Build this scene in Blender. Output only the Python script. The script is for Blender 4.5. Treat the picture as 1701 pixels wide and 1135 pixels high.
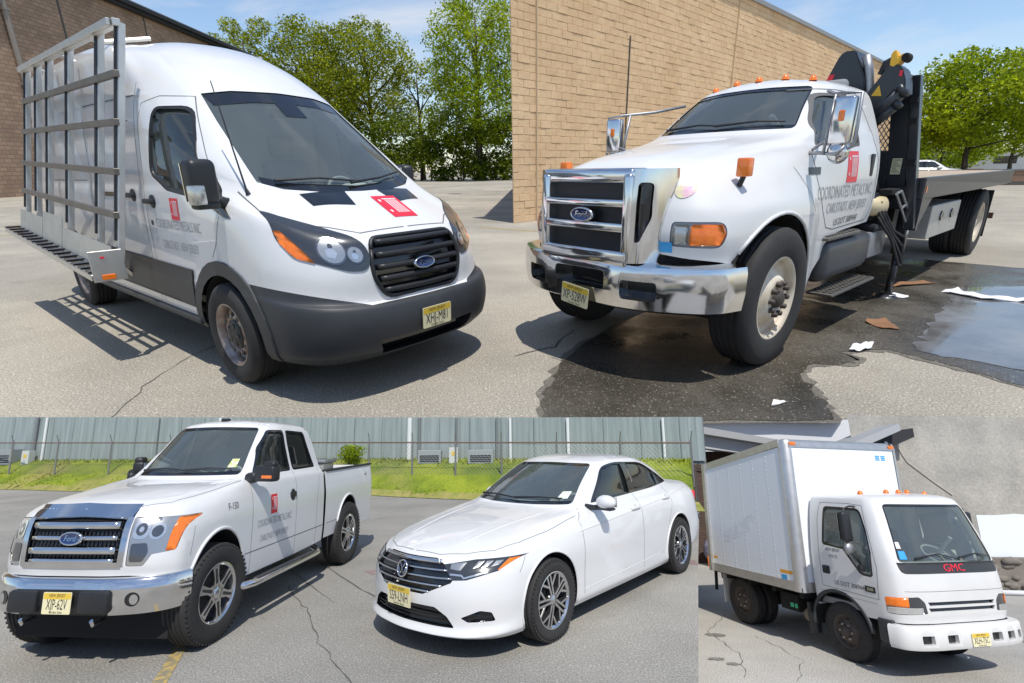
import bpy, bmesh, math, random
import numpy as np
from mathutils import Vector, Matrix
from mathutils.bvhtree import BVHTree
random.seed(7); rng = np.random.default_rng(7)
R = math.radians
for o in list(bpy.data.objects): bpy.data.objects.remove(o)
scene = bpy.context.scene
COL = scene.collection

# ---------------------------------------------------------------- camera and the three ground levels
# The upper lot (van and crane truck) is level; the lower lot (pickup and sedan) and the yard beside it
# fall away from the viewer.  Directions below are in camera axes (right, down, forward).
F_PX, W_PX = 850.0, 1701.0
UP_U = np.array([-0.015288685, -0.946831438, -0.321366590]); H_U = 1.4934
UP_L = np.array([-0.013937537, -0.983691988, 0.179320431]); H_L = 1.70707
UP_G = np.array([0.015321324, -0.963155195, 0.268509455]); H_G = 2.29375
S_U = 7.0                                     # the upper terrace stands far behind the lower one
def axes_of(up):
    up = up / np.linalg.norm(up)
    fw = np.array([0, 0, 1.0]); fw = fw - up * (fw @ up); fw /= np.linalg.norm(fw)
    rt = np.cross(fw, up)
    if rt[0] < 0: rt = -rt
    return np.stack([rt, fw, up], 0)
AU, AL, AG = axes_of(UP_U), axes_of(UP_L), axes_of(UP_G)
CAM_POS = np.array([0, 0, H_U * S_U])
def set_matrix(A, h, s):
    m = np.eye(4)
    B = AU @ A.T                              # columns: the level's axes in world axes
    m[:3, :3] = B * s
    m[:3, 3] = CAM_POS - B @ np.array([0, 0, h * s])
    return Matrix(m.tolist())
MU, ML, MG = set_matrix(AU, H_U, S_U), set_matrix(AL, H_L, 1.0), set_matrix(AG, H_G, 1.0)
cam_d = bpy.data.cameras.new('camera'); cam = bpy.data.objects.new('camera', cam_d); COL.objects.link(cam)
cam_d.sensor_width = 36.0; cam_d.lens = 36.0 * F_PX / W_PX; cam_d.clip_start = 0.05; cam_d.clip_end = 6000
cm = np.eye(4); cm[:3, :3] = AU @ np.array([[1, 0, 0], [0, -1, 0], [0, 0, -1.0]]); cm[:3, 3] = CAM_POS
cam.matrix_world = Matrix(cm.tolist()); scene.camera = cam

# ---------------------------------------------------------------- sun, sky, exposure
SUN = Vector((0.12, -0.19, 0.97)).normalized()          # direction to the sun in world axes
sun_el = math.asin(SUN.z); sun_az = math.atan2(SUN.x, SUN.y)
sd = bpy.data.lights.new('sun', 'SUN'); sd.energy = 3.5; sd.angle = R(0.53); sd.color = (1.0, 0.955, 0.88)
so = bpy.data.objects.new('sun', sd); COL.objects.link(so)
so.rotation_euler = SUN.to_track_quat('Z', 'Y').to_euler(); so.location = (0, 0, 300)
world = bpy.data.worlds.new('World'); scene.world = world; world.use_nodes = True
wn = world.node_tree.nodes; wl = world.node_tree.links
for n in list(wn): wn.remove(n)
sky = wn.new('ShaderNodeTexSky'); sky.sky_type = 'NISHITA'; sky.sun_disc = False
sky.sun_elevation = sun_el; sky.sun_rotation = sun_az; sky.air_density = 1.0; sky.dust_density = 0.3; sky.ozone_density = 2.2
tc = wn.new('ShaderNodeTexCoord'); mp = wn.new('ShaderNodeMapping'); mp.inputs['Scale'].default_value = (1.0, 1.0, 3.2)
mp.inputs['Location'].default_value = (0.35, 0.6, 0.1)
nz = wn.new('ShaderNodeTexNoise'); nz.inputs['Scale'].default_value = 2.6; nz.inputs['Detail'].default_value = 8; nz.inputs['Roughness'].default_value = 0.58
nz.inputs['Distortion'].default_value = 0.6
cr = wn.new('ShaderNodeValToRGB'); cr.color_ramp.elements[0].position = 0.48; cr.color_ramp.elements[1].position = 0.78
mx = wn.new('ShaderNodeMix'); mx.data_type = 'RGBA'; mx.inputs[7].default_value = (4.6, 4.9, 5.4, 1)
bg = wn.new('ShaderNodeBackground'); bg.inputs['Strength'].default_value = 0.14
out = wn.new('ShaderNodeOutputWorld')
wl.new(tc.outputs['Generated'], mp.inputs['Vector']); wl.new(mp.outputs[0], nz.inputs['Vector']); wl.new(nz.outputs[0], cr.inputs[0])
wl.new(cr.outputs[0], mx.inputs[0]); wl.new(sky.outputs[0], mx.inputs[6]); wl.new(mx.outputs[2], bg.inputs[0]); wl.new(bg.outputs[0], out.inputs[0])
vs = scene.view_settings; vs.view_transform = 'Standard'; vs.look = 'None'; vs.gamma = 1.0; vs.exposure = 0.23; vs.use_curve_mapping = False
scene.render.engine = 'CYCLES'

# ---------------------------------------------------------------- materials
MATS = {}
def mat(name, col, rough=0.5, metal=0.0, coat=0.0, spec=0.5, noise=None, bump=None, emit=None):
    """noise = (scale, amount, second colour); bump = (scale, strength)"""
    if name in MATS: return MATS[name]
    m = bpy.data.materials.new(name); m.use_nodes = True; MATS[name] = m
    nt = m.node_tree; b = nt.nodes['Principled BSDF']
    b.inputs['Base Color'].default_value = (*col, 1); b.inputs['Roughness'].default_value = rough
    b.inputs['Metallic'].default_value = metal; b.inputs['Coat Weight'].default_value = coat
    b.inputs['Coat Roughness'].default_value = 0.04; b.inputs['Specular IOR Level'].default_value = spec
    if noise or bump:
        t = nt.nodes.new('ShaderNodeTexCoord')
    if noise:
        n = nt.nodes.new('ShaderNodeTexNoise'); n.inputs['Scale'].default_value = noise[0]; n.inputs['Detail'].default_value = 6
        nt.links.new(t.outputs['Object'], n.inputs['Vector'])
        r = nt.nodes.new('ShaderNodeValToRGB'); r.color_ramp.elements[0].position = 0.5 - noise[1]; r.color_ramp.elements[1].position = 0.5 + noise[1]
        r.color_ramp.elements[0].color = (*col, 1); r.color_ramp.elements[1].color = (*noise[2], 1)
        nt.links.new(n.outputs[0], r.inputs[0]); nt.links.new(r.outputs[0], b.inputs['Base Color'])
    if bump:
        n2 = nt.nodes.new('ShaderNodeTexNoise'); n2.inputs['Scale'].default_value = bump[0]; n2.inputs['Detail'].default_value = 4
        nt.links.new(t.outputs['Object'], n2.inputs['Vector'])
        bp = nt.nodes.new('ShaderNodeBump'); bp.inputs['Strength'].default_value = bump[1]; bp.inputs['Distance'].default_value = 0.02
        nt.links.new(n2.outputs[0], bp.inputs['Height']); nt.links.new(bp.outputs[0], b.inputs['Normal'])
    if emit:
        b.inputs['Emission Color'].default_value = (*emit, 1); b.inputs['Emission Strength'].default_value = 1
    return m
def glass_mat(name, tint, refl=1.0, sky_haze=0.07):
    m = bpy.data.materials.new(name); m.use_nodes = True; MATS[name] = m
    nt = m.node_tree; nt.nodes.remove(nt.nodes['Principled BSDF'])
    tr = nt.nodes.new('ShaderNodeBsdfTransparent'); tr.inputs[0].default_value = (*tint, 1)
    gl = nt.nodes.new('ShaderNodeBsdfGlossy'); gl.inputs['Roughness'].default_value = 0.02; gl.inputs[0].default_value = (refl, refl, refl, 1)
    fr = nt.nodes.new('ShaderNodeFresnel'); fr.inputs[0].default_value = 1.9
    mxs = nt.nodes.new('ShaderNodeMixShader')
    nt.links.new(fr.outputs[0], mxs.inputs[0]); nt.links.new(tr.outputs[0], mxs.inputs[1]); nt.links.new(gl.outputs[0], mxs.inputs[2])
    df = nt.nodes.new('ShaderNodeBsdfDiffuse'); df.inputs[0].default_value = (0.70, 0.82, 0.80, 1); m2 = nt.nodes.new('ShaderNodeMixShader'); m2.inputs[0].default_value = sky_haze  # pale diffuse layer painted in for sky reflected by the glass
    nt.links.new(mxs.outputs[0], m2.inputs[1]); nt.links.new(df.outputs[0], m2.inputs[2])
    nt.links.new(m2.outputs[0], nt.nodes['Material Output'].inputs[0]); return m
M_white = mat('white paint', (0.74, 0.74, 0.735), 0.42, coat=0.9, noise=(1.1, 0.3, (0.69, 0.688, 0.678)))
M_whitet = mat('truck white paint', (0.71, 0.71, 0.70), 0.45, coat=0.6, noise=(2.2, 0.25, (0.645, 0.635, 0.615)))
M_blackp = mat('black plastic', (0.018, 0.019, 0.021), 0.45)
M_clad = mat('charcoal cladding', (0.030, 0.033, 0.037), 0.5, noise=(6, 0.3, (0.042, 0.045, 0.05)), bump=(260, 0.05))
M_gloss = mat('gloss black', (0.01, 0.011, 0.013), 0.12, coat=0.5)
M_gap = mat('shadow gap rubber', (0.12, 0.12, 0.122), 0.8)
M_rubber = mat('tyre rubber', (0.022, 0.022, 0.023), 0.78, noise=(18, 0.25, (0.034, 0.032, 0.030)), bump=(60, 0.15))
M_chrome = mat('chrome', (0.82, 0.82, 0.82), 0.12, 1.0, noise=(5, .3, (0.68, 0.67, 0.66)))
M_steel = mat('brushed aluminium', (0.70, 0.685, 0.655), 0.40, 0.9, noise=(9, 0.3, (0.56, 0.54, 0.50)))
M_galv = mat('galvanised steel', (0.42, 0.43, 0.44), 0.5, 0.9, noise=(14, .25, (0.33, 0.33, 0.34)))
M_slat = mat('shaded slat steel', (0.26, 0.235, 0.21), 0.5, 0.8, noise=(9, .3, (0.18, 0.16, 0.14)))  # shade-side tone painted into the rack steel, darker than the posts
M_alloy = mat('alloy silver', (0.62, 0.62, 0.63), 0.22, 1.0)
M_alloyd = mat('dark alloy face', (0.06, 0.062, 0.067), 0.3, 0.6)
M_rimw = mat('cream wheel paint', (0.70, 0.66, 0.56), 0.5, noise=(7, .2, (0.52, 0.42, 0.30)))
M_rimg = mat('grey steel wheel', (0.42, 0.40, 0.38), 0.42, 0.7, noise=(11, .25, (0.22, 0.13, 0.09)))
M_rimd = mat('dark steel wheel', (0.05, 0.045, 0.042), 0.6, 0.3, noise=(12, .3, (0.11, 0.085, 0.07)))
M_amber = mat('amber lens', (0.95, 0.24, 0.015), 0.18, coat=0.7, noise=(30, .3, (0.8, 0.15, 0.01)))
M_lens = mat('clear lamp lens', (0.50, 0.50, 0.48), 0.22, 0.75, coat=1.0)
M_bulb = mat('lamp reflector', (0.80, 0.80, 0.78), 0.18, 0.85)
M_bowl = mat('lamp bowl shade', (0.16, 0.165, 0.17), 0.15, 0.8, coat=1.0)
M_housing = mat('lamp housing', (0.045, 0.05, 0.056), 0.16, 0.2, coat=1.0)
M_red = mat('sign red', (0.78, 0.02, 0.045), 0.4)
M_signw = mat('sign white', (0.8, 0.72, 0.72), 0.45)
M_text = mat('grey lettering', (0.36, 0.37, 0.38), 0.5)
M_textb = mat('black lettering', (0.045, 0.045, 0.05), 0.5)
M_plate = mat('plate cream', (0.78, 0.72, 0.45), 0.4)
M_platey = mat('plate yellow', (0.75, 0.52, 0.06), 0.4)
M_fblue = mat('badge blue', (0.012, 0.03, 0.11), 0.18, coat=1.0)
M_cabin = mat('cabin dark trim', (0.24, 0.25, 0.255), 0.8)
M_cabing = mat('cabin grey trim', (0.10, 0.105, 0.11), 0.75)
M_dash = mat('dashboard grey', (0.50, 0.52, 0.52), 0.7)
M_wash = glass_mat('windscreen glass', (0.88, 0.96, 0.93), 0.9, 0.075)
M_tint = glass_mat('dark tinted glass', (0.34, 0.42, 0.40), 0.8, 0.02)
M_under = mat('underbody black', (0.012, 0.012, 0.012), 0.9)
M_crane = mat('crane black paint', (0.016, 0.020, 0.026), 0.38, coat=0.2, noise=(5, .3, (0.024, 0.028, 0.034)))
M_yellow = mat('safety yellow', (0.80, 0.46, 0.03), 0.45)
M_sticker = mat('blue sticker', (0.05, 0.36, 0.72), 0.4)
M_wood = mat('deck plywood', (0.46, 0.37, 0.27), 0.8, noise=(3.5, .25, (0.36, 0.28, 0.2)))

# ---------------------------------------------------------------- object helpers
def tag(o, label=None, cat=None, group=None, kind=None):
    if label: o['label'] = label
    if cat: o['category'] = cat
    if group: o['group'] = group
    if kind: o['kind'] = kind
    return o
def link(o, parent=None, mtx=None):
    COL.objects.link(o)
    if parent is not None: o.parent = parent
    elif mtx is not None: o.matrix_world = mtx
    return o
def empty(name, mtx, parent=None):
    o = bpy.data.objects.new(name, None); o.empty_display_size = 0.2
    COL.objects.link(o)
    if parent is not None: o.parent = parent; o.matrix_local = mtx
    else: o.matrix_world = mtx
    return o
def islands(bm):
    """split a bmesh into one bmesh for each connected piece"""
    seen = set(); out = []
    for f0 in bm.faces:
        if f0 in seen: continue
        st = [f0]; seen.add(f0); comp = []
        while st:
            f = st.pop(); comp.append(f)
            for e in f.edges:
                for g in e.link_faces:
                    if g not in seen: seen.add(g); st.append(g)
        nb = bmesh.new(); mp_ = {}
        for f in comp:
            nb.faces.new([mp_.setdefault(v, None) or mp_.__setitem__(v, nb.verts.new(v.co)) or mp_[v] for v in f.verts]).material_index = f.material_index
        out.append(nb)
    return out
def mk_each(name, bm, m, parent, mats=None):
    for nb in islands(bm): mk(name, nb, m, parent, mats=mats)
    bm.free()
def mk(name, bm, m, parent=None, mtx=None, smooth=None, mats=None):
    """link a bmesh as one object"""
    if smooth is not None:
        for f in bm.faces: f.smooth = True
        for e in bm.edges:
            e.smooth = not (len(e.link_faces) == 2 and e.calc_face_angle(0) > R(smooth))
    me = bpy.data.meshes.new(name); bm.to_mesh(me); bm.free()
    for mm in (mats or [m]): me.materials.append(mm)
    o = bpy.data.objects.new(name, me)
    return link(o, parent, mtx)
NB = bmesh.new
def box(bm, x0, x1, y0, y1, z0, z1, bev=0.0, seg=2, mtx=None, mi=0):
    g = bmesh.ops.create_cube(bm, size=1.0)
    vs_ = g['verts']
    for v in vs_:
        v.co = Vector(((x0 + x1) / 2 + v.co.x * (x1 - x0), (y0 + y1) / 2 + v.co.y * (y1 - y0), (z0 + z1) / 2 + v.co.z * (z1 - z0)))
    fs = set(f for v in vs_ for f in v.link_faces)
    if bev > 0:
        es = list(set(e for v in vs_ for e in v.link_edges))
        r = bmesh.ops.bevel(bm, geom=es, offset=bev, segments=seg, affect='EDGES', profile=0.5)
        fs = set(r['faces']) | set(f for v in r['verts'] for f in v.link_faces)
        vs_ = list(set(v for f in fs for v in f.verts))
    for f in fs: f.material_index = mi
    if mtx is not None: bmesh.ops.transform(bm, matrix=mtx, verts=vs_)
    return vs_
def frame_z(d):
    d = Vector(d).normalized()
    a = Vector((0, 0, 1)) if abs(d.z) < 0.95 else Vector((1, 0, 0))
    u = a.cross(d).normalized(); return u, d.cross(u), d
def tube(bm, pts, r, n=10, cap=True, mi=0):
    """round bar along a polyline; r one radius or one per point"""
    pts = [Vector(p) for p in pts]; rs = r if isinstance(r, (list, tuple)) else [r] * len(pts)
    rings = []; u0 = None
    for i, p in enumerate(pts):
        d = (pts[min(i + 1, len(pts) - 1)] - pts[max(i - 1, 0)])
        if d.length < 1e-9: d = Vector((0, 0, 1))
        d.normalize()
        if u0 is None: u, v, _ = frame_z(d)
        else:
            u = (u0 - d * u0.dot(d)); u = u.normalized() if u.length > 1e-6 else frame_z(d)[0]; v = d.cross(u)
        u0 = u
        rings.append([bm.verts.new(p + (u * math.cos(2 * math.pi * k / n) + v * math.sin(2 * math.pi * k / n)) * rs[i]) for k in range(n)])
    for a, b in zip(rings, rings[1:]):
        for k in range(n): bm.faces.new((a[k], a[(k + 1) % n], b[(k + 1) % n], b[k])).material_index = mi
    if cap:
        bm.faces.new(rings[0][::-1]).material_index = mi; bm.faces.new(rings[-1]).material_index = mi
def lathe(bm, prof, c=(0, 0, 0), axis='y', n=40, mi=0, close=False, sgn=1):
    """profile of (radius, along) turned about an axis"""
    c = Vector(c); rows = []
    for (r, a) in prof:
        row = []
        for k in range(n):
            t = 2 * math.pi * k / n; p, q = r * math.cos(t), r * math.sin(t); a_ = a * sgn
            row.append(bm.verts.new(c + (Vector((p, a_, q)) if axis == 'y' else Vector((a_, p, q)) if axis == 'x' else Vector((p, q, a_)))))
        rows.append(row)
    for A, B in zip(rows, rows[1:]):
        for k in range(n): bm.faces.new((A[k], A[(k + 1) % n], B[(k + 1) % n], B[k])).material_index = mi
    for row, on in ((rows[0], close), (rows[-1], close)):
        if on: bm.faces.new(row).material_index = mi
def prism(bm, poly, ax, a0, a1, mi=0, mtx=None, taper=None):
    """polygon in the two other axes extruded along axis ax from a0 to a1"""
    o = [i for i in range(3) if i != ax]
    def P(p, a):
        v = [0, 0, 0]; v[o[0]], v[o[1]], v[ax] = p[0], p[1], a; return Vector(v)
    cx = sum(p[0] for p in poly) / len(poly); cy = sum(p[1] for p in poly) / len(poly)
    q = poly if taper is None else [(cx + (p[0] - cx) * taper, cy + (p[1] - cy) * taper) for p in poly]
    A = [bm.verts.new(P(p, a0)) for p in poly]; B = [bm.verts.new(P(p, a1)) for p in q]
    fs = [bm.faces.new(A[::-1]), bm.faces.new(B)]
    for i in range(len(A)): fs.append(bm.faces.new((A[i], A[(i + 1) % len(A)], B[(i + 1) % len(A)], B[i])))
    for f in fs: f.material_index = mi
    if mtx is not None: bmesh.ops.transform(bm, matrix=mtx, verts=A + B)
    bmesh.ops.recalc_face_normals(bm, faces=fs)
    return A + B
def rpoly(pts, r, n=4):
    """round the corners of a convex polygon; r one radius or one per corner"""
    out = []; m = len(pts)
    for i in range(m):
        p0, p1, p2 = Vector(pts[i - 1]), Vector(pts[i]), Vector(pts[(i + 1) % m]); rr = r[i] if isinstance(r, (list, tuple)) else r
        a, b = (p0 - p1), (p2 - p1); t = min(rr, a.length * 0.49, b.length * 0.49)
        if t < 1e-4: out.append(tuple(p1)); continue
        A, B = p1 + a.normalized() * t, p1 + b.normalized() * t
        for k in range(n + 1):
            s = k / n; q = A * (1 - s) ** 2 + p1 * 2 * s * (1 - s) + B * s * s; out.append((q.x, q.y))
    return out
def circ(cx, cy, r, n=28, ry=None): return [(cx + r * math.cos(2 * math.pi * k / n), cy + (ry or r) * math.sin(2 * math.pi * k / n)) for k in range(n)]

# ---------------------------------------------------------------- lofted bodies
def pchip(t, Y, ts):
    t = np.asarray(t, float); Y = np.asarray(Y, float); h = np.diff(t); d = np.diff(Y, axis=0) / h[:, None]
    m = np.zeros_like(Y); m[0] = d[0]; m[-1] = d[-1]
    for i in range(1, len(t) - 1):
        w1 = 2 * h[i] + h[i - 1]; w2 = h[i] + 2 * h[i - 1]; a, b = d[i - 1], d[i]
        ok = a * b > 0
        m[i] = np.where(ok, (w1 + w2) / np.where(ok, w1 / np.where(a == 0, 1, a) + w2 / np.where(b == 0, 1, b), 1), 0)
    k = np.clip(np.searchsorted(t, ts, side='right') - 1, 0, len(t) - 2); s = ((ts - t[k]) / h[k])[:, None]; H = h[k][:, None]
    return (2 * s**3 - 3 * s**2 + 1) * Y[k] + (s**3 - 2 * s**2 + s) * H * m[k] + (-2 * s**3 + 3 * s**2) * Y[k + 1] + (s**3 - s**2) * H * m[k + 1]
def loft(rings, nu=5, nv=5):
    """half rings (front centre .. rear centre, +y side) stacked bottom to top, smooth through every control point, mirrored"""
    G = np.array(rings, float); Rn, M, _ = G.shape
    mir = G[:, 1:2] * [1, -1, 1]; mir2 = G[:, -2:-1] * [1, -1, 1]
    E = np.concatenate([mir, G, mir2], 1)
    dl = np.linalg.norm(np.diff(E, axis=1), axis=2).mean(0) + 0.01; t = np.concatenate([[0], np.cumsum(dl)])
    ts = np.concatenate([np.linspace(t[i], t[i + 1], nu, endpoint=False) for i in range(1, M)] + [[t[M]]])
    A = np.stack([pchip(t, E[r], ts) for r in range(Rn)])
    dl = np.linalg.norm(np.diff(A, axis=0), axis=2).mean(1) + 0.005; t2 = np.concatenate([[0], np.cumsum(dl)])
    ts2 = np.concatenate([np.linspace(t2[i], t2[i + 1], nv, endpoint=False) for i in range(Rn - 1)] + [[t2[-1]]])
    B = np.stack([pchip(t2, A[:, j], ts2) for j in range(A.shape[1])], 1)
    nr, nc = B.shape[:2]
    bm = bmesh.new()
    L = [[bm.verts.new(B[i, j]) for j in range(nc)] for i in range(nr)]
    Rr = [[L[i][j] if j in (0, nc - 1) else bm.verts.new(B[i, j] * [1, -1, 1]) for j in range(nc)] for i in range(nr)]
    for i in range(nr - 1):
        for j in range(nc - 1):
            bm.faces.new((L[i][j], L[i][j + 1], L[i + 1][j + 1], L[i + 1][j]))
            bm.faces.new((Rr[i][j + 1], Rr[i][j], Rr[i + 1][j], Rr[i + 1][j + 1]))
    bmesh.ops.remove_doubles(bm, verts=bm.verts, dist=2e-4)
    bmesh.ops.recalc_face_normals(bm, faces=bm.faces)
    bm.normal_update(); return bm
AXI = {'x': (1, 2, 0), 'y': (0, 2, 1), 'z': (0, 1, 2)}
def cut(bm, poly, ax, sel):
    """slice the selected faces along a convex polygon seen down axis ax; returns the faces inside"""
    i, j, _ = AXI[ax]; xs = [p[0] for p in poly]; ys = [p[1] for p in poly]
    area = sum(poly[k - 1][0] * poly[k][1] - poly[k][0] * poly[k - 1][1] for k in range(len(poly)))
    if area < 0: poly = poly[::-1]
    bm.normal_update()
    fs = []
    for f in bm.faces:
        cs = [v.co for v in f.verts]
        if max(c[i] for c in cs) < min(xs) or min(c[i] for c in cs) > max(xs) or max(c[j] for c in cs) < min(ys) or min(c[j] for c in cs) > max(ys): continue
        if sel(f.calc_center_median(), f.normal): fs.append(f)
    for k in range(len(poly)):
        if not fs: return []
        p, q = poly[k - 1], poly[k]; n2 = (q[1] - p[1], -(q[0] - p[0])); l = math.hypot(*n2)
        if l < 1e-7: continue
        co = [0, 0, 0]; no = [0, 0, 0]; co[i], co[j] = p; no[i], no[j] = n2[0] / l, n2[1] / l
        co, no = Vector(co), Vector(no)
        geom = set(fs)
        for f in fs: geom.update(f.edges); geom.update(f.verts)
        r = bmesh.ops.bisect_plane(bm, geom=list(geom), plane_co=co, plane_no=no, dist=1e-5)
        fs = [g for g in r['geom'] if isinstance(g, bmesh.types.BMFace) and (g.calc_center_median() - co).dot(no) < 0]
    return fs
def take(bm, faces, shift=(0, 0, 0), wall=True, scale_n=0.0):
    """lift faces out of a body into a new mesh, moved by shift, with side walls back to the opening (material 1)"""
    nb = bmesh.new(); mp_ = {}; mo = {}; sh = Vector(shift)
    for f in faces:
        for v in f.verts:
            if v not in mp_: mp_[v] = nb.verts.new(v.co + sh + v.normal * scale_n)
        try: nb.faces.new([mp_[v] for v in f.verts])
        except ValueError: pass
    if wall and (sh.length > 0 or scale_n):
        fset = set(faces)
        for f in faces:
            for e in f.edges:
                if not any(g in fset and g is not f for g in e.link_faces):
                    a, b = e.verts
                    for v in (a, b):
                        if v not in mo: mo[v] = nb.verts.new(v.co)
                    try: nb.faces.new((mp_[a], mp_[b], mo[b], mo[a])).material_index = 1
                    except ValueError: pass
    bmesh.ops.delete(bm, geom=list(faces), context='FACES')
    return nb
def side_sel(s, x0=-99, x1=99, z0=-9, z1=99, nmin=0.25): return lambda c, n: c.y * s > 0.15 and x0 < c.x < x1 and z0 < c.z < z1 and n.y * s > nmin
def front_sel(x0=-99, z0=-9, z1=99, nmin=0.15): return lambda c, n: c.x > x0 and z0 < c.z < z1 and n.x > nmin
def top_sel(z0=0.3, x0=-99, x1=99, nmin=0.2): return lambda c, n: c.z > z0 and x0 < c.x < x1 and n.z > nmin
class Skin:
    """ray projector on to a body, for trim, lettering and gaps that follow the surface"""
    def __init__(s, bm): s.t = BVHTree.FromBMesh(bm)
    def hit(s, p, ax, sg, off=0.0):
        i, j, k = AXI[ax]; o = [0, 0, 0]; o[i], o[j] = p; o[k] = 9.0 * sg; d = [0, 0, 0]; d[k] = -sg
        h = s.t.ray_cast(Vector(o), Vector(d))
        if h[0] is None: return None
        n = h[1] if h[1].dot(Vector(d)) < 0 else -h[1]
        return h[0] + n * off
    def ribbon(s, bm, pts, w, ax, sg, off=0.002, step=0.05, mi=0, th=0.0):
        P = []
        for a, b in zip(pts, pts[1:]):
            n = max(1, int(math.dist(a, b) / step)); P += [(a[0] + (b[0] - a[0]) * t / n, a[1] + (b[1] - a[1]) * t / n) for t in range(n)]
        P.append(pts[-1]); L = []; N = len(P)
        for q in range(N):
            a, b = P[max(q - 1, 0)], P[min(q + 1, N - 1)]; dx, dy = b[0] - a[0], b[1] - a[1]; l = math.hypot(dx, dy) or 1; ww = w if not callable(w) else w(q / (N - 1))
            n = (-dy / l * ww / 2, dx / l * ww / 2)
            u, v = s.hit((P[q][0] + n[0], P[q][1] + n[1]), ax, sg, off), s.hit((P[q][0] - n[0], P[q][1] - n[1]), ax, sg, off)
            if u is None or v is None: L.append(None); continue
            L.append((bm.verts.new(u), bm.verts.new(v)))
        fs = []
        for a, b in zip(L, L[1:]):
            if a and b: fs.append(bm.faces.new((a[0], a[1], b[1], b[0])))
        for f in fs: f.material_index = mi
        return fs
    def patch(s, bm, poly, ax, sg, off=0.003, mi=0, n=6):
        """filled convex polygon laid on the surface"""
        dp = []
        for a, b in zip(poly, poly[1:] + poly[:1]):
            k = max(1, int(math.dist(a, b) / 0.03)); dp += [(a[0] + (b[0] - a[0]) * t / k, a[1] + (b[1] - a[1]) * t / k) for t in range(k)]
        poly = dp; c = (sum(p[0] for p in poly) / len(poly), sum(p[1] for p in poly) / len(poly)); rows = []
        for k in range(n + 1):
            t = k / n
            rows.append([s.hit((c[0] + (p[0] - c[0]) * t, c[1] + (p[1] - c[1]) * t), ax, sg, off) for p in poly])
        if any(h is None for r in rows for h in r): return
        V = [[bm.verts.new(h) for h in r] for r in rows[1:]]; c0 = bm.verts.new(rows[0][0]); m = len(poly)
        for k in range(m): bm.faces.new((c0, V[0][k], V[0][(k + 1) % m])).material_index = mi
        for A, B in zip(V, V[1:]):
            for k in range(m): bm.faces.new((A[k], B[k], B[(k + 1) % m], A[(k + 1) % m])).material_index = mi
def solid(bm, t):
    """give an open sheet thickness against its normals"""
    bm.normal_update()
    bmesh.ops.solidify(bm, geom=bm.faces[:], thickness=t)
_font = {}
def text_pts(s, size):
    """flat lettering as triangles (x right, y up), centred"""
    if s not in _font:
        c = bpy.data.curves.new('lettering', 'FONT'); c.body = s; c.align_x = 'CENTER'; c.align_y = 'CENTER'; c.resolution_u = 2
        o = bpy.data.objects.new('lettering', c); COL.objects.link(o)
        dg = bpy.context.evaluated_depsgraph_get(); me = o.evaluated_get(dg).to_mesh()
        v = np.array([x.co[:2] for x in me.vertices]) if len(me.vertices) else np.zeros((0, 2)); f = [tuple(p.vertices) for p in me.polygons]
        o.evaluated_get(dg).to_mesh_clear(); bpy.data.objects.remove(o); bpy.data.curves.remove(c); _font[s] = (v, f)
    v, f = _font[s]; return v * size, f
def text(bm, s, size, place, mi=0, sx=1.0):
    """place maps (u, v) of the lettering to a 3-D point"""
    v, f = text_pts(s, size); vs_ = [bm.verts.new(place(a * sx, b)) for a, b in v]
    for q in f:
        try: bm.faces.new([vs_[i] for i in q]).material_index = mi
        except ValueError: pass
def flip_to(bm, d):
    d = Vector(d); bm.normal_update()
    for f in bm.faces:
        if f.normal.dot(d) < 0: f.normal_flip()

# ================================================================ SETTING
def nodes_of(name):
    m = bpy.data.materials.new(name); m.use_nodes = True; MATS[name] = m
    nt = m.node_tree; return m, nt, nt.nodes['Principled BSDF'], nt.nodes.new('ShaderNodeTexCoord')
def N(nt, typ, **kw):
    n = nt.nodes.new(typ)
    for k, v in kw.items(): n.inputs[k].default_value = v
    return n
def ramp(nt, src, p0, c0, p1, c1):
    r = nt.nodes.new('ShaderNodeValToRGB'); e = r.color_ramp.elements
    e[0].position, e[1].position = p0, p1; e[0].color, e[1].color = (*c0, 1), (*c1, 1)
    nt.links.new(src, r.inputs[0]); return r.outputs[0]
def mixc(nt, a, b, fac, mode='MIX'):
    m = nt.nodes.new('ShaderNodeMix'); m.data_type = 'RGBA'; m.blend_type = mode
    for s, v in ((0, fac), (6, a), (7, b)):
        if isinstance(v, (int, float)): m.inputs[s].default_value = v
        elif isinstance(v, tuple): m.inputs[s].default_value = (*v, 1)
        else: nt.links.new(v, m.inputs[s])
    return m.outputs[2]
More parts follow.
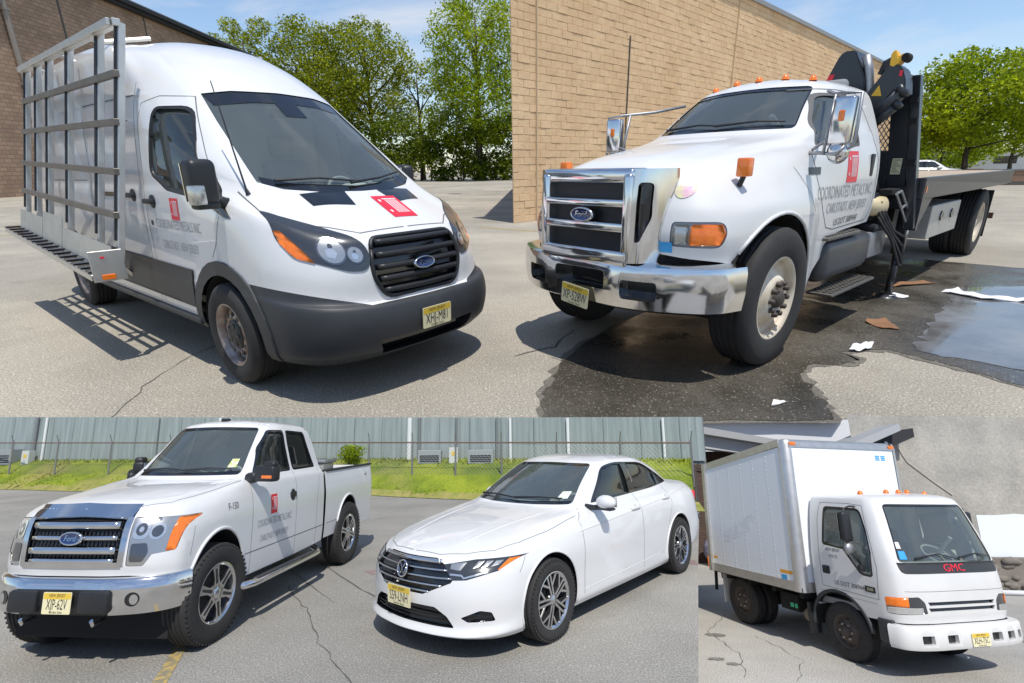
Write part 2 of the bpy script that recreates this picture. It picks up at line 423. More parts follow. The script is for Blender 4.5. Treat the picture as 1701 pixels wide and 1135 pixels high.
def asphalt(name, dark, light, stone, rough=0.92, wet=False, sc=1.0):
    m, nt, b, t = nodes_of(name); co = t.outputs['Object']
    def nz_(scale, det=3, rg=0.5):
        n = N(nt, 'ShaderNodeTexNoise', Scale=scale * sc, Detail=det, Roughness=rg); nt.links.new(co, n.inputs['Vector']); return n.outputs[0]
    big = ramp(nt, nz_(0.55, 6, 0.62), 0.32, dark, 0.68, light)
    v = N(nt, 'ShaderNodeTexVoronoi', Scale=48.0 * sc); nt.links.new(co, v.inputs['Vector'])
    sp = ramp(nt, v.outputs['Distance'], 0.10, (1, 1, 1), 0.32, (0, 0, 0))
    pick = ramp(nt, v.outputs['Color'], 0.55, (0, 0, 0), 0.62, (1, 1, 1))
    fac = mixc(nt, sp, pick, 1.0, 'MULTIPLY')
    c = mixc(nt, big, stone, fac)
    fine = ramp(nt, nz_(75, 3), 0.32, (0.5, 0.5, 0.5), 0.68, (1.38, 1.38, 1.38))
    c = mixc(nt, c, fine, 0.8, 'MULTIPLY')
    blot = ramp(nt, nz_(2.7, 5, 0.7), 0.62, (1, 1, 1), 0.78, (0.72, 0.70, 0.68))
    c = mixc(nt, c, blot, 0.6, 'MULTIPLY')
    pat = ramp(nt, nz_(0.16, 4, 0.5), 0.47, (0.86, 0.86, 0.87), 0.53, (1.06, 1.05, 1.04)); c = mixc(nt, c, pat, 0.8, 'MULTIPLY')
    oil = ramp(nt, nz_(0.9, 2, 0.4), 0.70, (1, 1, 1), 0.78, (0.55, 0.54, 0.53)); c = mixc(nt, c, oil, 0.7, 'MULTIPLY')
    nt.links.new(c, b.inputs['Base Color'])
    if wet:
        rr = ramp(nt, nz_(1.1, 5, 0.6), 0.40, (0.16,) * 3, 0.60, (0.55,) * 3); nt.links.new(rr, b.inputs['Roughness'])
    else: b.inputs['Roughness'].default_value = rough
    b.inputs['Specular IOR Level'].default_value = 0.5 if wet else 0.25
    bp = N(nt, 'ShaderNodeBump', Strength=0.16 if wet else 0.55, Distance=0.006); nt.links.new(v.outputs['Distance'], bp.inputs['Height'])
    nt.links.new(bp.outputs[0], b.inputs['Normal'])
    return m
M_asphU = asphalt('warm asphalt upper lot', (0.315, 0.288, 0.238), (0.425, 0.388, 0.318), (0.70, 0.65, 0.55))  # the upper lot's own warm worn tone
M_asphL = asphalt('grey asphalt lower lot', (0.285, 0.272, 0.243), (0.37, 0.352, 0.315), (0.60, 0.57, 0.52))
M_conc = asphalt('pale worn yard paving', (0.38, 0.36, 0.325), (0.50, 0.48, 0.44), (0.60, 0.58, 0.54), sc=0.8)
M_wet = asphalt('wet asphalt', (0.050, 0.045, 0.037), (0.125, 0.11, 0.085), (0.36, 0.34, 0.3), wet=True)
def water_mat():
    m, nt, b, t = nodes_of('shallow standing water')
    n = N(nt, 'ShaderNodeTexNoise', Scale=0.8, Detail=7.0, Roughness=0.62); nt.links.new(t.outputs['Object'], n.inputs['Vector'])
    nt.links.new(ramp(nt, n.outputs[0], 0.38, (0.10, 0.10, 0.10), 0.66, (0.24, 0.245, 0.25)), b.inputs['Base Color']); nt.links.new(ramp(nt, n.outputs[0], 0.45, (0.03,) * 3, 0.7, (0.35,) * 3), b.inputs['Roughness'])
    b.inputs['Specular IOR Level'].default_value = 0.9; return m
M_water = water_mat()
M_crack = mat('crack filler dark', (0.11, 0.105, 0.095), 0.95)
M_line = mat('worn yellow line paint', (0.50, 0.36, 0.12), 0.8, noise=(14, 0.1, (0.25, 0.22, 0.15)))
M_pink = mat('faded red mark', (0.35, 0.19, 0.18), 0.9, noise=(6, 0.3, (0.22, 0.2, 0.19)))
M_skirt = mat('sky stand-in and pipe white', (0.80, 0.81, 0.82), 0.8, noise=(0.4, 0.3, (0.72, 0.73, 0.74)))  # white stands in for bright sky below the brow; the pipe shares it
def sheet(name, pts, m, mtx, z=0.0, kind='structure', parent=None, thick=0.0):
    bm = NB(); vs_ = [bm.verts.new((p[0], p[1], p[2] if len(p) > 2 else z)) for p in pts]
    f = bm.faces.new(vs_); bm.normal_update()
    if f.normal.z < 0: f.normal_flip()
    if thick:
        r = bmesh.ops.extrude_face_region(bm, geom=[f]); vv = [g for g in r['geom'] if isinstance(g, bmesh.types.BMVert)]
        bmesh.ops.translate(bm, verts=[v for v in vs_ if v not in vv], vec=(0, 0, -thick)); bmesh.ops.recalc_face_normals(bm, faces=bm.faces)
    o = mk(name, bm, m, parent, mtx)
    if parent is None: tag(o, kind=kind)
    return o
# upper lot: one sheet to the horizon, its front edge the brow of the terrace
lotU = sheet('asphalt_lot', [(-12, 3.30), (0, 2.885), (12, 2.475), (120, 12), (260, 300), (-260, 300), (-120, 14)], M_asphU, MU)
bm = NB()
E_ = [(-14, 3.37), (0, 2.885), (14, 2.405)]
top = [bm.verts.new((x, y, -0.003)) for x, y in E_]; bot = [bm.verts.new((x, y - 0.9, -2.2)) for x, y in E_]
for k in range(2): bm.faces.new((top[k], bot[k], bot[k + 1], top[k + 1]))
tag(mk('sky_standin_wall', bm, M_skirt, None, MU), kind='structure')  # added below the brow, pale and tilted sunward in place of sky
# lower lot and the yard right of it
EDGE_L = [(-60, 33.5), (-19.3, 19.6), (-15.3, 18.3), (-9.5, 17.1), (-4.6, 15.9), (-2.6, 14.9), (-1.3, 14.4), (1.5, 13.1), (4.05, 11.7)]
lotL = sheet('asphalt_lot', [(-60, -6), (-1.2, -6), (0.0, 0.0), (1.255, 3.907), (2.49, 7.386), (4.05, 11.7)] + EDGE_L[::-1][1:], M_asphL, ML)
yard = sheet('yard_paving', [(0.6, 1.0), (2.33, 7.09), (3.95, 11.66), (6.2, 18.2), (6.2, 26), (40, 26), (40, -6), (0.6, -6)], M_conc, MG)
bm = NB(); MGL = ML.inverted() @ MG
a_ = [(0.0, 0.0, -0.002), (1.255, 3.907, -0.002), (2.49, 7.386, -0.002), (4.05, 11.7, -0.002), (5.4, 15.6, 0.9)]
b_ = [MGL @ Vector(p) for p in ((0.6, 1.0, 0), (2.33, 7.09, 0), (3.95, 11.66, 0), (5.9, 17.2, 0), (6.2, 18.2, 0))]
va = [bm.verts.new(p) for p in a_]; vb = [bm.verts.new(p) for p in b_]
for k in range(len(va) - 1): bm.faces.new((va[k], va[k + 1], vb[k + 1], vb[k]))
tag(mk('retaining_wall', bm, M_conc, None, ML), kind='structure')

def jag(pts, amp, n, sd):
    """subdivide an outline and roughen it"""
    r_ = random.Random(sd); out = []
    for i in range(len(pts)):
        a, b = pts[i], pts[(i + 1) % len(pts)]
        for k in range(n):
            t = k / n; s = 0 if k == 0 else amp
            out.append((a[0] + (b[0] - a[0]) * t + r_.uniform(-s, s), a[1] + (b[1] - a[1]) * t + r_.uniform(-s, s)))
    return out
def crack(pts, w, mtx, parent, amp=0.03, sd=1):
    r_ = random.Random(sd); bm = NB(); P = []
    for a, b in zip(pts, pts[1:]):
        n = max(2, int(math.dist(a, b) / 0.12))
        for k in range(n):
            t = k / n; P.append((a[0] + (b[0] - a[0]) * t + r_.gauss(0, amp), a[1] + (b[1] - a[1]) * t + r_.gauss(0, amp)))
    P.append(pts[-1]); L = []
    for q in range(len(P)):
        a, b = P[max(q - 1, 0)], P[min(q + 1, len(P) - 1)]; dx, dy = b[0] - a[0], b[1] - a[1]; l = math.hypot(dx, dy) or 1; ww = w * r_.uniform(0.15, 1.1)
        L.append((bm.verts.new((P[q][0] - dy / l * ww / 2, P[q][1] + dx / l * ww / 2, 0.004)), bm.verts.new((P[q][0] + dy / l * ww / 2, P[q][1] - dx / l * ww / 2, 0.004))))
    for a, b in zip(L, L[1:]): bm.faces.new((a[0], a[1], b[1], b[0]))
    flip_to(bm, (0, 0, 1)); return mk('crack', bm, M_crack, parent)
crack([(-2.72, 4.45), (-2.77, 3.76), (-2.66, 3.2), (-2.6, 2.85)], 0.016, None, lotU, 0.02, 1)
crack([(0.02, 4.0), (0.35, 4.25), (0.6, 4.7)], 0.02, None, lotU, 0.02, 4)
crack([(0.3, 9.6), (2.2, 9.2), (3.0, 9.8)], 0.02, None, lotU, 0.03, 6)
crack([(-2.68, 6.4), (-2.13, 5.61), (-1.71, 4.81), (-1.45, 4.4), (-1.12, 3.9)], 0.012, None, lotL, 0.012, 2)
crack([(-2.83, 7.7), (-1.78, 6.26), (-1.3, 5.7)], 0.02, None, lotL, 0.004, 3)
crack([(-3.0, 7.2), (-1.9, 5.75)], 0.012, None, lotL, 0.004, 5)
crack([(-5.5, 11.5), (-3.5, 11.2), (-2.5, 11.35)], 0.018, None, lotL, 0.03, 8)
crack([(3.0, 7.3), (3.35, 8.3), (3.3, 9.4), (4.1, 10.6)], 0.014, None, yard, 0.02, 9)
crack([(3.6, 7.2), (4.1, 8.0), (4.0, 9.2)], 0.01, None, yard, 0.02, 10)
crack([(7.2, 7.3), (7.9, 8.2), (9.2, 8.9)], 0.02, None, yard, 0.04, 11)
def quad_strip(name, a, b, w, m, parent, z=0.004):
    a, b = Vector((*a, z)), Vector((*b, z)); d = (b - a).normalized(); n = Vector((-d.y, d.x, 0)) * w / 2; bm = NB()
    bm.faces.new([bm.verts.new(p) for p in (a + n, a - n, b - n, b + n)]); flip_to(bm, (0, 0, 1)); return mk(name, bm, m, parent)
quad_strip('painted_line', (-15.5, 13.0), (-13.0, 13.9), 0.16, M_line, lotU)
quad_strip('painted_line', (-0.8, 13.9), (0.9, 12.7), 0.16, M_line, lotU)
quad_strip('painted_line', (-2.82, 4.7), (-2.38, 3.6), 0.095, M_line, lotL)
sheet('red_mark', jag([(2.0, 7.6), (2.42, 7.35), (2.4, 7.1), (1.95, 7.3)], 0.03, 5, 3), M_pink, None, 0.004, parent=lotL)
sheet('red_mark', jag([(-1.95, 7.0), (-1.72, 7.15), (-1.55, 6.9), (-1.8, 6.85)], 0.03, 5, 5), M_pink, None, 0.004, parent=lotL)
bm = NB(); lathe(bm, [(0, 0.006), (0.42, 0.006), (0.45, 0.001)], (-3.48, 33.6, 0), 'z', 24)
mk('manhole_cover', bm, mat('iron cover', (0.12, 0.11, 0.10), 0.7, 0.4), lotU)
# wet ground round the crane truck, with a dry island
wet = [(0.16, 2.86), (0.24, 3.35), (0.36, 3.72), (0.66, 4.35), (1.15, 4.95), (2.2, 6.2), (4.0, 7.4), (6.1, 8.6), (6.9, 7.8), (7.4, 7.3), (8.6, 6.6), (5.6, 3.6), (3.9, 3.02), (3.55, 3.25), (3.36, 3.64), (3.12, 4.02), (2.75, 3.98), (2.79, 3.83), (2.68, 3.72), (2.30, 3.70), (2.13, 3.48), (2.06, 3.1), (1.96, 2.80)]
M_damp = asphalt('damp asphalt edge', (0.15, 0.137, 0.115), (0.21, 0.19, 0.155), (0.42, 0.39, 0.34), 0.6)
def grow(pts, d):
    out = []; n = len(pts); ar = sum(pts[k - 1][0] * pts[k][1] - pts[k][0] * pts[k - 1][1] for k in range(n))
    for k in range(n):
        a, b = pts[k - 1], pts[(k + 1) % n]; dx, dy = b[0] - a[0], b[1] - a[1]; l = math.hypot(dx, dy) or 1; s = d if ar > 0 else -d; out.append((pts[k][0] + dy / l * s, pts[k][1] - dx / l * s))
    return out
wet_j = jag(wet, 0.035, 6, 11)
sheet('damp_asphalt', jag(grow(wet, 0.045), 0.03, 6, 21), M_damp, MU, 0.004)
sheet('wet_asphalt', wet_j, M_wet, MU, 0.007)
sheet('puddle', jag([(3.35, 3.98), (3.75, 3.55), (4.2, 3.2), (5.6, 3.75), (8.2, 6.5), (6.6, 6.2), (5.4, 6.15), (4.9, 5.5), (4.35, 5.05), (3.7, 4.35)], 0.05, 6, 12), M_water, MU, 0.010)

# ---------------------------------------------------------------- brick building behind the van
def brick_mat(name, c1, c2, mortar, bw, bh, plane='yz'):
    m, nt, b, t = nodes_of(name)
    sx = nt.nodes.new('ShaderNodeSeparateXYZ'); cx = nt.nodes.new('ShaderNodeCombineXYZ'); nt.links.new(t.outputs['Object'], sx.inputs[0])
    nt.links.new(sx.outputs['XYZ'.index(plane[0].upper())], cx.inputs[0]); nt.links.new(sx.outputs['XYZ'.index(plane[1].upper())], cx.inputs[1])
    br = nt.nodes.new('ShaderNodeTexBrick'); br.inputs['Scale'].default_value = 1.0; br.inputs['Brick Width'].default_value = bw; br.inputs['Row Height'].default_value = bh
    br.inputs['Mortar Size'].default_value = bh * 0.09; br.inputs['Color1'].default_value = (*c1, 1); br.inputs['Color2'].default_value = (*c2, 1); br.inputs['Mortar'].default_value = (*mortar, 1)
    br.inputs['Bias'].default_value = -0.1
    nt.links.new(cx.outputs[0], br.inputs['Vector'])
    n = N(nt, 'ShaderNodeTexNoise', Scale=0.35, Detail=6.0); nt.links.new(t.outputs['Object'], n.inputs['Vector'])
    v = ramp(nt, n.outputs[0], 0.3, (0.78, 0.78, 0.78), 0.7, (1.12, 1.1, 1.08))
    nt.links.new(mixc(nt, br.outputs['Color'], v, 1.0, 'MULTIPLY'), b.inputs['Base Color']); b.inputs['Roughness'].default_value = 0.9
    bp = N(nt, 'ShaderNodeBump', Strength=0.6, Distance=0.03); bp.invert = True; nt.links.new(br.outputs['Fac'], bp.inputs['Height']); nt.links.new(bp.outputs[0], b.inputs['Normal'])
    return m
M_brick1 = brick_mat('brown brick', (0.46, 0.31, 0.21), (0.34, 0.225, 0.15), (0.24, 0.185, 0.14), 0.62, 0.3)
M_eave = mat('black eave metal', (0.018, 0.017, 0.017), 0.6)
bb = empty('brick_building', MU @ Matrix.Translation((-37.0, 0, 0)))
tag(bb, 'long brown brick building with a black eave running away behind the white cargo van', 'building')
bm = NB(); box(bm, -14, 0, 20, 118, 0, 16.6); mk('wall', bm, M_brick1, bb)
bm = NB(); box(bm, -14.5, 0.55, 19, 118.6, 16.6, 17.35); box(bm, 0.56, 0.8, 19, 118.6, 16.9, 17.25); mk('eave', bm, M_eave, bb)
bm = NB(); box(bm, -14.2, 0.2, 19.2, 118.3, 17.36, 17.6); mk('roof', bm, mat('roof gravel', (0.25, 0.25, 0.25), 0.9), bb)
for y in (49, 60, 72, 86, 93): bm = NB(); box(bm, 0.005, 0.05, y, y + 0.16, 0.0, 16.6); mk('control_joint', bm, M_crack, bb)
bm = NB(); tube(bm, [(0.22, 43.5, 0.1), (0.22, 43.5, 16.6)], 0.2, 8)
for z in (3, 8, 13): box(bm, 0.0, 0.45, 43.2, 43.8, z, z + 0.2)
mk('downpipe', bm, mat('grey downpipe', (0.30, 0.26, 0.22), 0.5, 0.3), bb)

# ---------------------------------------------------------------- tan block building behind the crane truck
wdir = Vector((1.055, 1.0, 0)).normalized(); wn_ = Vector((wdir.y, -wdir.x, 0))     # along the wall, and out of its face
wall_m = Matrix(((wdir.x, -wn_.x, 0, 0.10), (wdir.y, -wn_.y, 0, 14.88), (0, 0, 1, 0), (0, 0, 0, 1)))   # local x along, y into the building
tb = empty('block_building', MU @ wall_m)
tag(tb, 'tall tan split-face block building behind the crane truck', 'building')
M_mort = mat('block joints', (0.42, 0.29, 0.18), 0.95)
def block_mat():
    m, nt, b, t = nodes_of('tan split-face block')
    oi = nt.nodes.new('ShaderNodeObjectInfo')
    g = nt.nodes.new('ShaderNodeNewGeometry')
    v = nt.nodes.new('ShaderNodeVectorMath'); v.operation = 'ADD'
    n = N(nt, 'ShaderNodeTexNoise', Scale=0.09, Detail=9.0, Roughness=0.72); nt.links.new(g.outputs['Position'], n.inputs['Vector'])
    c = ramp(nt, n.outputs[0], 0.36, (0.74, 0.50, 0.285), 0.64, (0.85, 0.61, 0.37))
    n2 = N(nt, 'ShaderNodeTexNoise', Scale=2.6, Detail=4.0, Roughness=0.6); nt.links.new(g.outputs['Position'], n2.inputs['Vector'])
    f = ramp(nt, n2.outputs[0], 0.3, (0.90, 0.90, 0.90), 0.7, (1.06, 1.06, 1.06))
    c = mixc(nt, c, ramp(nt, g.outputs['Random Per Island'], 0.0, (0.95, 0.945, 0.94), 1.0, (1.03, 1.03, 1.03)), 1.0, 'MULTIPLY'); c = mixc(nt, c, ramp(nt, oi.outputs['Random'], 0.0, (0.96, 0.955, 0.95), 1.0, (1.02, 1.02, 1.02)), 1.0, 'MULTIPLY')
    nt.links.new(mixc(nt, c, f, 0.9, 'MULTIPLY'), b.inputs['Base Color']); b.inputs['Roughness'].default_value = 0.95; b.inputs['Specular IOR Level'].default_value = 0.2
    bp = N(nt, 'ShaderNodeBump', Strength=0.7, Distance=0.12); nt.links.new(n2.outputs[0], bp.inputs['Height']); nt.links.new(bp.outputs[0], b.inputs['Normal'])
    return m
M_block = block_mat()
WL, WH, CH, BL = 49.0, 7.84, 0.196, 0.44
bm = NB()
prism(bm, [(0.0, 0.02), (WL, 0.02), (WL, 17), (16.6, 16)], 2, 0, WH - 0.02)        # plan outline: the near end face runs straight away from the viewer
mk('mortar_core', bm, M_mort, tb)
def block_shape(bm, x0, x1, z0, z1, d, proud):
    g = 0.0035; b_ = 0.006
    q = [(x0 + g, z0 + g), (x1 - g, z0 + g), (x1 - g, z1 - g), (x0 + g, z1 - g)]; q2 = [(x0 + g + b_, z0 + g + b_), (x1 - g - b_, z0 + g + b_), (x1 - g - b_, z1 - g - b_), (x0 + g + b_, z1 - g - b_)]
    A = [bm.verts.new((x, d, z)) for x, z in q]; B = [bm.verts.new((x, -proud * 0.4, z)) for x, z in q]
    C = [bm.verts.new((x, -proud * random.uniform(0.8, 1.25), z)) for x, z in q2]
    for k in range(4):
        bm.faces.new((A[k], A[(k + 1) % 4], B[(k + 1) % 4], B[k])); bm.faces.new((B[k], B[(k + 1) % 4], C[(k + 1) % 4], C[k]))
    bm.faces.new(C)
near = []; rest = NB()
base_me = []
for k in range(4):
    b1 = NB(); block_shape(b1, 0, BL, 0, CH, 0.015, 0.014); bmesh.ops.recalc_face_normals(b1, faces=b1.faces); me = bpy.data.meshes.new('block'); b1.to_mesh(me); b1.free(); me.materials.append(M_block); base_me.append(me)
nrow = int(WH / CH)
for r_ in range(nrow):
    x = 0.0 if r_ % 2 == 0 else -BL / 2
    while x < WL - 0.05:
        xa, xb = max(x, 0.0), min(x + BL, WL)
        if xb - xa > 0.06:
            if 8 <= r_ < 36 and xa > 0.01 and xa < 4.4 and abs(xb - xa - BL) < 1e-6: near.append((xa, r_ * CH))
            else: block_shape(rest, xa, xb, r_ * CH, (r_ + 1) * CH, 0.015, 0.014 * random.uniform(0.5, 1.5))
        x += BL
bmesh.ops.recalc_face_normals(rest, faces=rest.faces)
tag(mk('block_courses', rest, M_block, tb), kind='stuff')
for i, (x, z) in enumerate(near[:300]):
    o = bpy.data.objects.new('block', base_me[i % 4]); COL.objects.link(o); o.parent = tb; o.location = (x, random.uniform(-0.006, 0.006), z)
for x in (0.9, 12.6): bm = NB(); box(bm, x, x + 0.035, -0.06, 0.01, 0.0, WH); mk('control_joint', bm, mat('pale joint sealant', (0.62, 0.47, 0.30), 0.9), tb)
bm = NB(); box(bm, 5.2, 5.23, -0.055, 0.01, 1.2, 5.4); mk('conduit', bm, M_crack, tb)
bm = NB(); box(bm, -0.02, WL, -0.12, 0.5, WH - 0.02, WH + 0.14); mk('coping', bm, mat('grey metal coping', (0.33, 0.32, 0.31), 0.5, 0.3), tb)
# low wall, right of the truck
lw = empty('low_wall', MU @ Matrix.Translation((29.6, 33.5, 0)) @ Matrix.Rotation(R(-20), 4, 'Z'))
tag(lw, 'low brown brick wall with dark base beyond the flatbed', 'wall')
bm = NB(); box(bm, 0, 26, 0, 0.3, 0.22, 0.86); mk('wall', bm, brick_mat('low wall brick', (0.33, 0.20, 0.13), (0.27, 0.16, 0.11), (0.22, 0.16, 0.12), 0.4, 0.2, 'xz'), lw)
bm = NB(); box(bm, -0.03, 26, -0.03, 0.33, 0, 0.22); mk('plinth', bm, M_crack, lw)
bm = NB(); box(bm, -0.05, 26, -0.05, 0.35, 0.86, 0.95); mk('coping', bm, mat('dull stone coping', (0.2, 0.19, 0.18), 0.8), lw)
bm = NB(); box(bm, -0.75, -0.08, -0.1, 0.5, 0, 1.0); mk('pier', bm, MATS['low wall brick'], lw)

# ---------------------------------------------------------------- trees
def leaf_mat(name, c0, c1, tl=0.35):
    m = bpy.data.materials.new(name); m.use_nodes = True; nt = m.node_tree; b = nt.nodes['Principled BSDF']
    g = nt.nodes.new('ShaderNodeNewGeometry')
    n = N(nt, 'ShaderNodeTexNoise', Scale=0.045, Detail=4.0); nt.links.new(g.outputs['Position'], n.inputs['Vector'])
    n2 = N(nt, 'ShaderNodeTexWhiteNoise'); nt.links.new(g.outputs['Random Per Island'], n2.inputs['Vector']) if False else None
    c = ramp(nt, n.outputs[0], 0.35, c0, 0.65, c1)
    r2 = ramp(nt, g.outputs['Random Per Island'], 0.0, (0.30, 0.34, 0.34), 1.0, (1.35, 1.28, 1.1))
    c = mixc(nt, c, r2, 1.0, 'MULTIPLY')
    nt.links.new(c, b.inputs['Base Color']); b.inputs['Roughness'].default_value = 0.55; b.inputs['Specular IOR Level'].default_value = 0.3
    tr = nt.nodes.new('ShaderNodeBsdfTranslucent'); nt.links.new(c, tr.inputs[0]); ms = nt.nodes.new('ShaderNodeMixShader'); ms.inputs[0].default_value = tl
    nt.links.new(b.outputs[0], ms.inputs[1]); nt.links.new(tr.outputs[0], ms.inputs[2]); nt.links.new(ms.outputs[0], nt.nodes['Material Output'].inputs[0])
    return m
M_leafA = leaf_mat('maple leaves', (0.24, 0.30, 0.012), (0.42, 0.47, 0.03), 0.62)
M_leafB = leaf_mat('bright leaves', (0.26, 0.37, 0.008), (0.43, 0.53, 0.02), 0.6)
M_leafC = leaf_mat('hedge leaves', (0.10, 0.16, 0.008), (0.25, 0.32, 0.018), 0.5)
M_bark = mat('bark', (0.045, 0.036, 0.028), 0.95, noise=(3, .3, (0.075, 0.062, 0.05)), bump=(9, 0.5))
def leaves_mesh(name, clumps, leaf, per, m, parent, seed, spread=1.0):
    """clumps (x,y,z,r): leaf-sized quads scattered through each clump, thicker towards its skin"""
    g = np.random.default_rng(seed); cs = []
    for (x, y, z, r) in clumps:
        n = int(per * r * r); d = g.normal(size=(n, 3)); d /= np.linalg.norm(d, axis=1)[:, None]
        rad = r * (0.35 + 0.72 * g.random(n) ** 0.5) * (0.85 + 0.3 * g.random(n)); cs.append(np.array([x, y, z]) + d * rad[:, None] * [1, 1, 0.8])
    C = np.concatenate(cs); n = len(C)
    u = g.normal(size=(n, 3)); u[:, 2] *= 0.7; u /= np.linalg.norm(u, axis=1)[:, None]; w = g.normal(size=(n, 3)); v = np.cross(u, w); v /= np.linalg.norm(v, axis=1)[:, None]
    s = leaf * (0.45 + 1.1 * g.random(n) ** 1.5)[:, None]
    V = np.empty((n, 4, 3)); V[:, 0] = C - u * s; V[:, 1] = C + v * s * 0.55; V[:, 2] = C + u * s; V[:, 3] = C - v * s * 0.55
    V = V.reshape(-1, 3); me = bpy.data.meshes.new(name); me.from_pydata(V.tolist(), [], (np.arange(4 * n).reshape(-1, 4)).tolist()); me.materials.append(m)
    o = bpy.data.objects.new(name, me); return link(o, parent)
def tree(mtx, x, y, h, cr, label, m, seed, group, trunk_h=0.3, nblob=26, per=150, leaf=0.2, lean=0.0, squash=1.0, bottom=0.28):
    g = np.random.default_rng(seed); root = empty('tree', mtx @ Matrix.Translation((x, y, 0))); tag(root, label, 'tree', group)
    tips = []; bm = NB(); tr = h * 0.017 + 0.06
    tt = h * trunk_h
    tube(bm, [(0, 0, -0.1), (0.05 * h * lean, 0, tt * 0.5), (0.1 * h * lean, 0.02 * h, tt), (0.12 * h * lean, 0.0, h * 0.6), (0.14 * h * lean, 0, h * 0.85)], [tr * 1.35, tr, tr * 0.85, tr * 0.45, tr * 0.15], 9)
    bl = []
    for k in range(nblob):
        t = (k + 0.5) / nblob; ph = k * 2.39996 + g.random() * 0.8; zc = bottom + (1 - bottom) * (0.08 + 0.86 * t)
        prof = math.sin(math.pi * min(1, max(0.0, (zc - bottom * 0.7) / (1.08 - bottom * 0.7))) ** 0.8) ** 0.7
        rad = cr * prof * (0.45 + 0.55 * g.random()); bx_, by_ = math.cos(ph) * rad + 0.12 * h * lean, math.sin(ph) * rad * squash
        r = cr * (0.22 + 0.20 * g.random()) * (0.55 + 0.45 * prof); bl.append((bx_, by_, zc * h, r))
        st = (0.1 * h * lean, 0, h * (0.2 + 0.5 * t) * 0.9 + 0.05 * h)
        if k % 2 == 0:
            mid = ((st[0] + bx_) / 2 + g.normal() * 0.03 * h, (st[1] + by_) / 2, (st[2] + zc * h) / 2 + 0.02 * h)
            tube(bm, [st, mid, (bx_, by_, zc * h)], [tr * 0.38, tr * 0.22, tr * 0.07], 5)
    mk('trunk', bm, M_bark, root, smooth=60)
    leaves_mesh('crown', bl, leaf, per, m, root, seed + 1)
    return root
GT = 'trees behind the van'
tree(MU, -60, 132, 35.0, 8.6, 'tree showing above the black eave, left of the taller trees', M_leafA, 21, GT, nblob=22, per=120, leaf=0.26)
tree(MU, -27.5, 80, 21.2, 7.0, 'broad leafy tree just right of the white van roof', M_leafA, 22, GT, nblob=44, per=150, leaf=0.165)
tree(MU, -19.5, 79, 21.0, 6.4, 'tallest spreading tree in the middle of the row behind the van', M_leafA, 23, GT, nblob=42, per=150, leaf=0.165)
tree(MU, -12.3, 77, 16.0, 4.2, 'narrow tree in the gap between the two big trees', M_leafA, 24, GT, nblob=26, per=150, leaf=0.16)
tree(MU, -3.8, 70, 22.0, 6.6, 'light green tree nearest the corner of the tan block building', M_leafB, 25, GT, nblob=44, per=190, leaf=0.15, bottom=0.12)
hg = empty('hedge', MU @ Matrix.Translation((-14, 68, 0))); tag(hg, 'dense dark green hedge along the far edge of the lot behind the van', 'hedge')
g_ = np.random.default_rng(5); bl = [(-22 + 40 * (k + g_.random()) / 110, 7.5 - 7 * (k / 110) + g_.normal() * 1.0, g_.random() * 7.0 + 0.5, 1.2 + 0.9 * g_.random()) for k in range(110)]
leaves_mesh('foliage', bl, 0.2, 150, M_leafC, hg, 77)
bm = NB()
for k in range(28):
    x = -22 + 40 * k / 28; tube(bm, [(x, 7.5 - 7 * k / 28, -0.1), (x + 0.2, 7.5 - 7 * k / 28, 3.5)], [0.12, 0.05], 5)
mk('stems', bm, M_bark, hg)
GR = 'trees beyond the flatbed'
tree(MU, 37.2, 44, 9.4, 4.9, 'round bright green tree standing behind the flatbed', M_leafB, 31, GR, trunk_h=0.2, nblob=46, per=260, leaf=0.14, bottom=0.22)
tree(MU, 46.5, 50, 6.2, 3.0, 'smaller tree at the right edge behind the low brown wall', M_leafB, 32, GR, trunk_h=0.25, nblob=22, per=240, leaf=0.13)
tree(MU, 60, 75, 6.5, 5.5, 'wide pale thicket far behind the low wall', M_leafB, 33, GR, trunk_h=0.1, nblob=26, per=110, leaf=0.2, bottom=0.05)
fb = empty('far_building', MU @ Matrix.Translation((62, 84, 0)) @ Matrix.Rotation(R(-35), 4, 'Z')); tag(fb, 'long low white building far behind the round green tree', 'building')
bm = NB(); box(bm, -22, 22, 0, 8, 0, 2.6); mk('wall', bm, M_whitet, fb)
bm = NB(); box(bm, -22.4, 22.4, -0.4, 8.4, 2.61, 2.85); mk('roof', bm, M_galv, fb)
for k in range(8): bm = NB(); box(bm, -20 + k * 5, -17.5 + k * 5, -0.04, 0.05, 1.0, 2.0, 0); mk('window', bm, M_gloss, fb)

# ---------------------------------------------------------------- lower lot: grass bank, fence, clad building
def grass_mat():
    m, nt, b, t = nodes_of('grass turf'); co = t.outputs['Object']
    n = N(nt, 'ShaderNodeTexNoise', Scale=0.9, Detail=6.0); nt.links.new(co, n.inputs['Vector'])
    n2 = N(nt, 'ShaderNodeTexNoise', Scale=28.0, Detail=3.0); nt.links.new(co, n2.inputs['Vector'])
    c = ramp(nt, n.outputs[0], 0.33, (0.12, 0.18, 0.01), 0.60, (0.27, 0.32, 0.02)); n3 = N(nt, 'ShaderNodeTexNoise', Scale=0.35, Detail=5.0); nt.links.new(co, n3.inputs['Vector']); c = mixc(nt, c, (0.34, 0.29, 0.10), ramp(nt, n3.outputs[0], 0.55, (0, 0, 0), 0.7, (0.8, 0.8, 0.8)))
    f = ramp(nt, n2.outputs[0], 0.3, (0.55, 0.6, 0.5), 0.7, (1.3, 1.25, 1.2)); nt.links.new(mixc(nt, c, f, 0.8, 'MULTIPLY'), b.inputs['Base Color']); b.inputs['Roughness'].default_value = 0.9
    return m
M_grass = grass_mat(); M_straw = mat('dry grass', (0.36, 0.30, 0.10), 0.9, noise=(5, .2, (0.2, 0.23, 0.04)))
